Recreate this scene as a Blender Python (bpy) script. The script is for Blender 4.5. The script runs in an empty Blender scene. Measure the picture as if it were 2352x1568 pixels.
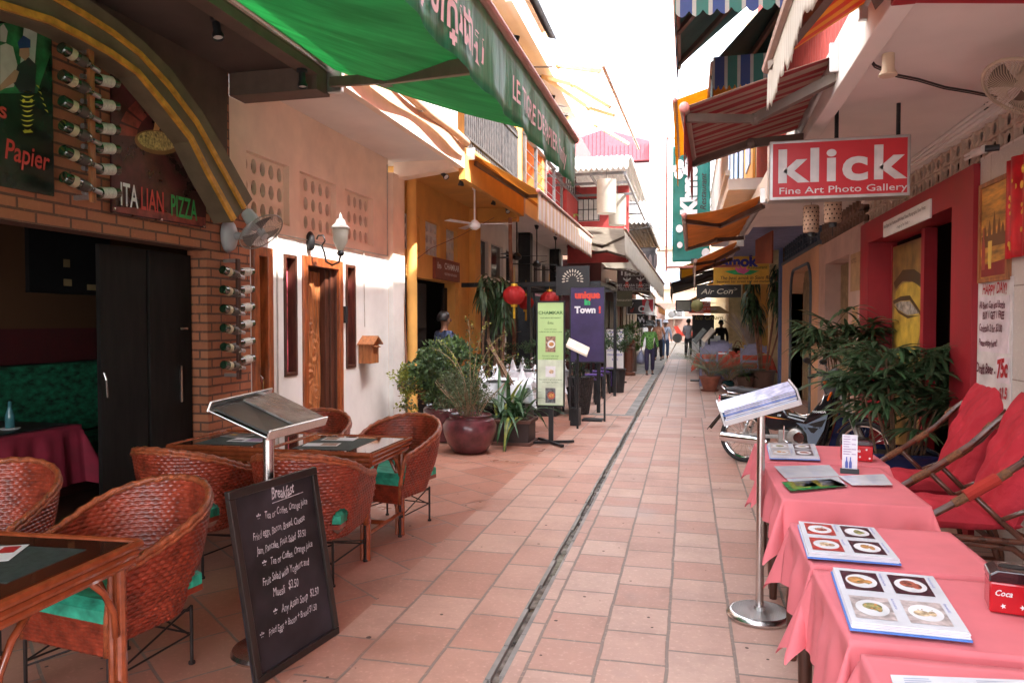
import bpy, bmesh, math, random
from mathutils import Vector, Matrix, Euler
R = math.radians
rnd = random.Random(7)
sc = bpy.context.scene
COL = sc.collection
# ---------------------------------------------------------------- camera
CH = 1.57
PSI = math.atan(404/1700.0); TH = math.atan(46/1700.0)
cam = bpy.data.cameras.new('camera'); cam.lens = 36*1700/2352.0; cam.sensor_width = 36
cam.clip_end = 2000; cam.clip_start = 0.05
co = bpy.data.objects.new('camera', cam); COL.objects.link(co)
co.location = (0, 0, CH); co.rotation_euler = (math.pi/2 - TH, 0, PSI)
sc.camera = co
# ---------------------------------------------------------------- light
SUN = Vector((0.62, -0.24, 0.84)).normalized()
w = bpy.data.worlds.new('World'); sc.world = w; w.use_nodes = True
nt = w.node_tree; bg = nt.nodes['Background']
sky = nt.nodes.new('ShaderNodeTexSky'); sky.sky_type = 'NISHITA'; sky.sun_disc = False
sky.sun_elevation = math.asin(SUN.z); sky.sun_rotation = math.atan2(SUN.x, SUN.y)
sky.dust_density = 4.0; sky.air_density = 1.0; sky.ozone_density = 1.0
hz = nt.nodes.new('ShaderNodeHueSaturation'); hz.inputs['Saturation'].default_value = .22
wm = nt.nodes.new('ShaderNodeMix'); wm.data_type = 'RGBA'; wm.blend_type = 'MULTIPLY'; wm.inputs[0].default_value = 1; wm.inputs[7].default_value = (.97, .975, 1.0, 1)
nt.links.new(sky.outputs[0], hz.inputs['Color']); nt.links.new(hz.outputs[0], wm.inputs[6]); nt.links.new(wm.outputs[2], bg.inputs[0]); bg.inputs[1].default_value = 0.15
sl = bpy.data.lights.new('sun', 'SUN'); sl.energy = 2.0; sl.angle = R(0.5); sl.color = (1, .95, .87)
so = bpy.data.objects.new('sun', sl); COL.objects.link(so)
so.rotation_euler = (-SUN).to_track_quat('-Z', 'Y').to_euler(); so.location = (8, -4, 12)
vs = sc.view_settings
sc.display_settings.display_device = 'sRGB'
vs.view_transform = 'Standard'; vs.look = 'None'; vs.exposure = 3.5; vs.gamma = 1; vs.use_curve_mapping = False
sc.cycles.max_bounces = 8; sc.cycles.diffuse_bounces = 5; sc.cycles.transparent_max_bounces = 12
# ---------------------------------------------------------------- where a picture point lies in the world
_F = (-math.sin(PSI)*math.cos(TH), math.cos(PSI)*math.cos(TH), -math.sin(TH))
_R = (math.cos(PSI), math.sin(PSI), 0)
_U = (-math.sin(PSI)*math.sin(TH), math.cos(PSI)*math.sin(TH), math.cos(TH))
def _ray(u, v):
    a = (u-1176)/1700.0; b = (784-v)/1700.0
    return [_F[i]+a*_R[i]+b*_U[i] for i in range(3)]
def at_x(u, v, x): d = _ray(u, v); t = x/d[0]; return Vector((x, t*d[1], CH+t*d[2]))
def at_y(u, v, y): d = _ray(u, v); t = y/d[1]; return Vector((t*d[0], y, CH+t*d[2]))
def at_z(u, v, z=0.0): d = _ray(u, v); t = (z-CH)/d[2]; return Vector((t*d[0], t*d[1], z))
# ---------------------------------------------------------------- materials
MATS = {}
def _new(name):
    m = bpy.data.materials.new(name); m.use_nodes = True
    return m, m.node_tree, m.node_tree.nodes['Principled BSDF']
def N(t, ty, **k):
    n = t.nodes.new(ty)
    for a, b in k.items(): setattr(n, a, b)
    return n
def c4(c): return (c[0], c[1], c[2], 1)
def mixc(t, fac, a, b, bt='MIX'):
    n = N(t, 'ShaderNodeMix', data_type='RGBA', blend_type=bt)
    for s, v in ((0, fac), (6, a), (7, b)):
        if isinstance(v, (int, float)): n.inputs[s].default_value = v
        elif isinstance(v, tuple): n.inputs[s].default_value = c4(v)
        else: t.links.new(v, n.inputs[s])
    return n.outputs[2]
def mth(t, op, a, b=None, c=None):
    n = N(t, 'ShaderNodeMath', operation=op)
    for i, v in enumerate((a, b, c)):
        if v is None: continue
        if isinstance(v, (int, float)): n.inputs[i].default_value = v
        else: t.links.new(v, n.inputs[i])
    return n.outputs[0]
def noise(t, vec, s, d=3, rough=.6):
    n = N(t, 'ShaderNodeTexNoise'); n.inputs['Scale'].default_value = s; n.inputs['Detail'].default_value = d
    n.inputs['Roughness'].default_value = rough
    t.links.new(vec, n.inputs['Vector']); return n.outputs['Fac']
def ramp(t, fac, stops, mode='LINEAR'):
    n = N(t, 'ShaderNodeValToRGB'); n.color_ramp.interpolation = mode
    e = n.color_ramp.elements
    while len(e) < len(stops): e.new(0.5)
    for i, (p, c) in enumerate(stops): e[i].position = p; e[i].color = c4(c)
    t.links.new(fac, n.inputs[0]); return n.outputs[0]
def bumpn(t, b, h, st, dist=.01):
    n = N(t, 'ShaderNodeBump'); n.inputs['Strength'].default_value = st; n.inputs['Distance'].default_value = dist
    t.links.new(h, n.inputs['Height']); t.links.new(n.outputs[0], b.inputs['Normal'])
def translu(m, t, b, col, f):
    tr = N(t, 'ShaderNodeBsdfTranslucent'); mx = N(t, 'ShaderNodeMixShader'); mx.inputs[0].default_value = f
    if isinstance(col, tuple): tr.inputs[0].default_value = c4(col)
    else: t.links.new(col, tr.inputs[0])
    t.links.new(b.outputs[0], mx.inputs[1]); t.links.new(tr.outputs[0], mx.inputs[2])
    t.links.new(mx.outputs[0], t.nodes['Material Output'].inputs[0])
def mat(name, c, r=.6, m=0, var=.12, vs=6, bump=.15, bs=60, dirt=0, spec=.5, tl=0, coat=0, stretch=None, bd=.004):
    if name in MATS: return MATS[name]
    M, t, b = _new(name)
    tc = N(t, 'ShaderNodeTexCoord'); vec = tc.outputs['Object']
    if stretch:
        mp = N(t, 'ShaderNodeMapping'); mp.inputs['Scale'].default_value = stretch; t.links.new(vec, mp.inputs[0]); vec = mp.outputs[0]
    f = noise(t, vec, vs)
    lo = tuple(x*(1-var*1.6) for x in c); hi = tuple(min(1, x*(1+var*1.3)) for x in c)
    col = ramp(t, f, [(.3, lo), (.7, hi)])
    if dirt:
        f2 = noise(t, vec, vs*.35, 6, .75)
        fm = mth(t, 'MULTIPLY', ramp(t, f2, [(.5, (0, 0, 0)), (.75, (1, 1, 1))]), dirt)
        col = mixc(t, fm, col, tuple(x*.45 for x in c))
    t.links.new(col, b.inputs['Base Color'])
    b.inputs['Roughness'].default_value = r; b.inputs['Metallic'].default_value = m
    b.inputs['Specular IOR Level'].default_value = spec; b.inputs['Coat Weight'].default_value = coat
    rf = mth(t, 'MULTIPLY_ADD', f, .25*r, r*.88); t.links.new(rf, b.inputs['Roughness'])
    if bump: bumpn(t, b, noise(t, vec, bs, 4), bump, bd)
    if tl: translu(M, t, b, col, tl)
    MATS[name] = M; return M
def emit(name, c, s):
    if name in MATS: return MATS[name]
    M, t, b = _new(name); b.inputs['Base Color'].default_value = c4(c)
    b.inputs['Emission Color'].default_value = c4(c); b.inputs['Emission Strength'].default_value = s
    MATS[name] = M; return M
def glass(name, c=(1, 1, 1), r=.03):
    if name in MATS: return MATS[name]
    M, t, b = _new(name); b.inputs['Base Color'].default_value = c4(c); b.inputs['Roughness'].default_value = r
    b.inputs['Transmission Weight'].default_value = 1; b.inputs['IOR'].default_value = 1.45
    MATS[name] = M; return M
def stripes(name, cols, axis=1, period=.25, r=.8, tl=.3, var=.2, wob=0):
    """woven stripes that run across one object axis"""
    if name in MATS: return MATS[name]
    M, t, b = _new(name); tc = N(t, 'ShaderNodeTexCoord'); vec = tc.outputs['Object']
    sp = N(t, 'ShaderNodeSeparateXYZ'); t.links.new(vec, sp.inputs[0])
    v = mth(t, 'FRACT', mth(t, 'DIVIDE', sp.outputs[axis], period))
    n = len(cols); tot = sum(x[0] for x in cols); p = 0; st = []
    for wgt, c in cols: st.append((p, c)); p += wgt/tot
    col = ramp(t, v, st, 'CONSTANT')
    f = noise(t, vec, 5); col = mixc(t, mth(t, 'MULTIPLY', f, var*2), col, (.12, .1, .08))
    t.links.new(col, b.inputs['Base Color']); b.inputs['Roughness'].default_value = r
    bumpn(t, b, noise(t, vec, 90), .15)
    if tl: translu(M, t, b, col, tl)
    MATS[name] = M; return M
def bricks(name, c1, c2, mort, bw, bh, ms=.012, rot=0, off=.5, r=.75, plane='wall', var=.25, bias=0, wet=0, org=(0, 0)):
    if name in MATS: return MATS[name]
    M, t, b = _new(name); g = N(t, 'ShaderNodeNewGeometry'); pos = g.outputs['Position']
    if plane == 'wall':
        sp = N(t, 'ShaderNodeSeparateXYZ'); t.links.new(pos, sp.inputs[0]); cb = N(t, 'ShaderNodeCombineXYZ')
        t.links.new(mth(t, 'ADD', sp.outputs[0], sp.outputs[1]), cb.inputs[0]); t.links.new(sp.outputs[2], cb.inputs[1]); vec = cb.outputs[0]
    else:
        mp = N(t, 'ShaderNodeMapping'); mp.inputs['Rotation'].default_value = (0, 0, rot); mp.inputs['Location'].default_value = (org[0], org[1], 0)
        t.links.new(pos, mp.inputs[0]); vec = mp.outputs[0]
    # slightly uneven joints
    wn = N(t, 'ShaderNodeTexNoise'); wn.inputs['Scale'].default_value = 6; t.links.new(vec, wn.inputs['Vector'])
    wv = N(t, 'ShaderNodeVectorMath', operation='MULTIPLY_ADD'); t.links.new(wn.outputs['Color'], wv.inputs[0])
    wv.inputs[1].default_value = (.012, .012, 0) if plane != 'wall' else (.004, .004, 0); t.links.new(vec, wv.inputs[2]); vec2 = wv.outputs[0]
    bt = N(t, 'ShaderNodeTexBrick'); bt.offset = off; bt.inputs['Scale'].default_value = 1
    bt.inputs['Brick Width'].default_value = bw; bt.inputs['Row Height'].default_value = bh
    bt.inputs['Mortar Size'].default_value = ms; bt.inputs['Mortar Smooth'].default_value = .25; bt.inputs['Bias'].default_value = bias
    bt.inputs['Color1'].default_value = c4(c1); bt.inputs['Color2'].default_value = c4(c2); bt.inputs['Mortar'].default_value = c4(mort)
    t.links.new(vec2, bt.inputs['Vector'])
    f = noise(t, pos, 3.5, 6, .7); col = mixc(t, mth(t, 'MULTIPLY', f, var*1.6), bt.outputs['Color'], tuple(x*.45 for x in c1))
    f5 = noise(t, pos, .9, 7, .78); col = mixc(t, mth(t, 'MULTIPLY', ramp(t, f5, [(.48, (0, 0, 0)), (.68, (1, 1, 1))]), .38 if plane != 'wall' else .15), col, tuple(x*.42 for x in c1))
    f3 = noise(t, pos, 40, 4); col = mixc(t, mth(t, 'MULTIPLY', ramp(t, f3, [(.55, (0, 0, 0)), (.72, (1, 1, 1))]), .22), col, tuple(min(1, x*1.6) for x in c2))
    rough = r
    if wet:
        f4 = noise(t, pos, 1.1, 4, .6); wf = ramp(t, f4, [(.56, (0, 0, 0)), (.66, (1, 1, 1))])
        col = mixc(t, mth(t, 'MULTIPLY', wf, .35), col, tuple(x*.55 for x in c1))
        t.links.new(mth(t, 'MULTIPLY_ADD', wf, -.3*wet, r), b.inputs['Roughness'])
    else: b.inputs['Roughness'].default_value = r
    t.links.new(col, b.inputs['Base Color'])
    h = mth(t, 'MULTIPLY_ADD', bt.outputs['Fac'], -1.0, mth(t, 'MULTIPLY', f3, .25))
    bumpn(t, b, h, .6, .006)
    MATS[name] = M; return M
# ---------------------------------------------------------------- tags and things
def tag(o, label=None, cat=None, group=None, kind=None):
    if label: o['label'] = label
    if cat: o['category'] = cat
    if group: o['group'] = group
    if kind: o['kind'] = kind
    return o
def thing(name, loc, label, cat, group=None, rz=0):
    o = bpy.data.objects.new(name, None); o.empty_display_size = .1; COL.objects.link(o)
    o.location = loc; o.rotation_euler = (0, 0, rz); tag(o, label, cat, group); return o
def dup(root, loc, rz=0, label=None, group=None, sc_=None):
    def cp(o, par):
        c = o.copy(); COL.objects.link(c); c.parent = par
        for ch in list(o.children): cp(ch, c)
        return c
    r = cp(root, None); r.location = loc; r.rotation_euler = (0, 0, rz)
    if sc_: r.scale = (sc_,)*3 if isinstance(sc_, (int, float)) else sc_
    if label: r['label'] = label
    if group: r['group'] = group
    return r
def world_of(o):
    if o is None: return Matrix.Identity(4)
    m = Matrix.LocRotScale(o.location, o.rotation_euler, o.scale)
    return world_of(o.parent) @ m if o.parent else m
class MB:
    def __init__(s): s.v = []; s.f = []; s.m = []; s.uv = None
    def add(s, vs, fs, mi=0):
        k = len(s.v); s.v += [Vector(p) for p in vs]; s.f += [tuple(i+k for i in f) for f in fs]; s.m += [mi]*len(fs); return s
    def bx(s, x0, x1, y0, y1, z0, z1, mi=0):
        if x0 > x1: x0, x1 = x1, x0
        if y0 > y1: y0, y1 = y1, y0
        if z0 > z1: z0, z1 = z1, z0
        return s.add([(x0, y0, z0), (x1, y0, z0), (x1, y1, z0), (x0, y1, z0), (x0, y0, z1), (x1, y0, z1), (x1, y1, z1), (x0, y1, z1)],
              [(0, 3, 2, 1), (4, 5, 6, 7), (0, 1, 5, 4), (1, 2, 6, 5), (2, 3, 7, 6), (3, 0, 4, 7)], mi)
    def obx(s, c, sx, sy, sz, rot=(0, 0, 0), mi=0):
        e = Euler(rot).to_matrix(); c = Vector(c)
        k = MB(); k.bx(-sx/2, sx/2, -sy/2, sy/2, -sz/2, sz/2)
        return s.add([c+e@p for p in k.v], k.f, mi)
    def bar(s, a, b, wd, ht, up=(0, 0, 1), mi=0):
        a = Vector(a); b = Vector(b); d = (b-a); L = d.length; d.normalize(); up = Vector(up)
        if abs(d.dot(up)) > .98: up = Vector((1, 0, 0))
        x = d.cross(up).normalized(); y = x.cross(d)
        vs = []
        for p in (a, b):
            for i, j in ((-1, -1), (1, -1), (1, 1), (-1, 1)): vs.append(p+x*i*wd/2+y*j*ht/2)
        return s.add(vs, [(3, 2, 1, 0), (4, 5, 6, 7), (0, 1, 5, 4), (1, 2, 6, 5), (2, 3, 7, 6), (3, 0, 4, 7)], mi)
    def tube(s, pts, r, n=8, closed=False, mi=0, caps=True):
        pts = [Vector(p) for p in pts]; k = len(pts); vs = []; fs = []
        prev = None
        for i, p in enumerate(pts):
            if closed: d = pts[(i+1) % k]-pts[i-1]
            else: d = pts[min(i+1, k-1)]-pts[max(i-1, 0)]
            if d.length < 1e-9: d = Vector((0, 0, 1))
            d.normalize()
            if prev is None: up = Vector((0, 0, 1)) if abs(d.z) < .9 else Vector((1, 0, 0)); x = d.cross(up).normalized()
            else: x = (prev-d*prev.dot(d)).normalized()
            prev = x; y = d.cross(x); rr = r[i] if isinstance(r, (list, tuple)) else r
            for j in range(n):
                a = 2*math.pi*j/n; vs.append(p+(x*math.cos(a)+y*math.sin(a))*rr)
        for i in range(k if closed else k-1):
            i2 = (i+1) % k
            for j in range(n): fs.append((i*n+j, i*n+(j+1) % n, i2*n+(j+1) % n, i2*n+j))
        if caps and not closed: fs.append(tuple(range(n-1, -1, -1))); fs.append(tuple((k-1)*n+j for j in range(n)))
        return s.add(vs, fs, mi)
    def lathe(s, prof, c=(0, 0, 0), n=20, ax='z', mi=0, rot=None):
        vs = []; fs = []; c = Vector(c)
        for r, z in prof:
            for j in range(n):
                a = 2*math.pi*j/n; p = Vector((r*math.cos(a), r*math.sin(a), z))
                if ax == 'x': p = Vector((p.z, p.x, p.y))
                if ax == 'y': p = Vector((p.y, p.z, p.x))
                if rot is not None: p = rot@p
                vs.append(c+p)
        k = len(prof)
        for i in range(k-1):
            for j in range(n): fs.append((i*n+j, i*n+(j+1) % n, (i+1)*n+(j+1) % n, (i+1)*n+j))
        if prof[0][0] > 1e-6: fs.append(tuple(range(n-1, -1, -1)))
        if prof[-1][0] > 1e-6: fs.append(tuple((k-1)*n+j for j in range(n)))
        return s.add(vs, fs, mi)
    def sph(s, c, rx, ry=None, rz=None, n=14, m=8, mi=0):
        ry = rx if ry is None else ry; rz = rx if rz is None else rz; vs = []; fs = []
        for i in range(m+1):
            t = math.pi*i/m
            for j in range(n):
                a = 2*math.pi*j/n; vs.append((c[0]+rx*math.sin(t)*math.cos(a), c[1]+ry*math.sin(t)*math.sin(a), c[2]-rz*math.cos(t)))
        for i in range(m):
            for j in range(n): fs.append((i*n+j, i*n+(j+1) % n, (i+1)*n+(j+1) % n, (i+1)*n+j))
        return s.add(vs, fs, mi)
    def poly(s, pts, mi=0): return s.add(pts, [tuple(range(len(pts)))], mi)
    def prism(s, pts, d, mi=0):
        d = Vector(d); n = len(pts); a = [Vector(p) for p in pts]
        return s.add(a+[p+d for p in a], [tuple(range(n-1, -1, -1)), tuple(range(n, 2*n))]+[(i, (i+1) % n, (i+1) % n+n, i+n) for i in range(n)], mi)
    def grid(s, fn, nu, nv, mi=0, skip=None, closed=False):
        vs = [fn(i/nu, j/nv) for j in range(nv+1) for i in range(nu+1)]
        fs = []
        for j in range(nv):
            for i in range(nu):
                if skip and skip((i+.5)/nu, (j+.5)/nv): continue
                a = j*(nu+1)+i; fs.append((a, a+1, a+nu+2, a+nu+1))
        return s.add(vs, fs, mi)
    def xf(s, M_, k=0):
        for i in range(k, len(s.v)): s.v[i] = M_@s.v[i]
        return s
    def build(s, name, m, par=None, smooth=False, bev=0, origin=None, solid=0):
        me = bpy.data.meshes.new(name); W = world_of(par)
        o = bpy.data.objects.new(name, me)
        if par is None:
            if origin is None:
                xs = [p.x for p in s.v]; ys = [p.y for p in s.v]; zs = [p.z for p in s.v]
                origin = Vector(((min(xs)+max(xs))/2, (min(ys)+max(ys))/2, min(zs)))
            origin = Vector(origin); o.location = origin; W = Matrix.Translation(origin)
        inv = W.inverted()
        me.from_pydata([tuple(inv@p) for p in s.v], [], s.f)
        for q in (m if isinstance(m, (list, tuple)) else [m]): me.materials.append(q)
        me.polygons.foreach_set('material_index', s.m)
        if smooth: me.polygons.foreach_set('use_smooth', [True]*len(s.f))
        me.validate(); me.update()
        if smooth == 'auto':
            try: me.set_sharp_from_angle(angle=R(35))
            except Exception: pass
        COL.objects.link(o); o.parent = par
        if solid:
            q = o.modifiers.new('thick', 'SOLIDIFY'); q.thickness = solid; q.offset = 0
        if bev:
            q = o.modifiers.new('bevel', 'BEVEL'); q.width = bev; q.segments = 2; q.limit_method = 'ANGLE'; q.angle_limit = R(40)
        return o
def struct(mb, name, m, **k): o = mb.build(name, m, None, **k); o['kind'] = 'structure'; return o
def basis(o, r, u):
    r = Vector(r).normalized(); u = Vector(u); u = (u-r*u.dot(r)).normalized(); n = r.cross(u)
    M_ = Matrix((r, u, n)).transposed().to_4x4(); M_.translation = Vector(o); return M_
def txt(mb, s, o, r, u, h, align='LEFT', bold=0, shear=0, wide=1, lift=.003, mi=0, space=1, jit=0):
    """letters as flat faces; o = left end of the base line, r/u = reading and up directions, h = capital height"""
    cu = bpy.data.curves.new('t', 'FONT'); cu.body = s; cu.size = h/.72; cu.align_x = align; cu.offset = bold*h; cu.shear = shear
    cu.space_character = space; cu.resolution_u = 2 if h < .06 else 4
    ob = bpy.data.objects.new('t', cu); COL.objects.link(ob)
    dg = bpy.context.evaluated_depsgraph_get(); me = ob.evaluated_get(dg).to_mesh()
    B = basis(o, r, u); k = rnd.random()*9
    vs = [B@Vector((p.co.x*wide, p.co.y+jit*h*math.sin(p.co.x/h*1.3+k), lift)) for p in me.vertices]
    mb.add(vs, [tuple(p.vertices) for p in me.polygons], mi)
    ob.evaluated_get(dg).to_mesh_clear(); bpy.data.objects.remove(ob); bpy.data.curves.remove(cu)
def lerp(a, b, t): return Vector(a)*(1-t)+Vector(b)*t
def quadpt(q, s, t): return lerp(lerp(q[0], q[1], s), lerp(q[3], q[2], s), t)
def arc(c, r, a0, a1, n, ax='yz'):
    out = []
    for i in range(n+1):
        a = R(a0+(a1-a0)*i/n); p, q = r*math.cos(a), r*math.sin(a)
        out.append(Vector(c)+(Vector((0, p, q)) if ax == 'yz' else Vector((p, 0, q)) if ax == 'xz' else Vector((p, q, 0))))
    return out
def wall_x(mb, X, th, y0, y1, z0, z1, ops=(), mi=0, side=-1):
    """wall in the plane x=X, thick towards side, with rectangular openings"""
    ys = sorted(set([y0, y1]+[q for o in ops for q in o[:2]])); zs = sorted(set([z0, z1]+[q for o in ops for q in o[2:]]))
    X2 = X+side*th; hole = lambda y, z: any(o[0] < y < o[1] and o[2] < z < o[3] for o in ops)
    def solid(i, j):
        if i < 0 or j < 0 or i >= len(ys)-1 or j >= len(zs)-1: return False
        return not hole((ys[i]+ys[i+1])/2, (zs[j]+zs[j+1])/2)
    for i in range(len(ys)-1):
        for j in range(len(zs)-1):
            if not solid(i, j): continue
            a, b, c, d = ys[i], ys[i+1], zs[j], zs[j+1]
            mb.poly([(X, a, c), (X, b, c), (X, b, d), (X, a, d)], mi); mb.poly([(X2, a, c), (X2, a, d), (X2, b, d), (X2, b, c)], mi)
            if not solid(i-1, j): mb.poly([(X, a, c), (X, a, d), (X2, a, d), (X2, a, c)], mi)
            if not solid(i+1, j): mb.poly([(X, b, c), (X2, b, c), (X2, b, d), (X, b, d)], mi)
            if not solid(i, j-1): mb.poly([(X, a, c), (X2, a, c), (X2, b, c), (X, b, c)], mi)
            if not solid(i, j+1): mb.poly([(X, a, d), (X, b, d), (X2, b, d), (X2, a, d)], mi)
    return mb
def perf(mb, X, dep, y0, y1, z0, z1, ny, nz, ry, rz, side=-1, mi=0, n=8):
    """ventilation block panel: plate with oval holes that go dep deep"""
    X2 = X+side*dep; dy = (y1-y0)/ny; dz = (z1-z0)/nz
    for a in range(ny):
        for b in range(nz):
            cy = y0+dy*(a+.5); cz = z0+dz*(b+.5); ring = []; box = []
            for k in range(n*2):
                t = 2*math.pi*(k+.5)/(n*2); cs, sn = math.cos(t), math.sin(t)
                ring.append((cy+ry*cs, cz+rz*sn)); q = max(abs(cs), abs(sn)); box.append((cy+dy/2*cs/q, cz+dz/2*sn/q))
            m_ = n*2
            vs = [(X, *p) for p in ring]+[(X, *p) for p in box]+[(X2, *p) for p in ring]
            fs = []
            for k in range(m_):
                k2 = (k+1) % m_; fs += [(k, k2, m_+k2, m_+k), (k, 2*m_+k, 2*m_+k2, k2)]
            mb.add(vs, fs, mi)
            for cyy, czz in ((cy-dy/2, cz-dz/2), (cy+dy/2, cz-dz/2), (cy+dy/2, cz+dz/2), (cy-dy/2, cz+dz/2)): pass
            # small corner fill
            for sy in (-1, 1):
                for sz in (-1, 1):
                    c0 = (X, cy+sy*dy/2, cz+sz*dz/2); ks = [k for k in range(m_) if (box[k][0]-cy)*sy > 0 and (box[k][1]-cz)*sz > 0]
                    e1 = [k for k in ks if abs(abs(box[k][0]-cy)-dy/2) < 1e-6]; e2 = [k for k in ks if abs(abs(box[k][1]-cz)-dz/2) < 1e-6]
                    if e1 and e2:
                        a1 = max(e1, key=lambda k: abs(box[k][1]-cz)); a2 = max(e2, key=lambda k: abs(box[k][0]-cy))
                        if a1 != a2: mb.poly([c0, (X, *box[a1]), (X, *box[a2])], mi)
# ---------------------------------------------------------------- palette
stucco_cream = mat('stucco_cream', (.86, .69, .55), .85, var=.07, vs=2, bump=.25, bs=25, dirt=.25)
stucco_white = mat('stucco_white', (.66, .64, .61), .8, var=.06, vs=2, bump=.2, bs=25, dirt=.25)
stucco_yellow = mat('stucco_yellow', (.68, .36, .09), .8, var=.08, vs=2, bump=.2, bs=25, dirt=.2)
ceil_white = mat('ceiling_white', (.74, .68, .64), .85, var=.05, vs=1.5, bump=.1, dirt=.1)
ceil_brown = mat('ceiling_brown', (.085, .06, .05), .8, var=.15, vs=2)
olive = mat('olive_paint', (.15, .115, .07), .65, var=.15, vs=5)
ochre = mat('ochre_paint', (.62, .29, .035), .6, var=.25, vs=9, dirt=.3)
white_paint = mat('white_paint', (.78, .77, .75), .5, var=.05, vs=4, bump=.08)
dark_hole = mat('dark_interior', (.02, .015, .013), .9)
black_metal = mat('black_metal', (.018, .018, .02), .4, .3, var=.3, bump=.1)
black_plastic = mat('black_plastic', (.02, .02, .022), .45, bump=.08)
steel = mat('brushed_steel', (.62, .59, .57), .24, 1, var=.08, bump=.05, bs=200)
chrome = mat('chrome', (.8, .8, .82), .08, 1, var=.03, bump=0)
alu = mat('aluminium', (.5, .49, .48), .35, .9, var=.1)
wood_red = mat('red_wood', (.30, .075, .022), .32, var=.35, vs=7, stretch=(3, 3, .6), coat=.4, bump=.2)
wood_dark = mat('dark_wood', (.07, .022, .012), .4, var=.35, vs=7, stretch=(4, 4, .5), bump=.25)
wood_mid = mat('wood_mid', (.34, .12, .04), .45, var=.3, vs=8, stretch=(4, 4, .5), bump=.25)
red_paint = mat('red_paint', (.32, .012, .022), .5, var=.1, vs=3, bump=.12, dirt=.2)
pink_wall = mat('pink_wall', (.52, .36, .30), .8, var=.1, vs=2, bump=.2, bs=30, dirt=.35)
peach_wall = mat('peach_wall', (.66, .38, .22), .8, var=.06, vs=2, bump=.15, dirt=.2)
terracotta = mat('terracotta', (.30, .10, .06), .6, var=.2, vs=6, dirt=.3)
paper = mat('paper', (.78, .78, .8), .6, var=.04)
M_brick = bricks('facade_brick', (.36, .12, .055), (.44, .16, .075), (.10, .05, .035), .27, .078, .010)
soil = mat('soil', (.05, .03, .02), .95, vs=20, bump=.6)
cloth_white = mat('white_cloth', (.78, .78, .82), .8)
wire_mat = mat('cable', (.02, .018, .018), .6)
grey_metal = mat('grey_metal', (.16, .16, .17), .45, .5)
# ================================================================ ground
g_mat = mat('ground_concrete', (.16, .15, .14), .85, var=.2, vs=1.2, bump=.3, bs=40, dirt=.4)
struct(MB().bx(-300, 300, -60, 400, -.3, -.12), 'ground', g_mat)
T1, T2, MO = (.50, .265, .20), (.62, .42, .34), (.24, .19, .16)
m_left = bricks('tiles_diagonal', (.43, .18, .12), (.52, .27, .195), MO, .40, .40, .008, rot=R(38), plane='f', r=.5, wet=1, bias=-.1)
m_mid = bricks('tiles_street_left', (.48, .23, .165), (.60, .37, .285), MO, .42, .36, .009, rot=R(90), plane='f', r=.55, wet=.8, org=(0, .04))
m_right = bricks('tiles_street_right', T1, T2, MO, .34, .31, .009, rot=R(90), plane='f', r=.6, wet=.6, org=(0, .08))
m_walk = bricks('tiles_far', (.52, .30, .23), (.62, .42, .34), MO, .34, .31, .011, rot=R(90), plane='f', r=.6, wet=.5, org=(0, .02))
p = MB()
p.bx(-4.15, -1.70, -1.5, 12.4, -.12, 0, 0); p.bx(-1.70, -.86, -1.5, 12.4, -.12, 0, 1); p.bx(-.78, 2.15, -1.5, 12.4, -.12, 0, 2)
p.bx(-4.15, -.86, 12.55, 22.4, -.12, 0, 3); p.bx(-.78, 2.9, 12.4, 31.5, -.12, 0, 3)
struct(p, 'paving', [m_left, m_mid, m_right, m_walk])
conc = mat('old_concrete', (.28, .26, .24), .8, var=.25, vs=4, bump=.5, bs=50, dirt=.5)
wetc = mat('wet_gutter', (.17, .15, .13), .15, var=.6, vs=9, bump=.5, bs=30)
q = MB(); q.bx(-4.15, -.86, 22.4, 60, -.12, -.004, 0); q.bx(-.78, 2.9, 31.5, 60, -.12, -.004, 0); q.bx(-4.15, -.86, 12.4, 12.55, -.12, .003, 0)
q.bx(-1.02, -.86, 12.55, 22.4, .0, .006, 0)
struct(q, 'concrete_path', [conc])
q = MB(); q.bx(-.86, -.78, -1.5, 60, -.12, -.022)
struct(q, 'water', [wetc])
q = MB(); r2 = random.Random(3)
for side, x in ((1, -.86), (-1, -.78)):
    y = -1.5
    while y < 12.3:
        L = r2.uniform(.12, .5); d = r2.uniform(.010, .026) ; q.bx(x, x+side*d, y, y+L-.01, -.06, r2.uniform(-.004, .004)); y += L
struct(q, 'gutter_edge', [conc])
r2 = random.Random(5); q = MB()
for i in range(26):
    x = r2.uniform(-.85, -.79); y = 2.4+r2.random()*26; k = r2.randint(5, 7); rr = r2.uniform(.012, .035)
    q.poly([(x+rr*.5*math.cos(6.28*j/k)*r2.uniform(.6, 1), y+rr*2*math.sin(6.28*j/k)*r2.uniform(.6, 1), -.055) for j in range(k)])
tag(q.build('litter', mat('litter_white', (.7, .7, .68), .7)), 'scraps of pale litter and leaves lying in the gutter', 'litter', kind='stuff')
r2 = random.Random(8); q = MB()
for i in range(230):
    x = r2.uniform(-3.6, 1.6); y = 1.8+r2.random()**1.5*17; rr = r2.uniform(.004, .014)*(1.6 if r2.random() < .12 else 1)
    if -.9 < x < -.74: continue
    q.poly([(x+rr*math.cos(6.28*j/7)*r2.uniform(.7, 1), y+rr*math.sin(6.28*j/7)*r2.uniform(.7, 1), .0018) for j in range(7)])
tag(q.build('gum_spots', mat('gum_dark', (.10, .06, .05), .8)), 'dark trodden gum and dirt spots scattered over the tiles', 'stains', kind='stuff')
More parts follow.
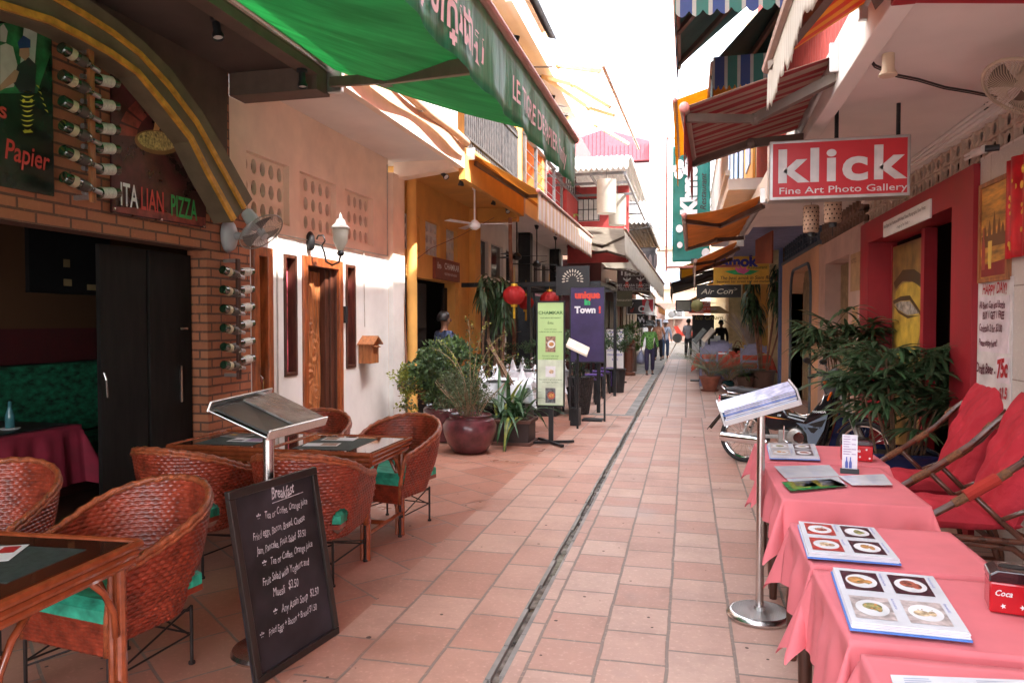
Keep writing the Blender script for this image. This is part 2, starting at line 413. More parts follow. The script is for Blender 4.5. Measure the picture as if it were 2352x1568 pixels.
# ================================================================ left: brick restaurant
LX = -4.0
b = thing('brick_restaurant', (LX, 3, 0), 'brick restaurant front with olive arch, dark open room and brown ceiling', 'building')
m = MB(); wall_x(m, LX, .19, -1.5, 6.20, 0, 3.9, [(-1.0, 5.56, -1, 2.18), (5.90, 6.20, 2.62, 3.9)]); m.build('wall', M_brick, b)
# the arch band with its two yellow ridges, 0.25 m proud of the bricks
outer = [(-330, -90), (-150, -120), (0, -100), (110, -60), (205, 0), (270, 45), (330, 95), (395, 161), (465, 256), (513, 337), (580, 458)]
inner = [(-330, 70), (-150, 20), (0, 25), (121, 62), (190, 95), (256, 132), (319, 176), (384, 256), (439, 326), (476, 403), (535, 511)]
def band(X0, X1, A, B_, mm, nm):
    a = [at_x(u, v, X1) for u, v in A]; c = [at_x(u, v, X1) for u, v in B_]
    m = MB(); n = len(a); vs = []
    for i in range(n): vs += [a[i], c[i], Vector((X0, a[i].y, a[i].z)), Vector((X0, c[i].y, c[i].z))]
    fs = []
    for i in range(n-1):
        k = i*4; fs += [(k, k+1, k+5, k+4), (k+2, k+6, k+7, k+3), (k, k+4, k+6, k+2), (k+1, k+3, k+7, k+5)]
    fs += [(0, 2, 3, 1), (4*n-4, 4*n-3, 4*n-1, 4*n-2)]
    m.add(vs, fs); return m.build(nm, mm, b)
def mix2(A, B_, t): return [(x0*(1-t)+x1*t, y0*(1-t)+y1*t) for (x0, y0), (x1, y1) in zip(A, B_)]
band(-3.99, -3.80, outer, inner, olive, 'arch')
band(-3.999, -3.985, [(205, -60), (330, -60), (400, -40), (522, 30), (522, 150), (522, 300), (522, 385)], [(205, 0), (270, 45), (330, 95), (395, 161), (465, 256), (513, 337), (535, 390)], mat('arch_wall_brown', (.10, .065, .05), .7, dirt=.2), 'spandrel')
band(-3.80, -3.775, mix2(outer, inner, .30), mix2(outer, inner, .42), ochre, 'arch_ridge')
band(-3.80, -3.77, mix2(outer, inner, .80), mix2(outer, inner, .94), ochre, 'arch_ridge')
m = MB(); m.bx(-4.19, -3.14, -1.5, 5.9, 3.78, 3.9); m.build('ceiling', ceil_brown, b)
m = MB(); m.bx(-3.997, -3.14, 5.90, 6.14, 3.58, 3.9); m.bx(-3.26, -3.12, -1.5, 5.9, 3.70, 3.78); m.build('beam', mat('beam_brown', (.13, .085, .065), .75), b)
# upper wall above the green awning
m = MB(); m.bx(-4.19, -3.45, -1.5, 6.14, 3.9, 7.8); m.build('upper_wall', stucco_white, b)
# open room
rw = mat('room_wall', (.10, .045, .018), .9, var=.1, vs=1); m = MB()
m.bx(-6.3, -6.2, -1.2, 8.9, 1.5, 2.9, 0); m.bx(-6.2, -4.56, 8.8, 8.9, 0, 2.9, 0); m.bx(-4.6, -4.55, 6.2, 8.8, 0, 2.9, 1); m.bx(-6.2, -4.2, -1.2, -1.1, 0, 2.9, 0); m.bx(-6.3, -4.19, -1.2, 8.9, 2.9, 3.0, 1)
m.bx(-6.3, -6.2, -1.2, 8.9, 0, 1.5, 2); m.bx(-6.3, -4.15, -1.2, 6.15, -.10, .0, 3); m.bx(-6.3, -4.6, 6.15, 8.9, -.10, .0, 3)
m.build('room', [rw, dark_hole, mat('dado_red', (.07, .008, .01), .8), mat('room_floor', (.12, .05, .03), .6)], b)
# folding doors
d = thing('folding_door', (-4.1, 4.95, 0), 'black folded timber door leaves at the right of the dark brick opening', 'door')
m = MB()
for (x0, y0, x1, y1) in ((-4.13, 5.00, -4.16, 5.54), (-4.15, 4.52, -4.14, 4.98)):
    m.bar((x0, y0, 1.07), (x1, y1, 1.07), .035, 2.12)
m.build('leaf', mat('black_wood', (.012, .010, .009), .75, var=.3, spec=.2, stretch=(3, 3, .5)), d)
m = MB(); m.tube([(-4.09, 4.5, 1.2), (-4.07, 4.5, 1.15), (-4.09, 4.53, 1.02)], .007); m.bx(-4.125, -4.105, 5.35, 5.37, .9, 1.2); m.bx(-4.125, -4.105, 5.35, 5.45, 1.5, 1.52); m.build('handle', steel, d)
# green banquette
green_b = mat('green_batik', (.008, .10, .05), .75, var=.75, vs=9, bump=.15, stretch=(1, 1, 2))
d = thing('banquette', (-5.9, 3, 0), 'long green upholstered bench along the back of the dark room', 'bench')

m = MB(); m.bx(-6.19, -6.02, -1, 8, .46, 1.16); m.build('backrest', green_b, d, bev=.03)
m = MB(); m.bx(-6.02, -5.45, -1, 8, .32, .455); m.build('seat', green_b, d, bev=.03)
m = MB(); m.bx(-6.0, -5.48, -1, 8, 0, .315); m.build('base', mat('dark_wicker', (.06, .015, .01), .6, bump=.6, bs=50), d)
d = thing('wall_picture', (-6.2, 3.2, 2), 'dark framed still life of glasses hanging above the bench', 'picture')
m = MB(); m.bx(-6.195, -6.15, 5.85, 6.88, 1.85, 2.55); m.build('frame', black_plastic, d)
m = MB(); m.bx(-6.149, -6.145, 6.25, 6.35, 1.93, 2.0); m.bx(-6.149, -6.145, 6.25, 6.33, 2.12, 2.2); m.bx(-6.149, -6.145, 6.55, 6.68, 1.90, 1.96); m.build('glints', mat('glint', (.4, .3, .15), .5), d)
# ================================================================ left: cream house
b = thing('cream_house', (LX, 8, 0), 'cream house with carved timber door, red slit windows and perforated vent panels', 'building')
ops = [(6.22, 6.56, -.01, 2.29), (6.79, 7.05, 1.00, 2.26), (7.16, 8.10, -.01, 2.28), (8.19, 8.46, 1.00, 2.26)]
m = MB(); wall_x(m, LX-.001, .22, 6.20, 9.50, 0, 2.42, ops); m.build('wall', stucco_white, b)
m = MB(); vent = [(6.16, 6.92, 2.55, 3.16), (7.13, 7.96, 2.55, 3.16), (8.20, 9.01, 2.55, 3.16)]
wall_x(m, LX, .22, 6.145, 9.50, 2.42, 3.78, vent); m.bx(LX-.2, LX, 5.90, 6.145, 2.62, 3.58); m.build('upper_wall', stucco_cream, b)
for y0, y1, z0, z1 in vent:
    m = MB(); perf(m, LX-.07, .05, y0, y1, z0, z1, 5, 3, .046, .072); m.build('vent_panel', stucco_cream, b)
m = MB(); m.tube([(-3.99, 6.66, .0), (-3.99, 6.66, 2.44), (-3.99, 9.45, 2.46), (-3.99, 9.46, 3.7)], .009, 6); m.tube([(-3.985, 8.68, 2.45), (-3.985, 8.7, 1.5)], .006, 5); m.build('conduit', mat('conduit_grey', (.5, .45, .4), .6), b)
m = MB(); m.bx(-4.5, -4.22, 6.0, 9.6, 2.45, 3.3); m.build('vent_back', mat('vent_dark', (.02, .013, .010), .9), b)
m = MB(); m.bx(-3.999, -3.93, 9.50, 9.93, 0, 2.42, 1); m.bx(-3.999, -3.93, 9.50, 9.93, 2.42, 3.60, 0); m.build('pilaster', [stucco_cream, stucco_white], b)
m = MB(); m.bx(-4.22, -3.12, 6.145, 9.93, 3.78, 3.92); m.build('ceiling', ceil_white, b)
m = MB(); m.prism([(-3.999, 9.70, 3.56), (-3.999, 9.70, 3.78), (-3.125, 9.70, 3.78), (-3.125, 9.70, 3.66)], (0, .23, 0)); m.bx(-3.12, -3.04, 6.145, 9.93, 3.70, 3.95); m.build('beam', stucco_cream, b)
m = MB(); m.bx(-4.22, -3.14, 6.145, 9.93, 3.95, 7.4); m.build('upper_storey', white_paint, b)
# timber door frames and reveals
def frame_x(nm, y0, y1, z0, z1, w_, dep, mm, par, X=LX, proud=.02, sill=False):
    m = MB(); m.bx(X-dep, X+proud, y0, y0+w_, z0, z1); m.bx(X-dep, X+proud, y1-w_, y1, z0, z1); m.bx(X-dep, X+proud-.001, y0+w_, y1-w_, z1-w_, z1)
    if sill: m.bx(X-dep, X+proud-.001, y0+w_, y1-w_, z0, z0+w_)
    return m.build(nm, mm, par, bev=.004)
f = frame_x('door_frame', 7.165, 8.095, 0, 2.275, .10, .018, wood_red, b)
frame_x('door_jamb', 7.17, 8.09, 0, 2.27, .097, .30, wood_dark, b, proud=-.02)
m = MB(); m.bx(-4.24, -4.145, 7.268, 7.992, 0, 2.172); dr = m.build('door', wood_dark, b)
# carved leaf: relief built by a displaced sheet
def carve(s, t):
    y = 7.42+.39*s; z = .05+2.08*t
    h = 0
    for k, (cy, cz, r_) in enumerate([(.28, .95, .16), (.7, .75, .12), (.3, .55, .15), (.72, .42, .13), (.3, .22, .14), (.6, 1.25, .2), (.35, 1.5, .12)]):
        dy = (s-cy)*.39; dz = z-cz; d_ = math.hypot(dy, dz); a_ = math.atan2(dz, dy)
        if d_ < r_: h += .022*(.5+.5*math.cos(a_*1+d_/r_*14+k))*(1-d_/r_)**.5
    h += .03*max(0, 1-abs((s-.45-.12*math.sin(z*3.2))/.26))*(1 if z > .95 else .4)
    h += .006*math.sin(s*40+z*6)
    return Vector((-4.14+h, y, z))
m = MB(); m.grid(carve, 44, 200); m.build('carving', wood_mid, dr, smooth=True); m = MB(); m.bx(-4.144, -4.07, 7.812, 7.90, 0, 2.17); m.bx(-4.144, -4.05, 7.902, 7.99, 0, 2.17); m.build('stile', wood_dark, dr, bev=.005)
f2 = frame_x('door_frame', 6.225, 6.555, 0, 2.285, .09, .12, wood_red, b, proud=.03)
m = MB(); m.bx(-4.10, -4.06, 6.315, 6.465, 0, 2.19); dd = m.build('door', wood_mid, b)
m = MB(); m.tube([(-4.04, 6.40, 1.05), (-4.0, 6.40, 1.02), (-4.0, 6.40, .75), (-4.04, 6.40, .72)], .012); m.bx(-4.06, -4.04, 6.37, 6.43, .98, 1.12); m.bx(-4.06, -4.03, 6.37, 6.43, .66, .78); m.build('handle', chrome, dd)
for y0, y1 in ((6.795, 7.045), (8.195, 8.455)):
    wf = frame_x('window_frame', y0, y1, 1.005, 2.255, .035, .16, wood_dark, b, proud=.015, sill=True)
    m = MB(); m.bx(-4.10, -4.08, y0+.036, y1-.036, 1.042, 2.218)
    m.build('pane', mat('red_marbled_glass', (.60, .10, .14), .3, var=.7, vs=7, spec=.7), wf)
d = thing('wall_lantern', (-3.99, 7.12, 2.4), 'white glass coach lantern on a black scroll bracket beside the carved door', 'lamp')
lx = -3.62; c = at_x(782, 546, lx); ly, lz = c.y, c.z
m = MB(); m.lathe([(.0, -.14), (.028, -.14), (.075, -.04), (.085, .06), (.082, .10)], (lx, ly, lz), 20); m.build('shade', mat('opal_glass', (.48, .46, .40), .35, var=.03, bump=0, tl=.3), d, smooth='auto')
m = MB(); m.lathe([(.098, .10), (.098, .112), (.06, .15), (.045, .19), (.02, .205), (.02, .225), (.008, .25), (.001, .27)], (lx, ly, lz), 20); m.build('cap', mat('lantern_white', (.45, .43, .40), .4), d, smooth='auto')
m = MB(); m.lathe([(.001, -.20), (.03, -.19), (.04, -.165), (.03, -.14)], (lx, ly, lz), 14)
m.tube([(lx, ly, lz-.19), (lx-.02, ly, lz-.26), (lx-.10, ly, lz-.29), (lx-.17, ly, lz-.25), (lx-.19, ly, lz-.15), (lx-.22, ly, lz-.08), (lx-.30, ly, lz-.06), (-3.985, ly, lz-.06)], .011)
m.tube([(lx-.22, ly, lz-.08), (lx-.18, ly, lz-.03), (lx-.2, ly, lz+.03), (lx-.26, ly, lz+.03), (lx-.28, ly, lz-.01)], .009)
m.lathe([(.001, -.0), (.02, .0), (.045, .03), (.05, .10), (.045, .16), (.02, .2), (.001, .21)], (-3.975, ly, lz-.13), 12); m.build('bracket', black_metal, d, smooth=True)
c = at_x(850, 808, -3.9); my, mz = c.y, c.z
d = thing('wooden_letter_box', (-3.9, my, mz-.1), 'small brown house-shaped letter box fixed to the white wall', 'letter box')
m = MB(); m.bx(-3.998, -3.83, my-.13, my+.11, mz-.14, mz+.10); m.build('box', wood_mid, d, bev=.004)
m = MB(); m.prism([(-4.0, my-.16, mz+.09), (-4.0, my-.01, mz+.19), (-4.0, my+.14, mz+.09), (-4.0, my+.14, mz+.105), (-4.0, my-.01, mz+.205), (-4.0, my-.16, mz+.105)], (.22, 0, 0)); m.prism([(-3.998, my-.13, mz+.10), (-3.998, my+.11, mz+.10), (-3.998, my-.01, mz+.18)], (.165, 0, 0)); m.build('roof', wood_mid, d)
m = MB(); m.obx((-3.81, my, mz+.07), .05, .14, .012, (0, .3, 0)); m.bx(-3.829, -3.822, my+.04, my+.06, mz-.03, mz); m.build('flap', wood_mid, d)
m = MB(); m.bx(-3.998, -3.96, 8.12, 8.17, 1.55, 1.75)
tag(m.build('intercom', black_plastic), 'small black entry phone between carved door and slit window', 'intercom')
# rolled cream awning under the white upper storey
d = thing('rolled_awning', (-3.0, 8, 3.9), 'cream fabric awning rolled up along the edge of the cream house ceiling', 'awning')
m = MB(); m.tube([(-2.97, 6.2+.36*i, 4.02-.012*math.sin(i*1.3)) for i in range(11)], .055, 12); m.build('roll', mat('canvas_cream', (.62, .42, .28), .8, var=.1, tl=.2), d, smooth=True)
m = MB(); m.grid(lambda s, t: Vector((-2.98+.02*math.sin(s*11), 6.2+3.6*s, 3.97-.13*t*(1+.3*math.sin(s*9)))), 40, 3); m.build('flap', mat('canvas_cream', (.62, .42, .28)), d, solid=.003)
m = MB()
for y in (6.2, 8, 9.8): m.bx(-3.035, -2.95, y, y+.03, 3.95, 4.05)
m.build('bracket', alu, d)
# ================================================================ left: yellow house
b = thing('yellow_house', (LX, 11.8, 0), 'orange yellow house with vent panels, open dark doors and balcony behind black slats', 'building')
vent = [(10.02, 10.72, 2.62, 3.16), (10.98, 11.70, 2.62, 3.16), (12.0, 12.62, 2.62, 3.16)]
m = MB(); wall_x(m, LX, .2, 9.93, 13.72, 0, 3.7, [(10.05, 12.72, -.01, 2.24)]+vent); m.build('wall', stucco_yellow, b)
for y0, y1, z0, z1 in vent:
    m = MB(); perf(m, LX-.07, .04, y0, y1, z0, z1, 4, 3, .062, .068); m.build('vent_panel', stucco_white, b)
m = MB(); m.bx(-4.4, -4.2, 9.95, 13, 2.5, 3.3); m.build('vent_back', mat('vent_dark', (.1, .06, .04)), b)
m = MB(); m.bx(-3.999, -3.88, 13.35, 13.72, 0, 3.68); m.build('pilaster', stucco_yellow, b); m = MB(); m.tube([(-3.86, 10.03, 0), (-3.86, 10.03, 3.6)], .075, 12); m.build('rain_pipe', stucco_yellow, b, smooth='auto')
m = MB(); m.bx(-4.2, -3.12, 9.93, 13.72, 3.70, 3.82, 0); m.bx(-3.12, -3.03, 9.93, 13.72, 3.55, 3.9, 0); m.bx(-3.999, -3.12, 13.5, 13.72, 3.45, 3.7, 0); m.build('ceiling', stucco_yellow, b)
m = MB(); m.bx(-4.2, -3.8, 9.93, 13.72, 3.82, 6.2); m.bx(-3.8, -3.06, 13.2, 13.72, 3.9, 6.2); m.build('upper_wall', stucco_yellow, b)
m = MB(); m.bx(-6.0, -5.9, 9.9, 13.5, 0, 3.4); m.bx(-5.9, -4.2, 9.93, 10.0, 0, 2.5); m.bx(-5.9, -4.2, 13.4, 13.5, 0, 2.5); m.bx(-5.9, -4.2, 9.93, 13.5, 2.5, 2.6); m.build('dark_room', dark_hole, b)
m = MB(); m.bx(-4.2, -4.01, 12.50, 12.715, 0, 2.235); m.build('jamb', stucco_yellow, b)
bw = mat('black_wood', (.022, .018, .017))
for y0, y1, dx in ((10.06, 11.15, .5), (11.2, 12.48, -.25)):
    m = MB(); m.bar((-4.02, y0, 1.09), (-4.02+(-.05), y1, 1.09), .045, 2.14)
    for k in range(3): m.bar((-3.985, y0+.12, .35+k*.68), (-4.035, y1-.12, .35+k*.68), .04, .5)
    if dx < 0: m = MB(); m.bar((-4.1, y0, 1.09), (-4.9, y0+.3, 1.09), .045, 2.14); m.bar((-4.16, 12.47, 1.09), (-4.16, 12.25, 1.09), .045, 2.14)
    m.build('door', bw, b, bev=.008)
m = MB(); y = 9.96; k = 0
while y < 13.15:
    m.bx(-3.05, -3.02, y, y+.075, 4.02, 5.02+.02*(k % 2)); y += .105; k += 1
m.bx(-3.02, -3.0, 9.95, 13.15, 4.12, 4.16); m.bx(-3.02, -3.0, 9.95, 13.15, 4.88, 4.92)
m.build('balcony_slats', mat('charred_slats', (.035, .03, .03), .6, var=.7, vs=12), b)
m = MB(); m.tube([(-2.97, 11.5, 5.05), (-2.93, 11.5, 5.12), (-2.93, 13.1, 5.12), (-2.97, 13.1, 5.05)], .03); m.build('hand_rail', alu, b)
d = thing('house_sign', (-3.9, 11.95, 2.4), 'small brown wall sign reading CHAMKAR above the yellow house door', 'sign')
c0 = at_x(995, 600, -3.9)
m = MB(); m.bx(-3.998, -3.94, 11.30, 12.58, 2.26, 2.60); m.build('board', mat('sign_brown', (.22, .055, .03), .6), d, bev=.004)
m = MB(); txt(m, 'CHAMKAR', (-3.939, 11.72, 2.44), (0, 1, 0), (0, 0, 1), .105, bold=.02, wide=1.15); txt(m, 'ចំការ', (-3.939, 11.36, 2.43), (0, 1, 0), (0, 0, 1), .08, bold=.03)
txt(m, 'VEGETARIAN RESTAURANT', (-3.939, 11.72, 2.34), (0, 1, 0), (0, 0, 1), .042, wide=.95); m.build('lettering', paper, d)
# ================================================================ left: white veranda restaurant
b = thing('veranda_restaurant', (LX, 17, 0), 'white veranda restaurant with black high windows, black pillars and dark glazed front', 'building')
wins = [(13.95, 14.75, 2.5, 3.2), (14.95, 16.0, 2.5, 3.2), (16.25, 17.25, 2.5, 3.2), (18.1, 19.0, 2.5, 3.2), (19.3, 20.2, 2.5, 3.2), (20.5, 21.4, 2.5, 3.2)]
m = MB(); wall_x(m, LX-.0, .15, 13.72, 24, 2.35, 3.9, wins); m.build('wall', stucco_white, b)
m = MB(); m.bx(-4.13, -4.08, 13.8, 21.6, 2.45, 3.25); m.build('window', mat('black_glass', (.012, .012, .014), .12), b)
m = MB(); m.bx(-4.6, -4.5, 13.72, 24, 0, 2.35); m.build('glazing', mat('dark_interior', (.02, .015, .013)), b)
for y in (14.9, 16.1, 19.3): m = MB(); m.bx(-4.05, -3.98, y, y+.10, 0, 2.35); m.build('post', stucco_white if y == 16.1 else black_metal, b)
for y in (17.45, 21.6): m = MB(); m.bx(-3.99, -3.7, y, y+.3, 0, 3.7); m.build('pillar', black_metal, b)
m = MB(); m.bx(-4.15, -3.1, 13.72, 24, 3.72, 3.85, 0); m.bx(-3.1, -3.0, 13.72, 24, 3.6, 3.95, 0); m.build('ceiling', ceil_white, b)
m = MB(); m.bx(-4.15, -3.6, 13.72, 18, 3.95, 6.2, 0); m.bx(-3.62, -3.57, 14.0, 15.6, 4.2, 5.9, 1); m.bx(-3.62, -3.57, 16.0, 17.4, 4.2, 5.9, 1); m.build('upper_wall', [mat('orange_paint', (.72, .2, .05), .7), mat('black_glass', (.012, .012, .014))], b)
m = MB(); m.bx(-3.6, -3.05, 15.6, 15.95, 3.95, 5.9); m.build('orange_pillar', mat('orange_paint', (.72, .2, .05)), b)
m = MB()
for z in (4.2, 4.42, 4.64, 4.86): m.tube([(-3.03, 13.75, z), (-3.03, 18, z)], .008, 6)
for i in range(5): m.bx(-3.06, -3.0, 13.75+i*1.05, 13.81+i*1.05, 3.95, 5.1)
m.bx(-3.08, -2.98, 13.75, 18, 5.08, 5.16); m.build('balcony_railing', grey_metal, b)
# ================================================================ left: further buildings
b = thing('dark_red_house', (-3, 21, 0), 'dark red house with corrugated canopy and barred window over the lane', 'building')
dr = mat('dark_red_paint', (.30, .03, .03), .7)
m = MB(); m.bx(-5, -3.1, 18.6, 24, 3.95, 7.0); m.build('wall', dr, b)
m = MB(); m.bx(-3.1, -3.0, 18.62, 24, 3.9, 4.9); m.build('balcony_front', dr, b)
m = MB(); m.bx(-3.09, -3.06, 19.0, 20.4, 5.0, 6.0, 1)
for i in range(5): m.bx(-3.05, -3.03, 19.0+i*.35, 19.03+i*.35, 5.0, 6.0, 0)
for z in (5.0, 5.5, 6.0): m.bx(-3.05, -3.03, 19.0, 20.43, z, z+.03, 0)
m.build('barred_window', [black_metal, mat('window_pale', (.5, .5, .5), .3)], b)
corr = mat('corrugated_white', (.75, .74, .72), .55, .0, var=.08, dirt=.2)
def corr_sheet(p0, p1, p2, n, amp, nv=6, sag=0):
    """p0->p1 along the waves' crossing, p0->p2 down the slope"""
    p0, p1, p2 = Vector(p0), Vector(p1), Vector(p2); nn = (p1-p0).cross(p2-p0).normalized()
    return lambda s, t: p0+(p1-p0)*s+(p2-p0)*t+nn*(amp*math.sin(s*n*2*math.pi)+sag*(t*t))
m = MB(); m.grid(lambda s, t: Vector((-3.3+1.95*s, 17.0+8*t, 5.05+.5*min(1, t*7)**.5+.035*math.sin(s*2*math.pi*16))), 128, 30); m.build('canopy', corr, b, solid=.01, smooth=True)
m = MB(); m.bx(-3.3, -1.6, 20.6, 20.7, 3.2, 5.3, 0); m.bx(-3.0, -2.4, 20.55, 20.6, 4.35, 4.95, 1)
for i in range(5): m.bx(-3.0+i*.145, -2.98+i*.145, 20.52, 20.545, 4.35, 4.95, 2)
for z in (4.35, 4.65, 4.94): m.bx(-3.0, -2.40, 20.5, 20.52, z, z+.02, 2)
m.build('end_wall', [dr, mat('window_pale', (.5, .5, .5), .3), black_metal], b)
m = MB()
for y in (17.3, 18.5, 20.2, 22, 24): m.bar((-3.3, y, 5.0), (-1.4, y, 5.0), .05, .06)
for x in (-3.0, -2.2, -1.42): m.bar((x, 17.1, 4.93), (x, 25, 4.93), .05, .05)
m.build('canopy_frame', grey_metal, b)
m = MB(); m.grid(lambda s, t: Vector((-3.3+2.05*s, 25.5+9*t, 4.9+.03*math.sin(s*2*math.pi*14))), 112, 2); m.bar((-1.28, 25.5, 4.83), (-1.28, 34.5, 4.83), .05, .08); m.build('rear_canopy', mat('old_tin', (.10, .09, .09), .6, dirt=.4), b, solid=.01)
for i, (u, v, Y) in enumerate(((1393, 452, 17.0), (1418, 483, 19.0))):
    c = at_y(u, v, Y); d = thing('drum_lantern', (c.x, c.y, c.z), ('near ' if i == 0 else 'far ')+'white drum lantern hanging under the corrugated canopy', 'lantern', 'drum lanterns under the canopy')
    m = MB(); m.lathe([(.21, -.38), (.22, -.38), (.22, .38), (.21, .38)], (c.x, c.y, c.z), 28); m.build('shade', mat('lantern_cloth', (.36, .33, .29), .8, var=.06, tl=.35), d, smooth='auto')
    m = MB(); m.tube([(c.x, c.y, c.z+.0), (c.x, c.y, 5.0)], .006); m.build('cord', wire_mat, d)
b = thing('pink_metal_building', (-8, 46, 0), 'distant building with pink corrugated gable wall and white drainpipe', 'building')
Y = 46; P = lambda u, v: at_y(u, v, Y)
m = MB(); poly = [P(1290, 330), P(1388, 296), P(1500, 325), P(1500, 366), P(1440, 369), P(1290, 372)]; m.prism(poly, (0, 6, 0)); m.build('gable', mat('pink_metal', (.32, .06, .08), .6, var=.1, bump=0), b)
m = MB(); x0 = P(1290, 330).x
for i in range(24): m.bx(x0+i*.245, x0+i*.245+.04, Y-.03, Y-.002, P(1290, 372).z, P(1290, 330).z-.1+min(i*.08, .8) if i < 12 else P(1500, 325).z-.1)
m.build('ribs', mat('pink_metal', (.32, .06, .08)), b)
m = MB(); m.bx(x0, P(1500, 366).x, Y+.3, Y+6, 0, P(1500, 370).z); m.build('lower_wall', mat('grey_wall', (.45, .45, .48), .7), b)
m = MB(); m.tube([P(1497, 326)-Vector((0, .1, 0)), P(1497, 440)-Vector((0, .1, 0))], .12); m.build('drain_pipe', white_paint, b)
b = thing('white_far_house', (-2, 60, 0), 'pale shophouse closing the far end of the lane', 'building')
m = MB(); wall = MB(); wall.bx(-12, 14, 60, 70, 0, 9); wall.build('wall', mat('far_wall', (.62, .58, .52), .8, var=.08), b)
for u, v in ((1512, 545), (1530, 545), (1548, 545), (1512, 640), (1530, 640), (1548, 640), (1566, 640)): c = at_y(u, v, 59.9); m = MB(); m.bx(c.x-.28, c.x+.28, 59.9, 59.99, c.z-.7, c.z+.7); m.build('window', mat('far_window', (.25, .32, .42), .3), b)
for z in (4.1, 7.2): m = MB(); m.bx(-4, 2, 59.7, 59.98, z, z+.2); m.build('ledge', mat('far_ledge', (.5, .3, .2), .8), b)
m = MB(); c = at_y(1440, 700, 59.5); m.bx(-6, -.2, 59.4, 59.95, c.z-.3, c.z+.3); m.build('ledge', mat('far_ledge', (.5, .3, .2), .8), b)
m = MB(); m.bx(-3.6, 1.2, 59.3, 59.98, 0.0, 3.0); m.build('shopfront', mat('brown_front', (.2, .12, .1), .8), b)
for i, u in enumerate((1540, 1558)):
    c = at_y(u, 722, 58.9); d = thing('air_conditioner', c, ('left' if i == 0 else 'right')+' one of the two white air conditioner units on the far wall', 'air conditioner', 'air conditioners on the far wall')
    m = MB(); m.bx(c.x-.42, c.x+.42, c.y, c.y+.35, c.z-.35, c.z+.35); m.build('casing', white_paint, d, bev=.02)
    m = MB(); m.lathe([(.28, 0), (.28, -.02), (.24, -.02), (.06, -.03), (.001, -.03)], (c.x+.08, c.y-.001, c.z), 18, ax='y'); m.build('fan_grille', grey_metal, d)
# ================================================================ right: tiled bar with red frame
RX = 2.03
tilew = bricks('white_wall_tiles', (.62, .57, .53), (.68, .63, .58), (.30, .22, .18), .60, .60, .004, off=.0, r=.35, var=.12)
b = thing('red_gallery_shop', (RX, 6.5, 0), 'gallery shop with thick red door frame, white tiled wall and white ceiling over the tables', 'building')
m = MB(); m.bx(RX, RX+.3, -1.5, 5.96, 0, 2.72); m.build('tiled_wall', tilew, b)
m = MB(); wall_x(m, RX-.04, .30, 5.965, 9.55, 0, 2.70, [(6.41, 9.15, -.01, 2.46)], side=1); m.build('door_frame', red_paint, b)
m = MB(); m.bx(RX-.02, RX+.2, -1.5, 9.55, 2.96, 3.08, 0)
for i in range(3): m.bx(RX-.04-.012*i, RX-.02, -1.5, 9.55, 2.965+.03*i, 2.99+.03*i, 0)
m.bx(RX-.0, RX+.2, -1.5, 5.96, 2.72, 2.735, 0); m.build('cornice', ceil_white, b)
# ornamental vent band: rings and bars
vm = mat('vent_cream', (.55, .42, .33), .8, var=.1, dirt=.2); m = MB()
y = -1.4; dy = .235
while y < 9.4:
    for z0 in (2.715, 2.84):
        zc = z0+.06; yc = y+dy/2
        m.tube([(RX+.02, yc+.052*math.cos(a), zc+.048*math.sin(a)) for a in [k*math.pi/5 for k in range(10)]], .011, 5, closed=True)
        m.bx(RX, RX+.05, y-.008, y+.008, z0, z0+.12)
        for s1 in (-1, 1):
            m.bar((RX+.02, yc+s1*.045, zc+.03), (RX+.02, yc+s1*.115, zc+.055), .014, .03); m.bar((RX+.02, yc+s1*.045, zc-.03), (RX+.02, yc+s1*.115, zc-.055), .014, .03)
    y += dy
m.bx(RX, RX+.06, -1.4, 9.5, 2.832, 2.842); m.build('vent_band', vm, b)
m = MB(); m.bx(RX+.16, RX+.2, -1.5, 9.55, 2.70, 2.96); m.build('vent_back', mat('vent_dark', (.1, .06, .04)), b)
m = MB(); m.bx(.94, RX+.3, 3.52, 9.55, 3.06, 3.14, 0); m.bx(.94, RX+.3, -1.5, 3.25, 3.06, 3.14, 0); m.build('ceiling', ceil_white, b)
m = MB(); m.bx(.84, .94, 3.52, 9.55, 2.93, 3.24); m.build('fascia', ceil_white, b, bev=.006)
m = MB(); m.bx(.84, .94, -1.5, 3.518, 2.925, 3.30); m.build('red_fascia', red_paint, b, bev=.006)
m = MB(); m.prism([(.941, 3.25, 2.93), (.941, 3.25, 3.2), (RX-.021, 3.25, 3.2), (RX-.021, 3.25, 2.82)], (0, .268, 0)); m.build('red_beam', red_paint, b)
pinkred = mat('red_corrugated', (.42, .06, .05), .6, var=.1)
m = MB(); m.grid(lambda s, t: Vector((1.05+.02*math.sin(s*2*math.pi*70), 3.3+9.0*s, 3.24+5.1*t)), 420, 1); m.bx(1.09, 2.3, -6, 12.4, 3.15, 8.95); m.build('upper_wall', pinkred, b)  # unseen top is raised to block sun from the wall across the lane
m = MB(); m.tube([(.98, 3.7+.1*i, 3.6-.0*i) for i in range(3)], .001); m.tube([(.9, 4.35, 3.2), (.9, 4.35, 4.4)], .02); m.tube([(.86, 4.2, 3.35), (.98, 5.2, 3.75)], .022); m.build('pipe', red_paint, b)
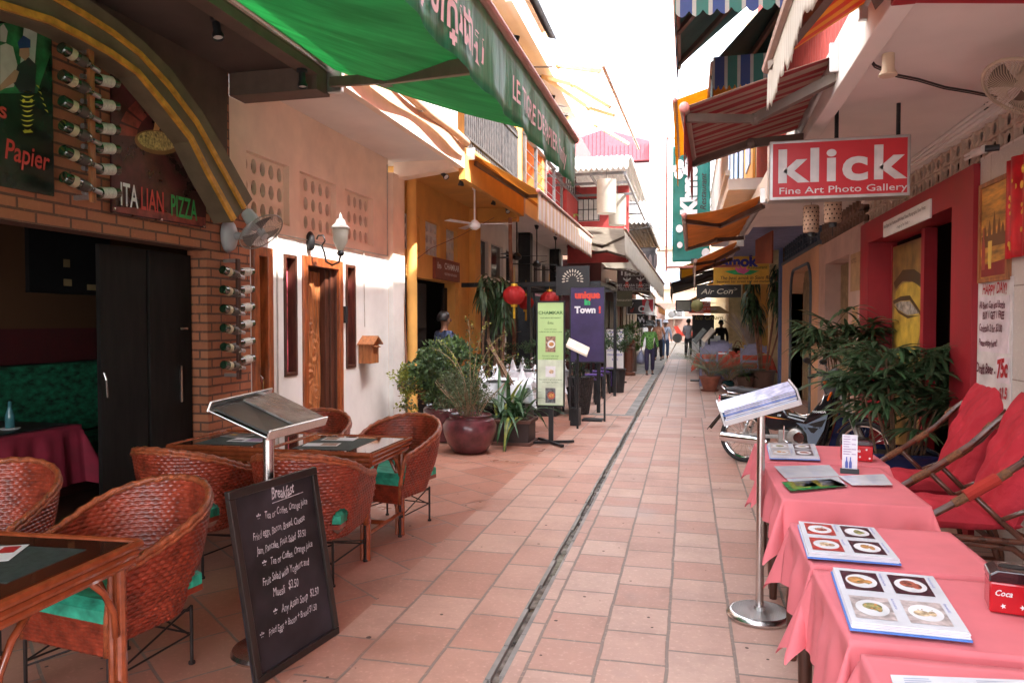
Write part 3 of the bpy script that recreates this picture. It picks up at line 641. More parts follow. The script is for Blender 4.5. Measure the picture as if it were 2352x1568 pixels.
# inside of the doorway
m = MB(); m.bx(RX+.27, 4.4, 9.2, 9.3, 0, 2.9, 0); m.bx(4.3, 4.4, 5.9, 9.3, 0, 2.9, 0); m.bx(RX+.27, 4.4, 5.8, 5.9, 0, 2.9, 0); m.bx(RX+.27, 4.4, 5.9, 9.2, 2.72, 2.8, 1); m.bx(RX+.27, 4.4, 5.9, 9.2, -.1, .0, 2)
m.build('shop_room', [mat('shop_dark', (.05, .02, .015), .8), mat('shop_ceiling', (.5, .25, .1), .8), mat('shop_floor', (.10, .045, .03), .5)], b)
e = at_x(2052, 600, 2.24).y; s_ = at_x(2142, 600, 2.24).y
d = thing('painted_door_panel', (2.24, (e+s_)/2, 0), 'open shop door panel painted with a big golden stone face and one eye', 'door panel')
m = MB(); m.bx(2.235, 2.27, s_, e, .03, 2.40); m.build('panel', mat('rust_gold', (.26, .16, .045), .35, var=.5, vs=3, dirt=.6, spec=.6), d)
def dp(a, z): return (2.2345, e+(s_-e)*a, z)
PZ = lambda pts, dx=0: [(2.2335-dx, e+(s_-e)*a, z) for a, z in pts][::-1]
gold = mat('gold_face', (.55, .38, .06), .4, var=.3, vs=4, dirt=.4); brow = mat('brow_dark', (.07, .045, .02), .5)
m = MB(); m.poly(PZ([(.06, 1.55), (.1, 1.9), (.3, 1.98), (.6, 1.97), (.8, 1.88), (.82, 1.55), (.7, 1.35), (.62, 1.2), (.5, 1.05), (.3, 1.1), (.1, 1.25)])); m.poly(PZ([(.7, 1.2), (.82, 1.3), (.96, 1.28), (.97, 1.1), (.75, 1.08)])); m.build('face', gold, d)
m = MB(); m.poly(PZ([(.04, 2.0), (.3, 2.12), (.6, 2.1), (.85, 2.0), (.96, 1.85), (.96, 1.75), (.8, 1.9), (.55, 1.98), (.3, 2.0), (.1, 1.93)], .0015)); m.poly(PZ([(.03, 1.80), (.25, 1.84), (.5, 1.84), (.78, 1.66), (.76, 1.63), (.5, 1.79), (.25, 1.79), (.05, 1.76)], .0015)); m.poly(PZ([(.03, 1.76), (.2, 1.66), (.45, 1.60), (.76, 1.63), (.45, 1.63), (.2, 1.69)], .0018)); m.build('brow', brow, d)
m = MB(); m.poly(PZ([(.08, 1.76), (.25, 1.785), (.5, 1.78), (.74, 1.65), (.45, 1.635), (.2, 1.695)], .003)); m.build('eye', mat('eye_grey', (.33, .30, .25), .5, var=.5, vs=12), d)
m = MB(); m.poly(PZ([(.1, 1.08), (.45, 1.06), (.42, .95), (.2, .85), (.05, .9)], .001)); m.build('green_patch', mat('patina_green', (.03, .22, .1), .5), d)
f = MB(); f.bx(2.14, 2.25, s_-.10, s_-.003, 0, 2.44); f.bx(2.23, 2.32, e+.01, e+.05, 0, 2.42); f.build('post', red_paint, d)
# accordion gates
def acc_gate(nm, X, y0, y1, z1, label):
    d = thing(nm, (X, (y0+y1)/2, 0), label, 'gate', 'folding metal gates on the pink wall'); gm = mat('tan_metal', (.42, .29, .16), .5, .3, var=.2, dirt=.3)
    n = int((y1-y0)/.075); m = MB()
    for i in range(n+1): y = y0+(y1-y0)*i/n; m.bx(X, X+.02, y-.009, y+.009, .03, z1)
    m.build('bars', gm, d); m = MB()
    for z in [z1*k/12 for k in range(1, 12)]:
        for i in range(n):
            ya, yb = y0+(y1-y0)*i/n, y0+(y1-y0)*(i+1)/n; sg = .03 if i % 2 else -.03
            m.bar((X+.03, ya, z+sg), (X+.03, yb, z-sg), .006, .012)
    m.build('lattice', gm, d)
    m = MB(); m.bx(X-.02, X-.001, y0+.25, y0+.33, 1.28, 1.38); m.tube(arc((X-.01, y0+.29, 1.38), .03, 0, 180, 6), .006); m.build('padlock', mat('brass', (.45, .3, .1), .3, 1), d)
b = thing('pink_house', (RX, 11.1, 0), 'weathered pink house wall with gate recess and notices beside the red frame', 'building')
m = MB(); wall_x(m, RX, .4, 9.55, 12.66, 0, 2.76, [(10.4, 12.1, -.01, 2.44)], side=1); m.build('wall', pink_wall, b)
m = MB(); m.bx(RX+.35, RX+.42, 10.3, 12.2, 0, 2.6, 0); m.build('recess', dark_hole, b)
m = MB(); m.bx(.94, RX+.5, 9.552, 12.66, 3.10, 3.2, 0); m.bx(.84, .94, 9.552, 12.66, 2.98, 3.26, 0); m.build('ceiling', ceil_white, b)
m = MB(); y = 9.6
while y < 12.5:
    m.bx(RX, RX+.05, y, y+.03, 2.77, 3.08); m.bx(RX, RX+.05, y+.10, y+.17, 2.86, 2.98); y += .2
m.bx(RX, RX+.05, 9.6, 12.6, 2.90, 2.93); m.build('vent_band', mat('vent_dim', (.22, .13, .09), .8), b)
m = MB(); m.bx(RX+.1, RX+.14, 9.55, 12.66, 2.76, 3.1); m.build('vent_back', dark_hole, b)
acc_gate('accordion_gate', RX+.22, 10.42, 12.08, 2.42, 'tan folding metal gate with padlock in the square recess nearer the red frame')
m = MB(); m.bx(RX-.008, RX-.001, 9.72, 10.25, 1.95, 2.42, 0); m.bx(RX-.008, RX-.001, 9.85, 10.12, 1.45, 1.75, 0)
txt(m, 'NOTICE', (RX-.009, 10.2, 2.3), (0, -1, 0), (0, 0, 1), .06, mi=1); m.build('notice', [mat('card_tan', (.45, .28, .14), .7, dirt=.3), mat('ink', (.12, .04, .03), .7)], b)
b = thing('peach_house', (RX, 15, 0), 'peach house with rounded arch doorway trimmed in grey', 'building')
# wall with an arched opening: ring of quads
def arch_wall(X, y0, y1, z1, oy0, oy1, oz, rad, th, mm, par):
    pts = [(oy0, 0)]+[(oy0+rad-rad*math.cos(R(a)), oz-rad+rad*math.sin(R(a))) for a in range(0, 91, 15)]+[(oy1-rad+rad*math.sin(R(a)), oz-rad+rad*math.cos(R(a))) for a in range(0, 91, 15)]+[(oy1, 0)]
    m = MB(); m.bx(X, X+th, y0, oy0, 0, z1); m.bx(X, X+th, oy1, y1, 0, z1)
    up = pts[1:-1]
    for i in range(len(up)-1):
        (a, za), (c, zc) = up[i], up[i+1]
        if abs(a-c) < 1e-6: continue
        m.poly([(X, a, za), (X, c, zc), (X, c, z1), (X, a, z1)])
    for i in range(len(pts)-1):
        (a, za), (c, zc) = pts[i], pts[i+1]; m.poly([(X, a, za), (X+th, a, za), (X+th, c, zc), (X, c, zc)])
    m.build('wall', mm, par)
    q = MB(); q.tube([(X-.012, a, z) for a, z in pts], .028, 6); q.build('arch_trim', mat('slate_paint', (.10, .12, .14), .6), par)
arch_wall(RX, 12.665, 17.4, 2.80, 13.35, 15.9, 2.58, .45, .4, peach_wall, b)
m = MB(); m.bx(RX-.02, RX+.3, 12.665, 17.4, 2.80, 2.86); m.build('coping', mat('slate_paint', (.10, .12, .14)), b)
m = MB(); m.bx(RX+.35, RX+.42, 12.7, 17.3, 0, 2.79, 0); m.build('recess', dark_hole, b)
m = MB(); m.bx(.94, 3, 12.665, 17.4, 3.2, 3.3, 1); m.bx(.86, .94, 12.665, 17.4, 3.02, 3.3, 0); m.bx(RX+.1, RX+.2, 12.7, 17.4, 2.86, 3.2, 2); m.build('ceiling', [ceil_white, mat('ceiling_blue', (.24, .26, .42), .8), mat('vent_slate', (.07, .09, .12), .7)], b)
m = MB()
for i in range(14): m.bx(RX, RX+.10, 12.8+i*.32, 12.86+i*.32, 2.865, 3.19)
for z in (2.95, 3.07): m.bx(RX+.01, RX+.09, 12.7, 17.3, z, z+.02)
m.build('vent_band', mat('vent_slate', (.07, .09, .12)), b)
acc_gate('accordion_gate', RX+.22, 13.4, 15.85, 2.55, 'tan folding metal gate inside the peach arch')
# ================================================================ right: further restaurants
b = thing('khmer_restaurant', (2.5, 22, 0), 'open fronted restaurant with blue and yellow columns behind the dining tables', 'building')
m = MB(); m.bx(4.2, 4.3, 17.4, 31, 0, 3.4, 0); m.bx(2.05, 4.2, 17.41, 17.5, 0, 3.2, 0); m.bx(2.3, 4.2, 24.4, 24.5, 0, 3.4, 1); m.bx(.95, 4.3, 17.41, 31, 3.32, 3.42, 2); m.build('walls', [mat('dim_wall', (.10, .055, .035), .8), mat('bamboo_screen', (.45, .27, .09), .7, var=.3, stretch=(30, 30, 1)), mat('ceiling_blue', (.24, .26, .42))], b)
for y, x, mm in ((17.55, 2.0, 'blue_col'), (19.2, 1.95, 'cream_col'), (21.5, 1.95, 'yel_col'), (24.6, 1.95, 'yel_col'), (27.5, 1.9, 'yel_col')):
    cc = {'blue_col': mat('column_blue', (.12, .16, .32), .6), 'cream_col': mat('column_cream', (.68, .50, .26), .7), 'yel_col': stucco_yellow}[mm]
    m = MB(); m.bx(x, x+.28, y, y+.28, 0, 3.32); m.build('column', cc, b)
m = MB(); m.bx(.9, 1.0, 17.41, 31, 3.1, 3.5); m.build('fascia', mat('fascia_violet', (.40, .40, .62), .6), b)
m = MB(); m.bx(1.05, 4, 12.42, 31, 3.45, 7.4, 0); m.build('upper_wall', mat('upper_cream', (.70, .58, .36), .8), b)
m = MB(); m.bx(1.0, 1.04, 12.6, 15.5, 3.6, 6.2, 0)
for i in range(8): m.bx(.98, 1.0, 13+i*1.6, 13.9+i*1.6, 4.2, 6.0, 1)
m.build('shutter', [stucco_yellow, mat('window_blue', (.05, .14, .3), .3)], b)
m = MB()
for i in range(46): m.bx(.50, .52, 10.5+i*.17, 10.53+i*.17, 3.62, 4.5)
m.bx(.48, .54, 10.5, 18.4, 4.5, 4.56); m.bx(.48, .54, 10.5, 18.4, 3.55, 3.62); m.bx(.52, 1.05, 10.5, 18.4, 3.35, 3.5); m.build('balcony_railing', white_paint, b)
b = thing('far_right_house', (3, 40, 0), 'pale yellow far house on the right where the lane ends', 'building')
m = MB(); m.bx(1.6, 6, 31.2, 56, 0, 8.5); m.build('wall', mat('pale_yellow', (.6, .5, .28), .8), b)
m = MB(); m.bx(1.3, 1.6, 31.5, 33, 2.9, 3.4); m.bx(.9, 1.6, 33, 45, 3.2, 3.3); m.build('canopy', stucco_yellow, b)
# ================================================================ awnings
def awning(label, r0, r1, t0, t1, fab, val=None, drop=.25, sag=.0, arms=((0.12, 0.4), (0.88, 0.6)), armm=None, name='awning', elbow=-.10, knob=True, group=None, valfab=None, ragged=0, roller=None, roots=True, wav=.4):
    r0, r1, t0, t1 = map(Vector, (r0, r1, t0, t1)); armm = armm or mat('awning_arm', (.16, .12, .10), .5, .4)
    d = thing(name, ((r0+r1)/2), label, 'awning', group)
    if fab:
        m = MB(); m.grid(lambda s, t: lerp(lerp(r0, r1, s), lerp(t0, t1, s), t)+Vector((0, 0, -sag*math.sin(math.pi*t)*(1+.5*math.sin(s*9))+.006*math.sin(s*37+t*3))), 40, 16); m.build('fabric', fab, d, smooth=True, solid=.003)
    m = MB(); m.tube([t0, t1], .030, 10); m.build('front_bar', mat('bar_pinkbrown', (.38, .24, .20), .45, .2), d, smooth='auto')
    if knob:
        for q in (t0, t1): m = MB(); m.sph(q, .032, mi=0); m.build('end_knob', mat('knob_pink', (.62, .25, .22), .5), d, smooth=True)
    if val:
        m = MB(); L = (t1-t0).length; rr = random.Random(int(L*100))
        n = max(30, int(L*34)); low = [drop*(1-ragged*rr.random()) for _ in range(n+1)]
        out = Vector((t0.x-r0.x, t0.y-r0.y, 0)).normalized() if (t0-r0).length > 0 else Vector((1, 0, 0))
        def vf(s, t):
            k = s*n; i = int(min(k, n-1)); dl = low[i]*(1-(k-i))+low[i+1]*(k-i)
            return lerp(t0, t1, s)+Vector((0, 0, -.03-dl*t))+out*(wav*(.014*t*math.sin(s*L*11)+.003*t*math.sin(s*L*31+2)))
        m.grid(vf, n, 6); m.build('valence', val, d, smooth=True, solid=.002)
    for s, bend in arms:
        a = lerp(r0, r1, s)+Vector((0, 0, -.10)); c = lerp(t0, t1, s)+Vector((0, 0, -.04)); mid = lerp(a, c, .5)+(r1-r0).normalized()*((r1-r0).length*.22 if s < .5 else -(r1-r0).length*.22)*(1 if bend > 0 else -1)+Vector((0, 0, elbow*.3))
        m = MB(); m.bar(a, mid, .045, .06); m.bar(mid, c, .04, .05); m.sph(mid, .04, n=8, m=6); m.build('arm', armm, d)
    if roots:
        m = MB(); m.tube([r0, r1], .05 if roller is None else .06, 12); m.build('roller', roller or alu, d, smooth='auto')
        for q in (r0, r1): m = MB(); m.obx(q+Vector((0, 0, -.02)), .12, .03, .17); m.build('wall_bracket', alu, d, bev=.005)
    return d
green = mat('green_canvas', (.075, .31, .14), .75, var=.16, vs=3, bump=.2, tl=.55, dirt=.25, stretch=(.4, 3, 1))
valg = mat('green_vinyl', (.035, .27, .14), .38, var=.25, vs=4, bump=.25, bs=7, tl=.12, stretch=(1, 2.5, .35), bd=.03)
ga = awning('big translucent green awning with lettered front flap over the brick restaurant', (-3.12, -1.4, 3.83), (-3.12, 6.1, 3.83), (-.92, -1.2, 2.97), (-.92, 6.17, 3.08), green, valg, .37, sag=.05, arms=(), knob=False, roller=steel, wav=1)
m = MB(); j = Vector((-2.42, 5.72, 3.56)); m.bar((-3.08, 6.05, 3.68), j, .05, .085); m.bar(j, (-.97, 3.85, 2.95), .055, .095); m.obx(j, .09, .09, .12); m.build('arm', mat('awning_arm_brown', (.20, .15, .11), .5, .3), ga, bev=.006)
m = MB(); m.bx(-3.14, -3.0, 6.08, 6.14, 3.60, 3.92); m.build('bracket', alu, ga, bev=.01)
lt = mat('lettering_pink', (.72, .62, .65), .5, var=.1)
m = MB(); Mw = lambda yy: (-.88, yy, 0)
txt(m, 'LE TIGRE DE PAPIER Family', (-.868, 3.86, 2.76), (0, 1, 0), (0, 0, 1), .125, bold=.015, wide=.88, lift=.012)
txt(m, 'រ៉េស្តូរ៉ង់ខ្លាក្រដាស', (-.868, 1.75, 2.72), (0, 1, 0), (0, 0, 1), .17, bold=.03, wide=.86, lift=.012)
tb = m
# let the letters follow the folds of the flap
T0 = Vector((-.92, -1.2, 2.97)); T1_ = Vector((-.92, 6.17, 3.08)); Lg = (T1_-T0).length
for i, pnt in enumerate(tb.v):
    s = (pnt.y+1.2)/7.37; t = max(0, min(1, (lerp(T0, T1_, s).z-.03-pnt.z)/.37)); pnt.x = -.92+.010+.014*t*math.sin(s*Lg*11)+.003*t*math.sin(s*Lg*31+2)
tb.build('lettering', lt, ga)
red_str = stripes('red_beige_stripes', [(1, (.30, .02, .03)), (1, (.36, .24, .19))], 1, .12, tl=.3)
roy = stripes('red_yellow_stripes', [(1, (.62, .08, .03)), (1, (.72, .34, .03))], 1, .15, tl=.45)
whv = stripes('white_valence', [(5, (.72, .66, .58)), (1, (.55, .45, .38))], 1, .05, tl=.25)
orange = mat('orange_canvas', (.62, .27, .06), .8, var=.15, vs=3, bump=.3, bs=9, tl=.35, dirt=.2)
awning('nearest right awning in orange and red stripes with ragged white flap', (.84, .4, 3.30), (.86, 3.95, 3.14), (.40, .4, 2.80), (.38, 3.92, 2.83), roy, whv, .21, ragged=.3, arms=((.95, 1),), knob=False, name='striped_awning')
awning('red and beige striped awning sloping out above the red gallery sign', (.85, 4.66, 3.12), (.85, 6.1, 3.06), (-.03, 4.62, 2.86), (.03, 6.08, 2.84), red_str, mat('red_flap', (.40, .05, .04), .8, tl=.2, dirt=.2), .30, ragged=.5, name='striped_awning', arms=((.06, 1), (.94, 1)))
awning('orange canvas awning behind the red gallery sign', (.85, 8.9, 3.02), (.85, 12.8, 3.02), (-.05, 8.85, 2.80), (-.03, 12.7, 2.78), orange, None, sag=.05, name='canvas_awning', arms=((.06, 1), (.94, 1)))
awning('small pale orange awning with torn pale flap beyond the orange canvas one', (.86, 13.2, 2.95), (.86, 16.2, 2.95), (.12, 13.2, 2.62), (.12, 16.2, 2.60), orange, mat('pale_flap', (.6, .48, .4), .8, tl=.2), .40, ragged=.6, name='canvas_awning', knob=False)
awning('yellow canvas awning high above the striped one', (.95, 9.2, 4.55), (.95, 12.3, 4.55), (-.17, 9.1, 4.20), (-.17, 12.3, 4.22), mat('yellow_canvas', (.85, .52, .07), .8, tl=.6, var=.06), mat('yellow_canvas', (.78, .42, .05)), .45, arms=(), name='canvas_awning')
bg_str = stripes('blue_green_stripes', [(3, (.015, .05, .2)), (1, (.4, .4, .36)), (3, (.015, .15, .12)), (1, (.4, .4, .36))], 1, .34, tl=.25)
gd = mat('green_dull_roof', (.05, .12, .11), .7, tl=.2, stretch=(1, 1, 1))
awning('lower blue and green awning with scalloped hanging flap high on the right', (1.0, 8.0, 5.05), (1.0, 11.6, 5.05), (.24, 8.2, 4.30), (.24, 11.4, 4.30), gd, bg_str, .33, ragged=.12, arms=((.1, 1), (.9, 1)), knob=False, name='balcony_awning')
awning('topmost blue and green awning with scalloped edge at the top right', (1.0, 6.3, 5.35), (1.0, 8.6, 5.35), (-.12, 6.35, 4.42), (-.12, 8.6, 4.42), gd, bg_str, .36, ragged=.12, arms=((.1, 1), (.5, 1), (.9, 1)), knob=False, name='balcony_awning')
# end flap of the blue-green awnings (facing the viewer)
bgx = stripes('blue_green_stripes_end', [(3, (.015, .05, .2)), (1, (.4, .4, .36)), (3, (.015, .15, .12)), (1, (.4, .4, .36))], 0, .26, tl=.25)
for (xa, xb, y, z, dz, lab) in ((.24, .80, 8.18, 4.36, .30, 'striped scalloped end flap under the lower blue and green awning'), (-.12, 1.0, 6.33, 4.40, .28, 'striped scalloped end flap under the topmost blue and green awning')):
    m = MB(); n = 40
    for i in range(n):
        a, c = xa+(xb-xa)*i/n, xa+(xb-xa)*(i+1)/n; sc1 = .05*abs(math.sin(i*math.pi/4)); sc2 = .05*abs(math.sin((i+1)*math.pi/4))
        m.prism([(a, y, z), (c, y, z), (c, y, z-dz-sc2), (a, y, z-dz-sc1)], (0, .006, 0))
    o_ = m.build('end_flap', bgx, None); tag(o_, lab, 'awning flap')
ys = stripes('yellow_stripes', [(3, (.72, .38, .07)), (1, (.5, .22, .05)), (2, (.76, .5, .2)), (1, (.55, .3, .1))], 1, .22, tl=.4)
ysv = stripes('pastel_stripes', [(2, (.70, .62, .58)), (1, (.62, .34, .28)), (2, (.72, .55, .3)), (1, (.6, .45, .5)), (2, (.74, .70, .66))], 1, .30, tl=.25)
awning('yellow striped awning with pastel striped flap over the yellow house', (-3.0, 10.1, 3.95), (-3.0, 16.0, 3.95), (-2.05, 10.2, 3.40), (-2.02, 15.9, 3.38), ys, ysv, .42, arms=((.04, 1), (.96, 1)), name='striped_awning', roller=stripes('yellow_roll', [(2, (.72, .36, .06)), (1, (.5, .25, .06))], 1, .09, tl=0))
pw = mat('pale_canvas', (.66, .62, .57), .8, tl=.4, var=.06)
awning('off white canvas awning with fringed flap over the veranda', (-3.0, 16.5, 3.72), (-3.0, 26, 3.5), at_y(1435, 525, 16.4), at_y(1525, 652, 26), pw, pw, .62, ragged=.25, arms=((.06, 1), (.5, 1), (.94, 1)), name='canvas_awning')
# bare folding arms and mat roof high on the left
d = thing('bare_awning_frame', (-2.8, 12, 5.9), 'bare cream folding awning arms without fabric against the white sky', 'awning frame')
cream_m = mat('cream_metal', (.68, .50, .25), .5, .1)
for pts in ([(1248, 76), (1283, 152), (1380, 164)], [(1245, 176), (1315, 195), (1402, 247)], [(1250, 178), (1352, 248), (1411, 266)], [(1301, 271), (1370, 288), (1444, 331)]):
    Ys = (11.6, 11.6, 11.5) if pts[0][1] < 100 else (13.5, 13.3, 13) if pts[0][1] < 200 else (16, 16, 16.4)
    q = [at_y(u, v, yy) for (u, v), yy in zip(pts, Ys)]
    m = MB(); m.bar(q[0], q[1], .05, .07); m.bar(q[1], q[2], .045, .06); m.sph(q[1], .05, n=8, m=6); m.build('arm', cream_m, d)
m = MB(); m.tube([at_y(1384, 150, 11.5), at_y(1467, 342, 17.2)], .03); m.build('front_bar', mat('bar_pale', (.6, .45, .4), .5), d)
b = thing('roof_terrace', (-3, 12, 5.6), 'upper terrace ceiling with pale beam above the yellow house', 'building')
m = MB(); zc = 6.25; m.bx(-4.2, -2.55, 10.3, 18, zc, zc+.12); m.bx(-2.55, -2.45, 10.3, 18, zc-.15, zc+.2); m.bx(-4.2, -4.1, 10.0, 18, 5.0, zc); m.build('ceiling', ceil_white, b)
c1 = at_z(1266, 104, 6.6)
d = thing('mat_roof', (-3, c1.y-1, 6.8), 'brown woven mat canopy with corrugated edge jutting at the top of the picture', 'canopy')
m = MB(); yA = c1.y; m.grid(lambda s, t: Vector((c1.x-2.6*t, yA-5*s, 6.6+.75*t)), 10, 4); m.build('mat', mat('woven_mat', (.50, .30, .17), .85, var=.2, vs=14, bump=.5, bs=120, tl=.35), d, solid=.02)
m = MB(); m.grid(lambda s, t: Vector((c1.x+.10-2.7*t, yA+.02-5*s, 6.70+.75*t+.02*math.sin(s*2*math.pi*60))), 300, 2); m.build('corrugated_roof', mat('roof_dark', (.08, .09, .11), .5), d, solid=.01)
m = MB(); m.bar((c1.x-.1, yA-.5, 6.55), (c1.x-2.4, yA-.5, 7.2), .04, .05); m.bar((c1.x-.2, yA-.5, 6.55), (c1.x-1.8, yA-.2, 5.9), .04, .05); m.build('strut', wood_mid, d)
# ================================================================ signs
d = thing('gallery_sign', (1.0, 5.5, 2.6), 'red light box sign with white letters klick Fine Art Photo Gallery', 'sign')
TL = at_y(1768, 325, 5.5); TR = at_y(2093, 308, 5.5); BRr = at_y(2095, 452, 5.5); BL = at_y(1768, 461, 5.5)
x0, x1, z0, z1 = TL.x, TR.x, BL.z, TL.z
m = MB(); m.bx(x0, x1, 5.5, 5.66, z0, z1); m.build('case', alu, d, bev=.006)
m = MB(); m.bx(x0+.022, x1-.022, 5.494, 5.499, z0+.022, z1-.022); m.build('face', mat('sign_red', (.52, .02, .03), .35, var=.04), d)
W = x1-x0; H_ = z1-z0; m = MB()
txt(m, 'klick', (x0+.045, 5.493, z0+.125), (1, 0, 0), (0, 0, 1), .228, bold=.04, wide=1.22, space=1.12)
txt(m, 'Fine Art Photo Gallery', (x0+.06, 5.493, z0+.040), (1, 0, 0), (0, 0, 1), .047, bold=.006, wide=1.36)
m.build('lettering', mat('sign_white', (.62, .58, .57), .45), d)
m = MB(); m.tube([(x0+.45, 5.58, z1), (x0+.45, 5.58, 3.06)], .014); m.tube([(x1-.06, 5.58, z1), (x1-.06, 5.58, 3.06)], .014); m.build('hanger', black_metal, d)
d = thing('shop_notice', (RX-.05, 8, 2.6), 'narrow white notice board about silver prints on the red lintel', 'sign')
a_ = at_x(2032, 505, 1.985); c_ = at_x(2140, 440, 1.985)
m = MB(); m.bx(1.972, 1.988, c_.y, a_.y, 2.44, 2.60); m.build('board', white_paint, d)
m = MB(); txt(m, 'Not Digital, but Traditional B/W Hand Tinted Photographic Silver Prints', (1.971, a_.y-.04, 2.53), (0, -1, 0), (0, 0, 1), .034, bold=.01); txt(m, '•  Images by Pier Poretti  •', (1.971, (a_.y+c_.y)/2+.25, 2.47), (0, -1, 0), (0, 0, 1), .03, bold=.01); m.build('lettering', mat('ink_grey', (.1, .08, .08), .7), d)
# poster in brown frame, red banner strip, hand lettered sheets
d = thing('framed_poster', (2.0, 5.66, 2.2), 'brown framed beer poster with temple towers at sunset on the white tiles', 'picture')
m = MB(); y0, y1, z0, z1 = 5.40, 5.90, 1.84, 2.53
wall_x(m, 2.0, .029, y0, y1, z0, z1, [(y0+.03, y1-.03, z0+.03, z1-.03)], side=1); m.build('frame', wood_mid, d)
m = MB(); m.bx(2.012, 2.028, y0+.03, y1-.03, z0+.03, z1-.03); m.build('print', mat('sunset', (.62, .30, .05), .3, var=.45, vs=3, stretch=(1, 1, 5)), d)
m = MB(); X_ = 2.0105
tw = []
for cy, hh in ((5.64, .17), (5.56, .12), (5.72, .12), (5.80, .09), (5.50, .08)): m.poly([(X_, cy+.03, 2.15), (X_, cy+.02, 2.15+hh*.6), (X_, cy, 2.15+hh), (X_, cy-.02, 2.15+hh*.6), (X_, cy-.03, 2.15)]); 
m.poly([(X_+.0003, 5.86, 2.08), (X_+.0003, 5.86, 2.16), (X_+.0003, 5.44, 2.16), (X_+.0003, 5.44, 2.08)]); m.build('temple', mat('temple_brown', (.18, .07, .02), .5), d)
m = MB(); m.poly([(X_, 5.86, 1.88), (X_, 5.86, 1.96), (X_, 5.44, 1.98), (X_, 5.44, 1.88)]); m.build('table_edge', mat('deep_red', (.25, .02, .02), .5), d)
m = MB(); m.poly([(X_-.001, 5.85, 1.93), (X_-.001, 5.85, 2.1), (X_-.001, 5.83, 2.15), (X_-.001, 5.83, 2.22), (X_-.001, 5.81, 2.22), (X_-.001, 5.81, 2.15), (X_-.001, 5.79, 2.1), (X_-.001, 5.79, 1.93)]); m.build('bottle', mat('bottle_red', (.4, .06, .04), .4), d)
m = MB(); m.poly([(X_-.001, 5.73, 1.93), (X_-.001, 5.74, 2.12), (X_-.001, 5.67, 2.12), (X_-.001, 5.68, 1.93)]); m.build('glass', mat('beer_yellow', (.75, .5, .1), .4), d)
d = thing('red_hanging', (2.0, 5.25, 2.2), 'glittering red festive cloth strip at the right edge beside the poster', 'hanging')
m = MB(); m.grid(lambda s, t: Vector((1.99+.02*math.sin(s*18)*(1-.3*t), 5.40-.5*s, 2.60-.63*t)), 30, 6); m.build('cloth', mat('festive_red', (.60, .01, .02), .35, var=.2), d, smooth=True, solid=.004)
m = MB(); rr = random.Random(4)
for i in range(26):
    y = 5.38-rr.random()*.42; z = 2.0+rr.random()*.55; k = .012+rr.random()*.016; s = (5.40-y)/.5; xx = 1.983+.02*math.sin(s*18)
    m.poly([(xx, y+k*math.cos(a), z+k*math.sin(a)) for a in [6.28*q/8 for q in range(8)]][::-1])
m.build('sequins', mat('gold_dot', (.8, .5, .05), .3, .4), d)
ink_red = mat('marker_red', (.45, .02, .03), .6); ink_dark = mat('marker_dark', (.12, .02, .04), .6)
d = thing('price_sheets', (2.0, 5.6, 1.3), 'hand lettered drinks price sheets taped on the white tiles', 'poster')
m = MB(); m.bx(2.022, 2.028, 5.36, 5.94, .60, 1.86, 0); m.bx(2.018, 2.0215, 5.40, 5.90, 1.36, 1.74, 1); m.bx(2.018, 2.0215, 5.38, 5.58, 1.165, 1.335, 1); m.build('sheet', [mat('sheet_white', (.66, .63, .62), .6), mat('sheet_pinkish', (.70, .62, .66), .6)], d)
for s, y, z, h, mm, bo in (('HAPPY DAY!', 5.84, 1.755, .062, 1, .02), ('All Beer, Can and Bottle', 5.89, 1.66, .042, 0, .02), ('BUY 1 GET 1 FREE', 5.83, 1.59, .044, 0, .03), ('Cocktails 2 for $3.00', 5.89, 1.50, .044, 0, .02), ('Please enjoy here!!', 5.89, 1.40, .040, 0, .02), ('Draft Beer -', 5.93, 1.21, .058, 0, .03), ('75c', 5.57, 1.20, .10, 1, .05), ('Soft Drink 2 for', 5.93, 1.06, .052, 0, .03), ('$1.5', 5.53, 1.06, .062, 1, .05), ('We serve breakfast', 5.92, .91, .046, 0, .02), ('from 8.00am', 5.88, .78, .044, 1, .01)):
    m = MB(); txt(m, s, (2.0175, y, z), (0, -1, 0), (0, 0, 1), h*1.18, bold=bo+.01, wide=.72 if len(s) < 14 else .64, shear=.1, jit=.1); m.build('handwriting', (ink_dark, ink_red)[mm], d)
# ================================================================ woven armchairs (front faces -y)
wick = mat('red_wicker', (.25, .036, .016), .34, var=.3, vs=16, bump=.12, bs=150, dirt=.35, coat=.25)
batik = mat('green_batik_bright', (.035, .38, .24), .6, var=.4, vs=8, bump=.2, bs=14, stretch=(1, 3, 1), bd=.02)
def rimpt(t):
    """t 0..1 round the back from the left arm front to the right arm front; gives plan x,y and arm height"""
    a = 0.30; L1 = .34; L2 = math.pi*.335; tot = 2*L1+L2; s = t*tot
    if s < L1: x, y = -.335, -.24+s; n_ = (-1, 0)
    elif s > L1+L2: x, y = .335, -.24+(tot-s); n_ = (1, 0)
    else:
        g = math.pi-(s-L1)/L2*math.pi; x, y = .335*math.cos(g), .10+.30*math.sin(g); n_ = (math.cos(g), math.sin(g))
    k = math.sin(math.pi*t); hgt = .60+.21*k**1.6
    return x, y, n_, hgt, s
def shell(t, q):
    x, y, n_, hgt, s = rimpt(t); zb = .27; z = zb+(hgt-zb)*q
    lean = (z-.30)*.22-.10+(.02*math.sin(math.pi*q)); f = 1+lean/.335*1.0
    px, py = x*f, (y-.0)*f if y > 0 else y
    rows = z/.0205; row = math.floor(rows); fr = rows-row
    d = .011*(math.sin(math.pi*fr)**.6)*(.35+.65*abs(math.sin(math.pi*(s/.042+.5*(row % 2)))))
    return Vector((px+n_[0]*d, py+n_[1]*d, z))
def hole(t, q):
    for c in (.30, .70):
        if ((t-c)/.045)**2+((q-.24)/.17)**2 < 1: return True
    return False
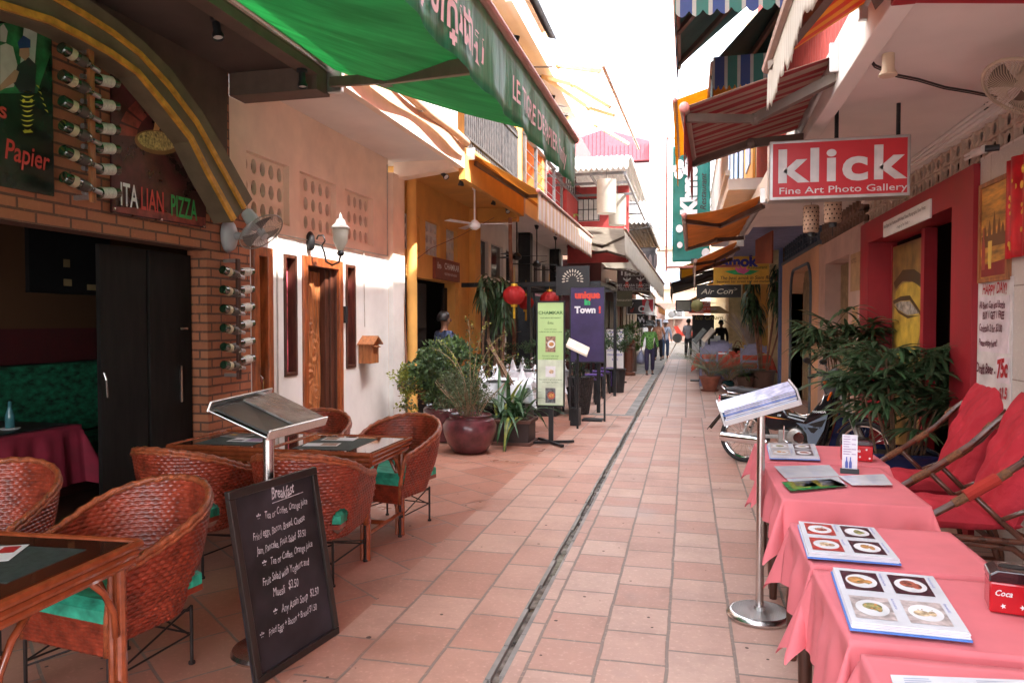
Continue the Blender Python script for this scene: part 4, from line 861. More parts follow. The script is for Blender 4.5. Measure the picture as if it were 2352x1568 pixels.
chair = thing('wicker_armchair', (0, 0, 0), 'x', 'armchair')
m = MB(); m.grid(shell, 230, 118, skip=hole); m.build('woven_shell', wick, chair, smooth=True, solid=.008)
m = MB(); pts = []
for i in range(61):
    x, y, n_, hgt, s = rimpt(i/60); f = 1+((hgt-.30)*.22-.10)/.335; pts.append((x*f, y*f if y > 0 else y, hgt+.004*math.sin(i*2.2)))
x0, y0, z0 = pts[0]; x1, y1, z1 = pts[-1]
pre = [(x0*.80, -.235, .24), (x0*.84, -.24, .40), (x0*.95, -.25, z0-.06)]; post = [(x1*.95, -.25, z1-.06), (x1*.84, -.24, .40), (x1*.80, -.235, .24)]
m.tube(pre+pts+post, .016, 8); m.tube([(p[0]*1.03, p[1]*1.03, p[2]-.02) for p in pts], .010, 6); m.build('rim', mat('wicker_braid', (.36, .085, .03), .32, var=.35, vs=30, bump=.8, bs=110, coat=.2, bd=.01), chair, smooth=True)
m = MB(); m.grid(lambda s, t: Vector((-.27+.54*s, -.245+.006*math.sin(math.pi*((.24+.14*t)/.0165 % 1))*(.4+.6*abs(math.sin(math.pi*(s*.54/.034+.5*(int((.24+.14*t)/.0165) % 2))))), .24+.14*t)), 120, 40); m.build('front_panel', wick, chair, smooth=True, solid=.006)
m = MB(); m.grid(lambda s, t: Vector((-.255+.51*s, -.25+.50*t, .455+.015*math.sin(math.pi*s)*math.sin(math.pi*t)-(.03 if s in (0, 1) or t in (0, 1) else 0))), 16, 16); m.bx(-.255, .255, -.25, .25, .375, .424); m.build('cushion', batik, chair, smooth='auto')
m = MB(); m.bx(-.25, .25, -.235, .26, .345, .372); m.build('seat', wick, chair)
iron = mat('iron_rod', (.03, .02, .018), .5, .5)
LG = [(-.24, -.23), (.24, -.23), (-.20, .24), (.20, .24)]
for x, y in LG: m = MB(); m.tube([(x, y, .27), (x, y, .012)], .008, 7); m.lathe([(.015, 0), (.015, .012)], (x, y, 0), 8); m.build('leg', iron, chair)
m = MB(); m.tube([(-.24, -.23, .12), (.20, .24, .26)], .005, 5); m.tube([(.24, -.23, .12), (-.20, .24, .26)], .005, 5); m.tube([(-.20, .24, .13), (.20, .24, .25)], .005, 5); m.tube([(.20, .24, .13), (-.20, .24, .25)], .005, 5)
for s1 in (-1, 1): m.tube([(s1*.24, -.23, .14), (s1*.20, .24, .14)], .005, 5); m.tube([(s1*.24, -.23, .14), (s1*.20, .24, .27)], .005, 5)
m.tube([(-.2, .24, .14), (.2, .24, .14)], .005, 5); m.build('wire_brace', iron, chair)
GC = 'woven armchairs outside the brick restaurant'
chair.location = (-2.44, 2.72, 0); chair.rotation_euler = (0, 0, R(-8)); tag(chair, 'red brown woven armchair with green cushion pushed in behind the nearest left table', 'armchair', GC)
dup(chair, (-2.26, 4.20, 0), R(186), 'woven armchair seen from behind, right behind the breakfast chalkboard')
dup(chair, (-3.06, 4.18, 0), R(176), 'woven armchair seen from behind at the left, near the black doors')
dup(chair, (-2.22, 5.30, 0), R(-12), 'woven armchair with green cushion facing out by the flower pots, right of the far tables')
dup(chair, (-3.02, 5.42, 0), R(4), 'mostly hidden woven armchair behind the steel menu stand against the house wall')
dup(chair, (-3.45, 2.93, 0), R(20), 'woven armchair cut off by the left edge of the picture')
# ================================================================ rattan tables
rat = mat('rattan_pole', (.28, .06, .02), .24, var=.16, vs=9, bump=.15, stretch=(2, 2, 2), coat=.6)
gtop = mat('polished_top', (.10, .028, .014), .06, var=.3, vs=3, bump=.0, coat=.8)
table = thing('rattan_table', (0, 0, 0), 'x', 'table'); hx, hy = .38, .35
m = MB(); m.bx(-hx+.03, hx-.03, -hy+.03, hy-.03, .70, .712); m.build('top', gtop, table)
m = MB()
for z, o in ((.702, .0), (.668, .012), (.636, .02)):
    m.tube([(-hx+o, -hy+o, z), (hx-o, -hy+o, z)], .018, 8); m.tube([(-hx+o, hy-o, z), (hx-o, hy-o, z)], .018, 8)
    m.tube([(-hx+o, -hy+o, z), (-hx+o, hy-o, z)], .018, 8); m.tube([(hx-o, -hy+o, z), (hx-o, hy-o, z)], .018, 8)
m.build('edge', rat, table, smooth='auto')
for sx in (-1, 1):
    for sy in (-1, 1):
        m = MB(); x, y = sx*(hx-.05), sy*(hy-.05); m.tube([(x, y, .63), (x, y, 0)], .021, 9); m.tube([(x-sx*.038, y, .63), (x-sx*.038, y, .0)], .015, 8); m.build('leg', rat, table, smooth='auto')
        m = MB(); m.tube([(x-sx*.04, y, .36), (x-sx*.045, y, .46), (x-sx*.09, y, .55), (x-sx*.17, y, .625)], .013, 7); m.tube([(x, y-sy*.03, .36), (x, y-sy*.04, .46), (x, y-sy*.09, .55), (x, y-sy*.17, .625)], .013, 7); m.build('brace', rat, table, smooth=True)
m = MB()
for s1 in (-1, 1): m.tube([(s1*(hx-.05), -hy+.05, .17), (s1*(hx-.05), hy-.05, .17)], .016, 8)
m.tube([(-hx+.05, 0, .17), (hx-.05, 0, .17)], .016, 8); m.build('stretcher', rat, table, smooth='auto')
GT = 'rattan tables outside the brick restaurant'
table.location = (-2.37, 4.78, 0); tag(table, 'glossy rattan table with black mat nearest the flower pots', 'table', GT)
dup(table, (-3.14, 4.79, 0), R(1), 'rattan table standing between the steel menu stand and the black doors')
dup(table, (-2.44, 2.09, 0), R(4), 'rattan table cut off at the lower left corner, nearest the viewer')
matm = mat('woven_placemat', (.035, .05, .045), .7, var=.35, vs=30, bump=.5, bs=200)
def flat(name, pts, z, mm, label, cat, th=.002, group=None, extra=None):
    m = MB(); pts = [Vector((p[0], p[1], z)) for p in pts]; m.prism(pts, (0, 0, th)); o = m.build(name, mm, None); tag(o, label, cat, group); return o
def rct(cx, cy, w_, h_, a): return [(cx+math.cos(R(a))*x-math.sin(R(a))*y, cy+math.sin(R(a))*x+math.cos(R(a))*y) for x, y in ((-w_/2, -h_/2), (w_/2, -h_/2), (w_/2, h_/2), (-w_/2, h_/2))]
flat('placemat', rct(-2.40, 4.76, .42, .50, 2), .7125, matm, 'black woven mat on the table nearest the flower pots', 'place mat', group='black place mats')
flat('placemat', rct(-3.16, 4.78, .44, .50, 2), .7125, matm, 'black woven mat on the table beside the black doors', 'place mat', group='black place mats')
flat('placemat', rct(-2.42, 2.12, .48, .36, 4), .7125, matm, 'black woven mat on the lower left table', 'place mat', group='black place mats')
def card(cx, cy, w_, h_, a, z, label, cols, group='flyers on the tables'):
    d = thing('flyer', (cx, cy, z), label, 'flyer', group, R(a)); m = MB(); m.xf(Matrix.Identity(4)); W_ = world_of(d)
    k = MB(); k.bx(-w_/2, w_/2, -h_/2, h_/2, 0, .0015); k.xf(W_); k.build('sheet', paper, d)
    for i, (x0, x1, y0, y1, mm) in enumerate(cols):
        k = MB(); k.poly([(w_*x0-w_/2, h_*y0-h_/2, .0022+i*.0003), (w_*x1-w_/2, h_*y0-h_/2, .0022+i*.0003), (w_*x1-w_/2, h_*y1-h_/2, .0022+i*.0003), (w_*x0-w_/2, h_*y1-h_/2, .0022+i*.0003)]); k.xf(W_); k.build('print', mm, d)
ph1 = mat('photo_brown', (.35, .2, .13), .4, var=.5, vs=30); ph2 = mat('photo_grey', (.12, .12, .13), .4, var=.6, vs=25); ph3 = mat('photo_purple', (.3, .16, .35), .4, var=.5, vs=25); redp = mat('print_red', (.5, .03, .03), .5)
card(-2.46, 4.93, .24, .13, 8, .715, 'pale flyer lying further back on the mat by the flower pots', [(.05, .45, .1, .9, ph1)])
card(-2.47, 4.68, .24, .12, 12, .715, 'pale flyer lying nearer on the mat by the flower pots', [(.5, .95, .1, .9, ph1)])
card(-3.08, 4.74, .26, .15, 5, .715, 'flyer with purple print on the table beside the black doors', [(.5, .95, .1, .9, ph3), (.05, .4, .1, .5, ph2)])
card(-3.28, 4.90, .20, .14, -8, .715, 'dark menu flyer at the back of the table beside the black doors', [(.0, 1, .0, 1, ph2), (.1, .4, .5, .8, ochre)])
card(-2.53, 2.16, .20, .28, -62, .715, 'white flyer with red heading on the lower left table', [(.08, .5, .72, .93, redp), (.1, .9, .35, .68, ph2)])
card(-2.70, 2.06, .15, .24, -50, .715, 'second white flyer with dark photograph at the left edge of the lower left table', [(.1, .9, .1, .5, ph2)])
# ================================================================ steel menu stand (left)
tq = [at_z(614, 1003, 1.08), at_z(748, 968, 1.08), at_z(620, 905, 1.19), at_z(478, 940, 1.19)]
d = thing('menu_stand', (-1.93, 3.12, 0), 'brushed steel menu stand holding two black folders behind the breakfast chalkboard', 'menu stand')
m = MB(); m.lathe([(.001, 0), (.17, 0), (.175, .012), (.165, .03), (.05, .035), (.03, .05), (.001, .05)], (-1.93, 3.12, 0), 32); m.build('base', steel, d, smooth='auto')
m = MB(); m.tube([(-1.93, 3.13, .04), (-1.93, 3.13, 1.09)], .026, 16); m.build('pole', steel, d, smooth='auto')
nn = (tq[1]-tq[0]).cross(tq[3]-tq[0]).normalized(); nn = nn if nn.z > 0 else -nn
m = MB(); m.prism([p-nn*.012 for p in tq], nn*.010); m.bar(tq[0]+nn*.006, tq[1]+nn*.006, .012, .045, up=nn); m.bar(tq[2]+nn*.012, tq[3]+nn*.012, .012, .05, up=nn); m.build('tray', steel, d, bev=.003)
fb = mat('black_folder', (.03, .033, .03), .35, var=.3, vs=8, bump=.3, bs=20); fp = mat('plastic_sleeve', (.20, .20, .19), .16, var=.4, vs=10, bump=.6, bs=18, bd=.01)
for (a, c), mm, lab in (((.03, .52), fb, 'black leather menu folder at the left of the steel tray'), ((.45, .99), fp, 'grey plastic sleeved menu at the right of the steel tray')):
    m = MB(); qd = [quadpt(tq, a, .04), quadpt(tq, c, .04), quadpt(tq, c, .94), quadpt(tq, a, .94)]; off = .002 if mm is fb else .012
    m.prism([p+nn*off for p in qd], nn*.010); o = m.build('menu_folder', mm, None, bev=.002); tag(o, lab, 'menu')
# ================================================================ breakfast chalkboard
bq = [Vector((-1.80, 2.80, .0)), Vector((-1.71, 3.39, .0)), at_y(727, 1070, 3.33), at_y(520, 1130, 2.74)]
d = thing('chalkboard', (-1.76, 3.1, 0), 'black framed chalkboard with handwritten Breakfast prices leaning on the menu stand', 'chalkboard')
r_ = (bq[1]-bq[0]); u_ = (bq[3]-bq[0]); bn = r_.cross(u_).normalized(); bq[2] = bq[1]+u_;  ru = r_.normalized(); uu = (u_-ru*u_.dot(ru)).normalized(); Wd = r_.length; Hd = u_.length
cb = mat('chalk_black', (.022, .018, .024), .6, var=.6, vs=3, bump=.1, dirt=.1)
m = MB(); m.prism([p-bn*.012 for p in bq], bn*.010); m.build('board', cb, d)
m = MB(); fw = .035
for a, c in ((bq[0]+uu*fw/2, bq[1]+uu*fw/2), (bq[3]-uu*fw/2, bq[2]-uu*fw/2)): m.bar(a, c, .028, fw, up=uu)
for a, c in ((bq[0]+ru*fw/2, bq[3]+ru*fw/2), (bq[1]-ru*fw/2, bq[2]-ru*fw/2)): m.bar(a+uu*fw, c-uu*fw, .0275, fw, up=ru)
m.build('frame', mat('frame_black', (.02, .014, .012), .4), d, bev=.004)
m = MB()
for s, x, y, h, bo in (('Breakfast', .33, .885, .054, .015), ('Tea or Coffee, Orange juice', .24, .80, .034, 0), ('Fried eggs, Bacon, Bread, Cheese', .10, .715, .034, 0), ('Jam, Pancake, Fruit Salad  $3.50', .13, .635, .034, 0), ('Tea or Coffee, Orange juice', .26, .555, .034, 0), ('Fruit Salad with Yoghurt and', .16, .47, .036, 0), ('Muesli   $3.50', .26, .385, .040, 0), ('Any Asain Soup  $2.50', .34, .285, .038, 0), ('Fried Eggs + Bacon + Bread $1.50', .18, .205, .032, 0)):
    txt(m, s, bq[0]+ru*(x*Wd)+uu*(y*Hd), ru, uu, h, bold=bo, wide=.56, shear=.15, jit=.12, lift=.0005)
for x, y in ((.155, .80), (.175, .555), (.25, .285), (.09, .205)): txt(m, '*', bq[0]+ru*(x*Wd)+uu*(y*Hd-.01), ru, uu, .045, bold=.03, lift=.0005)
m.bar(bq[0]+ru*.2+uu*.87*Hd+bn*.0005, bq[0]+ru*.42+uu*.875*Hd+bn*.0005, .0006, .003, up=uu)
m.build('chalk_writing', mat('chalk', (.55, .54, .58), .9, var=.3, vs=40), d)
# ================================================================ table and bottle in the dark room
def cloth(mb, x0, x1, y0, y1, z, d, seed=0, n=64, fl=1.0):
    """square table cloth: flat top, hanging skirt with folds, corners falling in points"""
    r0 = random.Random(seed); ph = [r0.random()*6 for _ in range(6)]
    hx_, hy_ = (x1-x0)/2, (y1-y0)/2; cx, cy = (x0+x1)/2, (y0+y1)/2
    def f(s, t):
        p = (s*2-1)*(hx_+d); q = (t*2-1)*(hy_+d); dp = max(0, abs(p)-hx_)*(1 if p > 0 else -1); dq = max(0, abs(q)-hy_)*(1 if q > 0 else -1)
        bx_, by_ = max(-hx_, min(hx_, p)), max(-hy_, min(hy_, q)); r = math.hypot(dp, dq)
        if r < 1e-6: return Vector((cx+bx_, cy+by_, z+.0022*math.sin(p*9+q*4+ph[0])*math.sin(q*8+ph[1])+.0012*math.sin(p*23-q*9+ph[4])))
        th = math.atan2(abs(dq), abs(dp)); al = R(5+19*math.sin(2*th)**2)*fl
        along = by_ if abs(dp) > 0 and dq == 0 else bx_
        fold = (.016*math.sin(along*17+ph[2])+.010*math.sin(along*41+ph[3]))*min(1, r/.1)*(1 if (dp == 0 or dq == 0) else .3)
        rr = min(r, d*1.38); hh = rr*math.sin(al)+fold*min(1, r/.12)+.006
        return Vector((cx+bx_+dp/r*hh, cy+by_+dq/r*hh, z-rr*math.cos(al)+(.006 if r < .012 else 0)))
    # put grid lines on the table edge
    def warp(u, hw):
        e = d/(2*(hw+d)); k = .22
        return e*u/k if u < k else 1-e*(1-u)/k if u > 1-k else e+(1-2*e)*(u-k)/(1-2*k)
    mb.grid(lambda s, t: f(warp(s, hx_), warp(t, hy_)), n, n); return mb
d = thing('dining_table', (-5.2, 4.3, 0), 'table under a dark crimson cloth inside the dark room', 'table')
m = MB(); cloth(m, -5.75, -4.70, 3.7, 4.92, .75, .45, 3); m.build('tablecloth', mat('crimson_cloth', (.22, .01, .03), .85), d, smooth=True)
m = MB(); m.bx(-5.7, -4.75, 3.75, 4.87, .757, .765); m.build('runner', black_plastic, d)
m = MB(); m.bx(-5.3, -5.1, 4.2, 4.4, 0, .73); m.build('pedestal', wood_dark, d)
c = at_y(24, 985, 3.28); d = thing('soft_drink_bottle', (-4.93, 4.5, .766), 'small blue glass bottle on a white saucer in the dark room', 'bottle')
m = MB(); m.lathe([(.001, 0), (.032, 0), (.033, .09), (.014, .15), (.011, .2), (.001, .2)], (-4.93, 4.5, .775), 14); m.build('glass', mat('bottle_blue', (.05, .16, .18), .2), d, smooth=True)
m = MB(); m.lathe([(.001, 0), (.06, .0), (.07, .008), (.001, .009)], (-4.93, 4.5, .766), 18); m.build('saucer', paper, d)
# ================================================================ wall of bottles
bg_ = mat('bottle_glass_dark', (.012, .03, .014), .06, spec=.8, var=.2, bump=0, coat=1)
labm = mat('label_cream', (.50, .42, .27), .5, var=.1); labw = mat('label_white', (.6, .58, .52), .5, var=.15, vs=60); foil = mat('foil_grey', (.4, .4, .42), .3, .8); crest = mat('crest_dark', (.08, .06, .05), .5)
def bottle(par_label, lab2, flip):
    b_ = thing('wine_bottle', (0, 0, 0), par_label, 'wine bottle')
    m = MB(); m.lathe([(.001, .0), (.030, -.0), (.037, .006), (.038, .19), (.032, .215), (.0155, .235), (.0145, .30), (.016, .302), (.016, .312), (.001, .312)], (0, 0, 0), 18, ax='y'); m.build('glass', bg_, b_, smooth='auto')
    m = MB(); m.lathe([(.0388, .055), (.0388, .10 if not flip else .17)], (0, 0, 0), 18, ax='y'); m.f = [f for f in m.f if len(f) == 4]; m.m = m.m[:len(m.f)]; m.build('label', labm if not flip else labw, b_, smooth='auto')
    m = MB()
    if not flip: m.lathe([(.0386, .125), (.0386, .185)], (0, 0, 0), 18, ax='y'); m.f = [f for f in m.f if len(f) == 4]; m.m = m.m[:len(m.f)]; m.build('neck_label', crest, b_, smooth='auto')
    m = MB(); m.lathe([(.0165, .25), (.0165, .313), (.001, .3135)], (0, 0, 0), 14, ax='y'); m.build('foil', foil, b_, smooth='auto'); return b_
bl = bottle('x', 0, False); br = bottle('x', 0, True)
def rack(label, X, yb, z0, z1, lefts, rights, where, first):
    d = thing('bottle_rack', (X, yb, z0), label, 'bottle rack')
    m = MB(); m.bx(X-.012, X+.012, yb-.022, yb+.022, z0, z1); m.build('upright', wood_mid if first else wood_dark, d, bev=.003)
    for z in (z0+.02, z1-.03): m = MB(); m.bx(-4.0, X-.0125, yb-.012, yb+.012, z, z+.03); m.build('bracket', alu, d)
    for i, z in enumerate(lefts):
        lab = '%s wine bottle lying neck right, left side of the %s' % (('topmost', 'second', 'third', 'fourth', 'fifth', 'lowest')[i], where)
        pos = (X+.03, yb-.27, z+.055); 
        if first and i == 0: o = bl; o.location = pos; o['label'] = lab; o['group'] = 'wine bottles on the brick wall'
        else: o = dup(bl, pos, 0, lab, 'wine bottles on the brick wall')
        o.rotation_euler = (R(-9), 0, 0)
    for i, z in enumerate(rights):
        lab = '%s white label wine bottle, neck left, right side of the %s' % (('topmost', 'second', 'third', 'fourth', 'fifth', 'lowest')[i], where)
        pos = (X-.035, yb+.27, z)
        if first and i == 0: o = br; o.location = pos; o['label'] = lab; o['group'] = 'wine bottles on the brick wall'
        else: o = dup(br, pos, 0, lab, 'wine bottles on the brick wall')
        o.rotation_euler = (R(-9 if first else -6), 0, math.pi)
za = lambda v, yb, X: at_x(213 if yb < 5 else 550, v, X).z
rack('wooden upright holding wine bottles between the two posters', -3.86, 4.17, 2.36, 3.37, [za(v, 4, -3.83) for v in (160, 219, 275, 328, 383, 441)], [za(v, 4, -3.83)-.02 for v in (152, 209, 265, 312, 362, 418)], 'upper rack', True)
rack('dark upright holding wine bottles below the wall fan', -3.86, 5.80, 1.06, 2.12, [za(v, 6, -3.83) for v in (638, 681, 723, 766, 808, 848)], [za(v, 6, -3.83) for v in (618, 660, 702, 742, 784, 826)], 'lower rack by the door', False)
# ================================================================ posters on the bricks
d = thing('restaurant_poster', (-3.98, 3.5, 2.9), 'dark green poster with cooks and yellow tiger emblem at the left edge', 'poster')
m = MB(); a_ = at_x(118, 60, -3.975); z0 = at_x(118, 450, -3.975).z; z1 = 3.52; y0 = 2.6
m.bx(-3.99, -3.975, y0, a_.y, z0, z1); m.build('sheet', mat('poster_dark', (.012, .02, .014), .25, var=.5, vs=4), d)
def P_(u, v, k=0): return at_x(u, v, -3.9745+.0006*k)
m = MB(); m.poly([P_(0, 55), P_(0, 215), P_(85, 215), P_(118, 120), P_(118, 60), P_(60, 45)]); m.build('green_field', mat('poster_green', (.02, .12, .04), .3, var=.5, vs=8), d)
m = MB(); m.poly([P_(55, 62, 1), P_(45, 160, 1), P_(78, 170, 1), P_(86, 70, 1)]); m.build('window_light', mat('poster_pale', (.35, .40, .33), .4), d)
m = MB(); m.poly([P_(0, 105, 2), P_(0, 205, 2), P_(32, 200, 2), P_(40, 150, 2), P_(30, 108, 2), P_(14, 100, 2)]); m.poly([P_(0, 62, 2), P_(0, 95, 2), P_(14, 98, 2), P_(18, 72, 2), P_(8, 55, 2)]); m.build('cook_in_white', mat('poster_skin_white', (.42, .38, .33), .4), d)
m = MB(); m.poly([P_(40, 150, 3), P_(30, 190, 3), P_(48, 215, 3), P_(80, 215, 3), P_(84, 150, 3), P_(66, 132, 3)]); m.build('cook_in_black', mat('poster_black', (.02, .02, .022), .4), d)
m = MB(); m.poly([P_(46, 105, 4), P_(44, 128, 4), P_(58, 140, 4), P_(68, 128, 4), P_(66, 104, 4)]); m.poly([P_(0, 196, 4), P_(0, 210, 4), P_(36, 188, 4), P_(44, 165, 4), P_(34, 160, 4)]); m.build('cook_skin', mat('poster_skin', (.35, .2, .12), .4), d)
m = MB(); m.poly([P_(40, 98, 5), P_(44, 112, 5), P_(70, 110, 5), P_(70, 92, 5), P_(54, 82, 5)]); m.build('cap', mat('poster_blue', (.02, .04, .14), .4), d)
yl = mat('emblem_yellow', (.60, .55, .05), .35); m = MB()
for k in range(9):
    v = 205+k*11; wd = (10, 15, 18, 17, 12, 14, 16, 13, 8)[k]
    m.poly([P_(63-wd, v+3, 3), P_(63-wd*.5, v+8, 3), P_(63, v+9, 3), P_(63+wd*.5, v+8, 3), P_(63+wd, v+3, 3), P_(63+wd*.5, v+5, 3), P_(63, v+6, 3), P_(63-wd*.5, v+5, 3)])
for k in range(5): u = 82+k*5; v = 195+k*14; m.poly([P_(u, v, 3), P_(u+7, v+3, 3), P_(u+9, v+9, 3), P_(u+5, v+5, 3)])
for s1 in (-1, 1): m.poly([P_(63+s1*9+4*math.cos(a), 232+4.5*math.sin(a), 4) for a in [6.28*q/8 for q in range(8)]])
m.poly([P_(52, 300, 3), P_(56, 306, 3), P_(76, 304, 3), P_(70, 298, 3)]); m.build('tiger_emblem', yl, d)
pr_ = mat('poster_red', (.55, .05, .04), .4)
m = MB(); txt(m, 'Papier', P_(8, 362, 3), (0, 1, -.06), (0, 0, 1), .125, bold=.02, wide=.72, shear=.1); txt(m, 's', P_(-3, 268, 3), (0, 1, 0), (0, 0, 1), .1, bold=.03); m.build('lettering', pr_, d)
d = thing('pizza_poster', (-3.98, 5, 2.9), 'dark red poster reading ITALIAN PIZZA with a pizza in a brick oven', 'poster')
pts = [(256, 118), (300, 150), (355, 205), (410, 275), (450, 335), (473, 372), (473, 524), (256, 488)]
m = MB(); m.prism([at_x(u, v, -3.975) for u, v in pts], (-.012, 0, 0)); m.build('sheet', mat('poster_maroon', (.055, .012, .014), .28, var=.6, vs=5), d)
m = MB(); c0 = (375, 320)
for k in range(7):
    a0 = R(185+k*17); a1 = R(199+k*17); m.poly([P_(c0[0]+r_*math.cos(a), c0[1]+r_*1.05*math.sin(a), 1) for r_, a in ((62, a0), (62, a1), (105, a1), (105, a0))])
m.build('oven_bricks', mat('oven_brick', (.22, .04, .03), .4, var=.4, vs=9), d)
m = MB(); m.poly([P_(361+52*math.cos(a), 327+28*math.sin(a)+.12*52*math.cos(a), 2) for a in [6.28*q/24 for q in range(24)]]); m.build('pan', mat('pizza_crust', (.22, .11, .04), .4), d)
m = MB(); m.poly([P_(361+45*math.cos(a), 324+22*math.sin(a)+.12*45*math.cos(a), 3) for a in [6.28*q/24 for q in range(24)]]); m.build('pizza', mat('pizza_cheese', (.45, .33, .13), .45, var=.5, vs=45), d)
m = MB(); m.poly([P_(352, 300, 3), P_(362, 250, 3), P_(380, 236, 3), P_(372, 262, 3), P_(366, 300, 3)]); m.build('flame', mat('flame_print', (.6, .32, .12), .5), d)
m = MB(); m.poly([P_(410, 333, 4), P_(410, 337, 4), P_(472, 350, 4), P_(472, 343, 4)]); m.build('pan_handle', steel, d)
m = MB(); m.poly([P_(257, 475, 1), P_(330, 478, 1), P_(400, 492, 1), P_(472, 500, 1), P_(472, 521, 1), P_(257, 485, 1)]); m.build('hearth', mat('oven_brick', (.22, .04, .03)), d)
rr_ = P_(460, 482, 4)-P_(276, 452, 4); rr_.z *= 1
zb = P_(276, 464, 4).z
for s, u, mm in (('ITA', 275, paper), ('LIAN', 322, pr_), ('PIZZA', 391, mat('print_green', (.03, .30, .08), .4))):
    m = MB(); txt(m, s, (-3.9722, P_(u, 464, 4).y, zb-.02), (0, 1, 0), (0, 0, 1), .17, bold=.018, wide=.50); m.build('lettering', mm, d)
m = MB()
for u, v in ((262, 480), (468, 520), (370, 505), (468, 378), (262, 128)): m.lathe([(.012, 0), (.010, .008), (.001, .01)], P_(u, v, 1), 10, ax='x')
m.build('screws', steel, d)
# ================================================================ wall fan
d = thing('wall_fan', (-3.95, 5.6, 2.4), 'grey oscillating wall fan with wire cage at the foot of the arch', 'fan')
gp = mat('fan_plastic', (.42, .43, .44), .35, var=.05, bump=0)
c = at_x(600, 533, -3.62); bp = at_x(522, 542, -3.99)
vw = (c-Vector((0, 0, CH))).normalized(); n_ = (Vector(_R)*.60-Vector(_U)*.80-vw*.30).normalized()
q_ = n_.to_track_quat('Z', 'Y').to_matrix()
m = MB(); m.lathe([(.001, 0), (.10, 0), (.085, .05), (.03, .09), (.001, .09)], bp, 20, ax='x'); m.xf(Matrix.Translation(bp) @ Matrix.Diagonal((1, 1, 1.5, 1)) @ Matrix.Translation(-bp)); m.build('wall_plate', gp, d, smooth=True)
mot = c-n_*.16
m = MB(); m.lathe([(.001, -.08), (.055, -.075), (.062, .0), (.058, .09), (.03, .10), (.001, .10)], mot, 18, rot=q_); m.build('motor', gp, d, smooth='auto')
m = MB(); m.tube([bp+Vector((.06, 0, 0)), bp+Vector((.16, .02, -.0)), mot-Vector((0, 0, .04))], [.04, .032, .03], 10); m.build('arm', gp, d, smooth=True)
m = MB(); Rr = .205
def fp(r_, a, z): return c+q_@Vector((r_*math.cos(a), r_*math.sin(a), z))
for k in range(56):
    a = 2*math.pi*k/56; m.tube([fp(.035, a, .055), fp(.12, a, .05), fp(.18, a, .025), fp(Rr, a, 0), fp(.18, a, -.03), fp(.06, a, -.055)], .0013, 4, caps=False)
m.tube([fp(Rr, 6.283*k/36, 0) for k in range(36)], .005, 6, closed=True); m.tube([fp(.12, 6.283*k/36, .052) for k in range(36)], .002, 4, closed=True); m.build('cage', mat('fan_wire', (.35, .33, .3), .4, .6), d)
m = MB()
for k in range(3):
    a0 = k*2.094; m.grid(lambda s, t: fp(.03+.14*s, a0+(t-.5)*(.55+.5*s), .012*(t-.5)*2), 6, 6)
m.build('blades', mat('fan_blade', (.12, .11, .11), .4), d, solid=.003)
m = MB(); m.lathe([(.001, .065), (.035, .06), (.035, -.02), (.001, -.02)], c, 14, rot=q_); m.build('hub', gp, d)
# ================================================================ ceiling spot lamps, left
def spot(u, v, z, label, aim=(0.2, -.3, -1), X=None):
    c = at_z(u, v, z); d = thing('spot_lamp', c, label, 'spot lamp', 'black spot lamps under the left ceilings')
    a = Vector(aim).normalized(); q = a.to_track_quat('Z', 'Y').to_matrix()
    m = MB(); m.lathe([(.001, 0), (.045, 0), (.045, -.02), (.001, -.025)], c, 14); m.tube([c, c+Vector((0, 0, -.07))], .008); m.build('mount', black_plastic, d)
    o = c+Vector((0, 0, -.08)); m = MB(); m.lathe([(.001, -.05), (.028, -.05), (.03, .02), (.042, .05), (.042, .075), (.036, .075), (.036, .055)], o, 16, rot=q); m.build('head', black_plastic, d, smooth='auto')
    m = MB(); m.lathe([(.001, .062), (.036, .06)], o, 14, rot=q); m.build('bulb', mat('bulb_glass', (.7, .68, .64), .15), d)
spot(498, 42, 3.775, 'black spot lamp on the brown ceiling at the top left', (.25, -.15, -1))
spot(694, 160, 3.70, 'black spot lamp at the corner of the brown beam beside the green awning', (.1, -.1, -1))
for (u, v, aim, nm) in ((1020, 395, (.6, -.5, -.5), 'first'), (1060, 408, (-.2, .2, -1), 'second'), (1135, 456, (-.3, .1, -1), 'third'), (1165, 478, (.3, -.6, -.5), 'fourth')):
    spot(u, v-6, 3.69, nm+' spot lamp from the left under the orange yellow ceiling', aim)
# ================================================================ ceiling fans
def cfan(loc, rod, label, mm, group, R_=.55, tilt=0, a0=.3):
    d = thing('ceiling_fan', loc, label, 'ceiling fan', group); c = Vector(loc)
    m = MB(); m.lathe([(.001, 0), (.06, 0), (.03, -.09), (.001, -.09)], c, 14); m.tube([c, c-Vector((0, 0, rod))], .014); m.build('rod', mm, d)
    h = c-Vector((0, 0, rod)); m = MB(); m.lathe([(.001, .08), (.04, .06), (.095, .0), (.09, -.05), (.04, -.08), (.001, -.08)], h, 18); m.build('motor', mm, d, smooth=True)
    for k in range(3):
        a = a0+k*2.094; dr_ = Vector((math.cos(a), math.sin(a), 0)); sd = Vector((-math.sin(a), math.cos(a), .12)); 
        m = MB(); m.prism([h+dr_*.09+sd*.02, h+dr_*.2+sd*.05, h+dr_*R_+sd*.06, h+dr_*R_-sd*.06, h+dr_*.2-sd*.05, h+dr_*.09-sd*.02], (0, 0, .006)); m.build('blade', mm, d)
c = at_z(1090, 423, 3.69); cfan((c.x, c.y, 3.69), .62, 'white ceiling fan under the orange yellow ceiling', white_paint, None, .62, a0=.1)
for i, (u, v) in enumerate(((1187, 488), (1233, 517), (1276, 543), (1306, 565))):
    c = at_z(u, v, 3.70); cfan((c.x, c.y, 3.70), .85, '%s black ceiling fan from the left hanging over the white veranda' % ('first', 'second', 'third', 'fourth')[i], black_metal, 'black fans over the veranda', .6, a0=.3+i*.7)
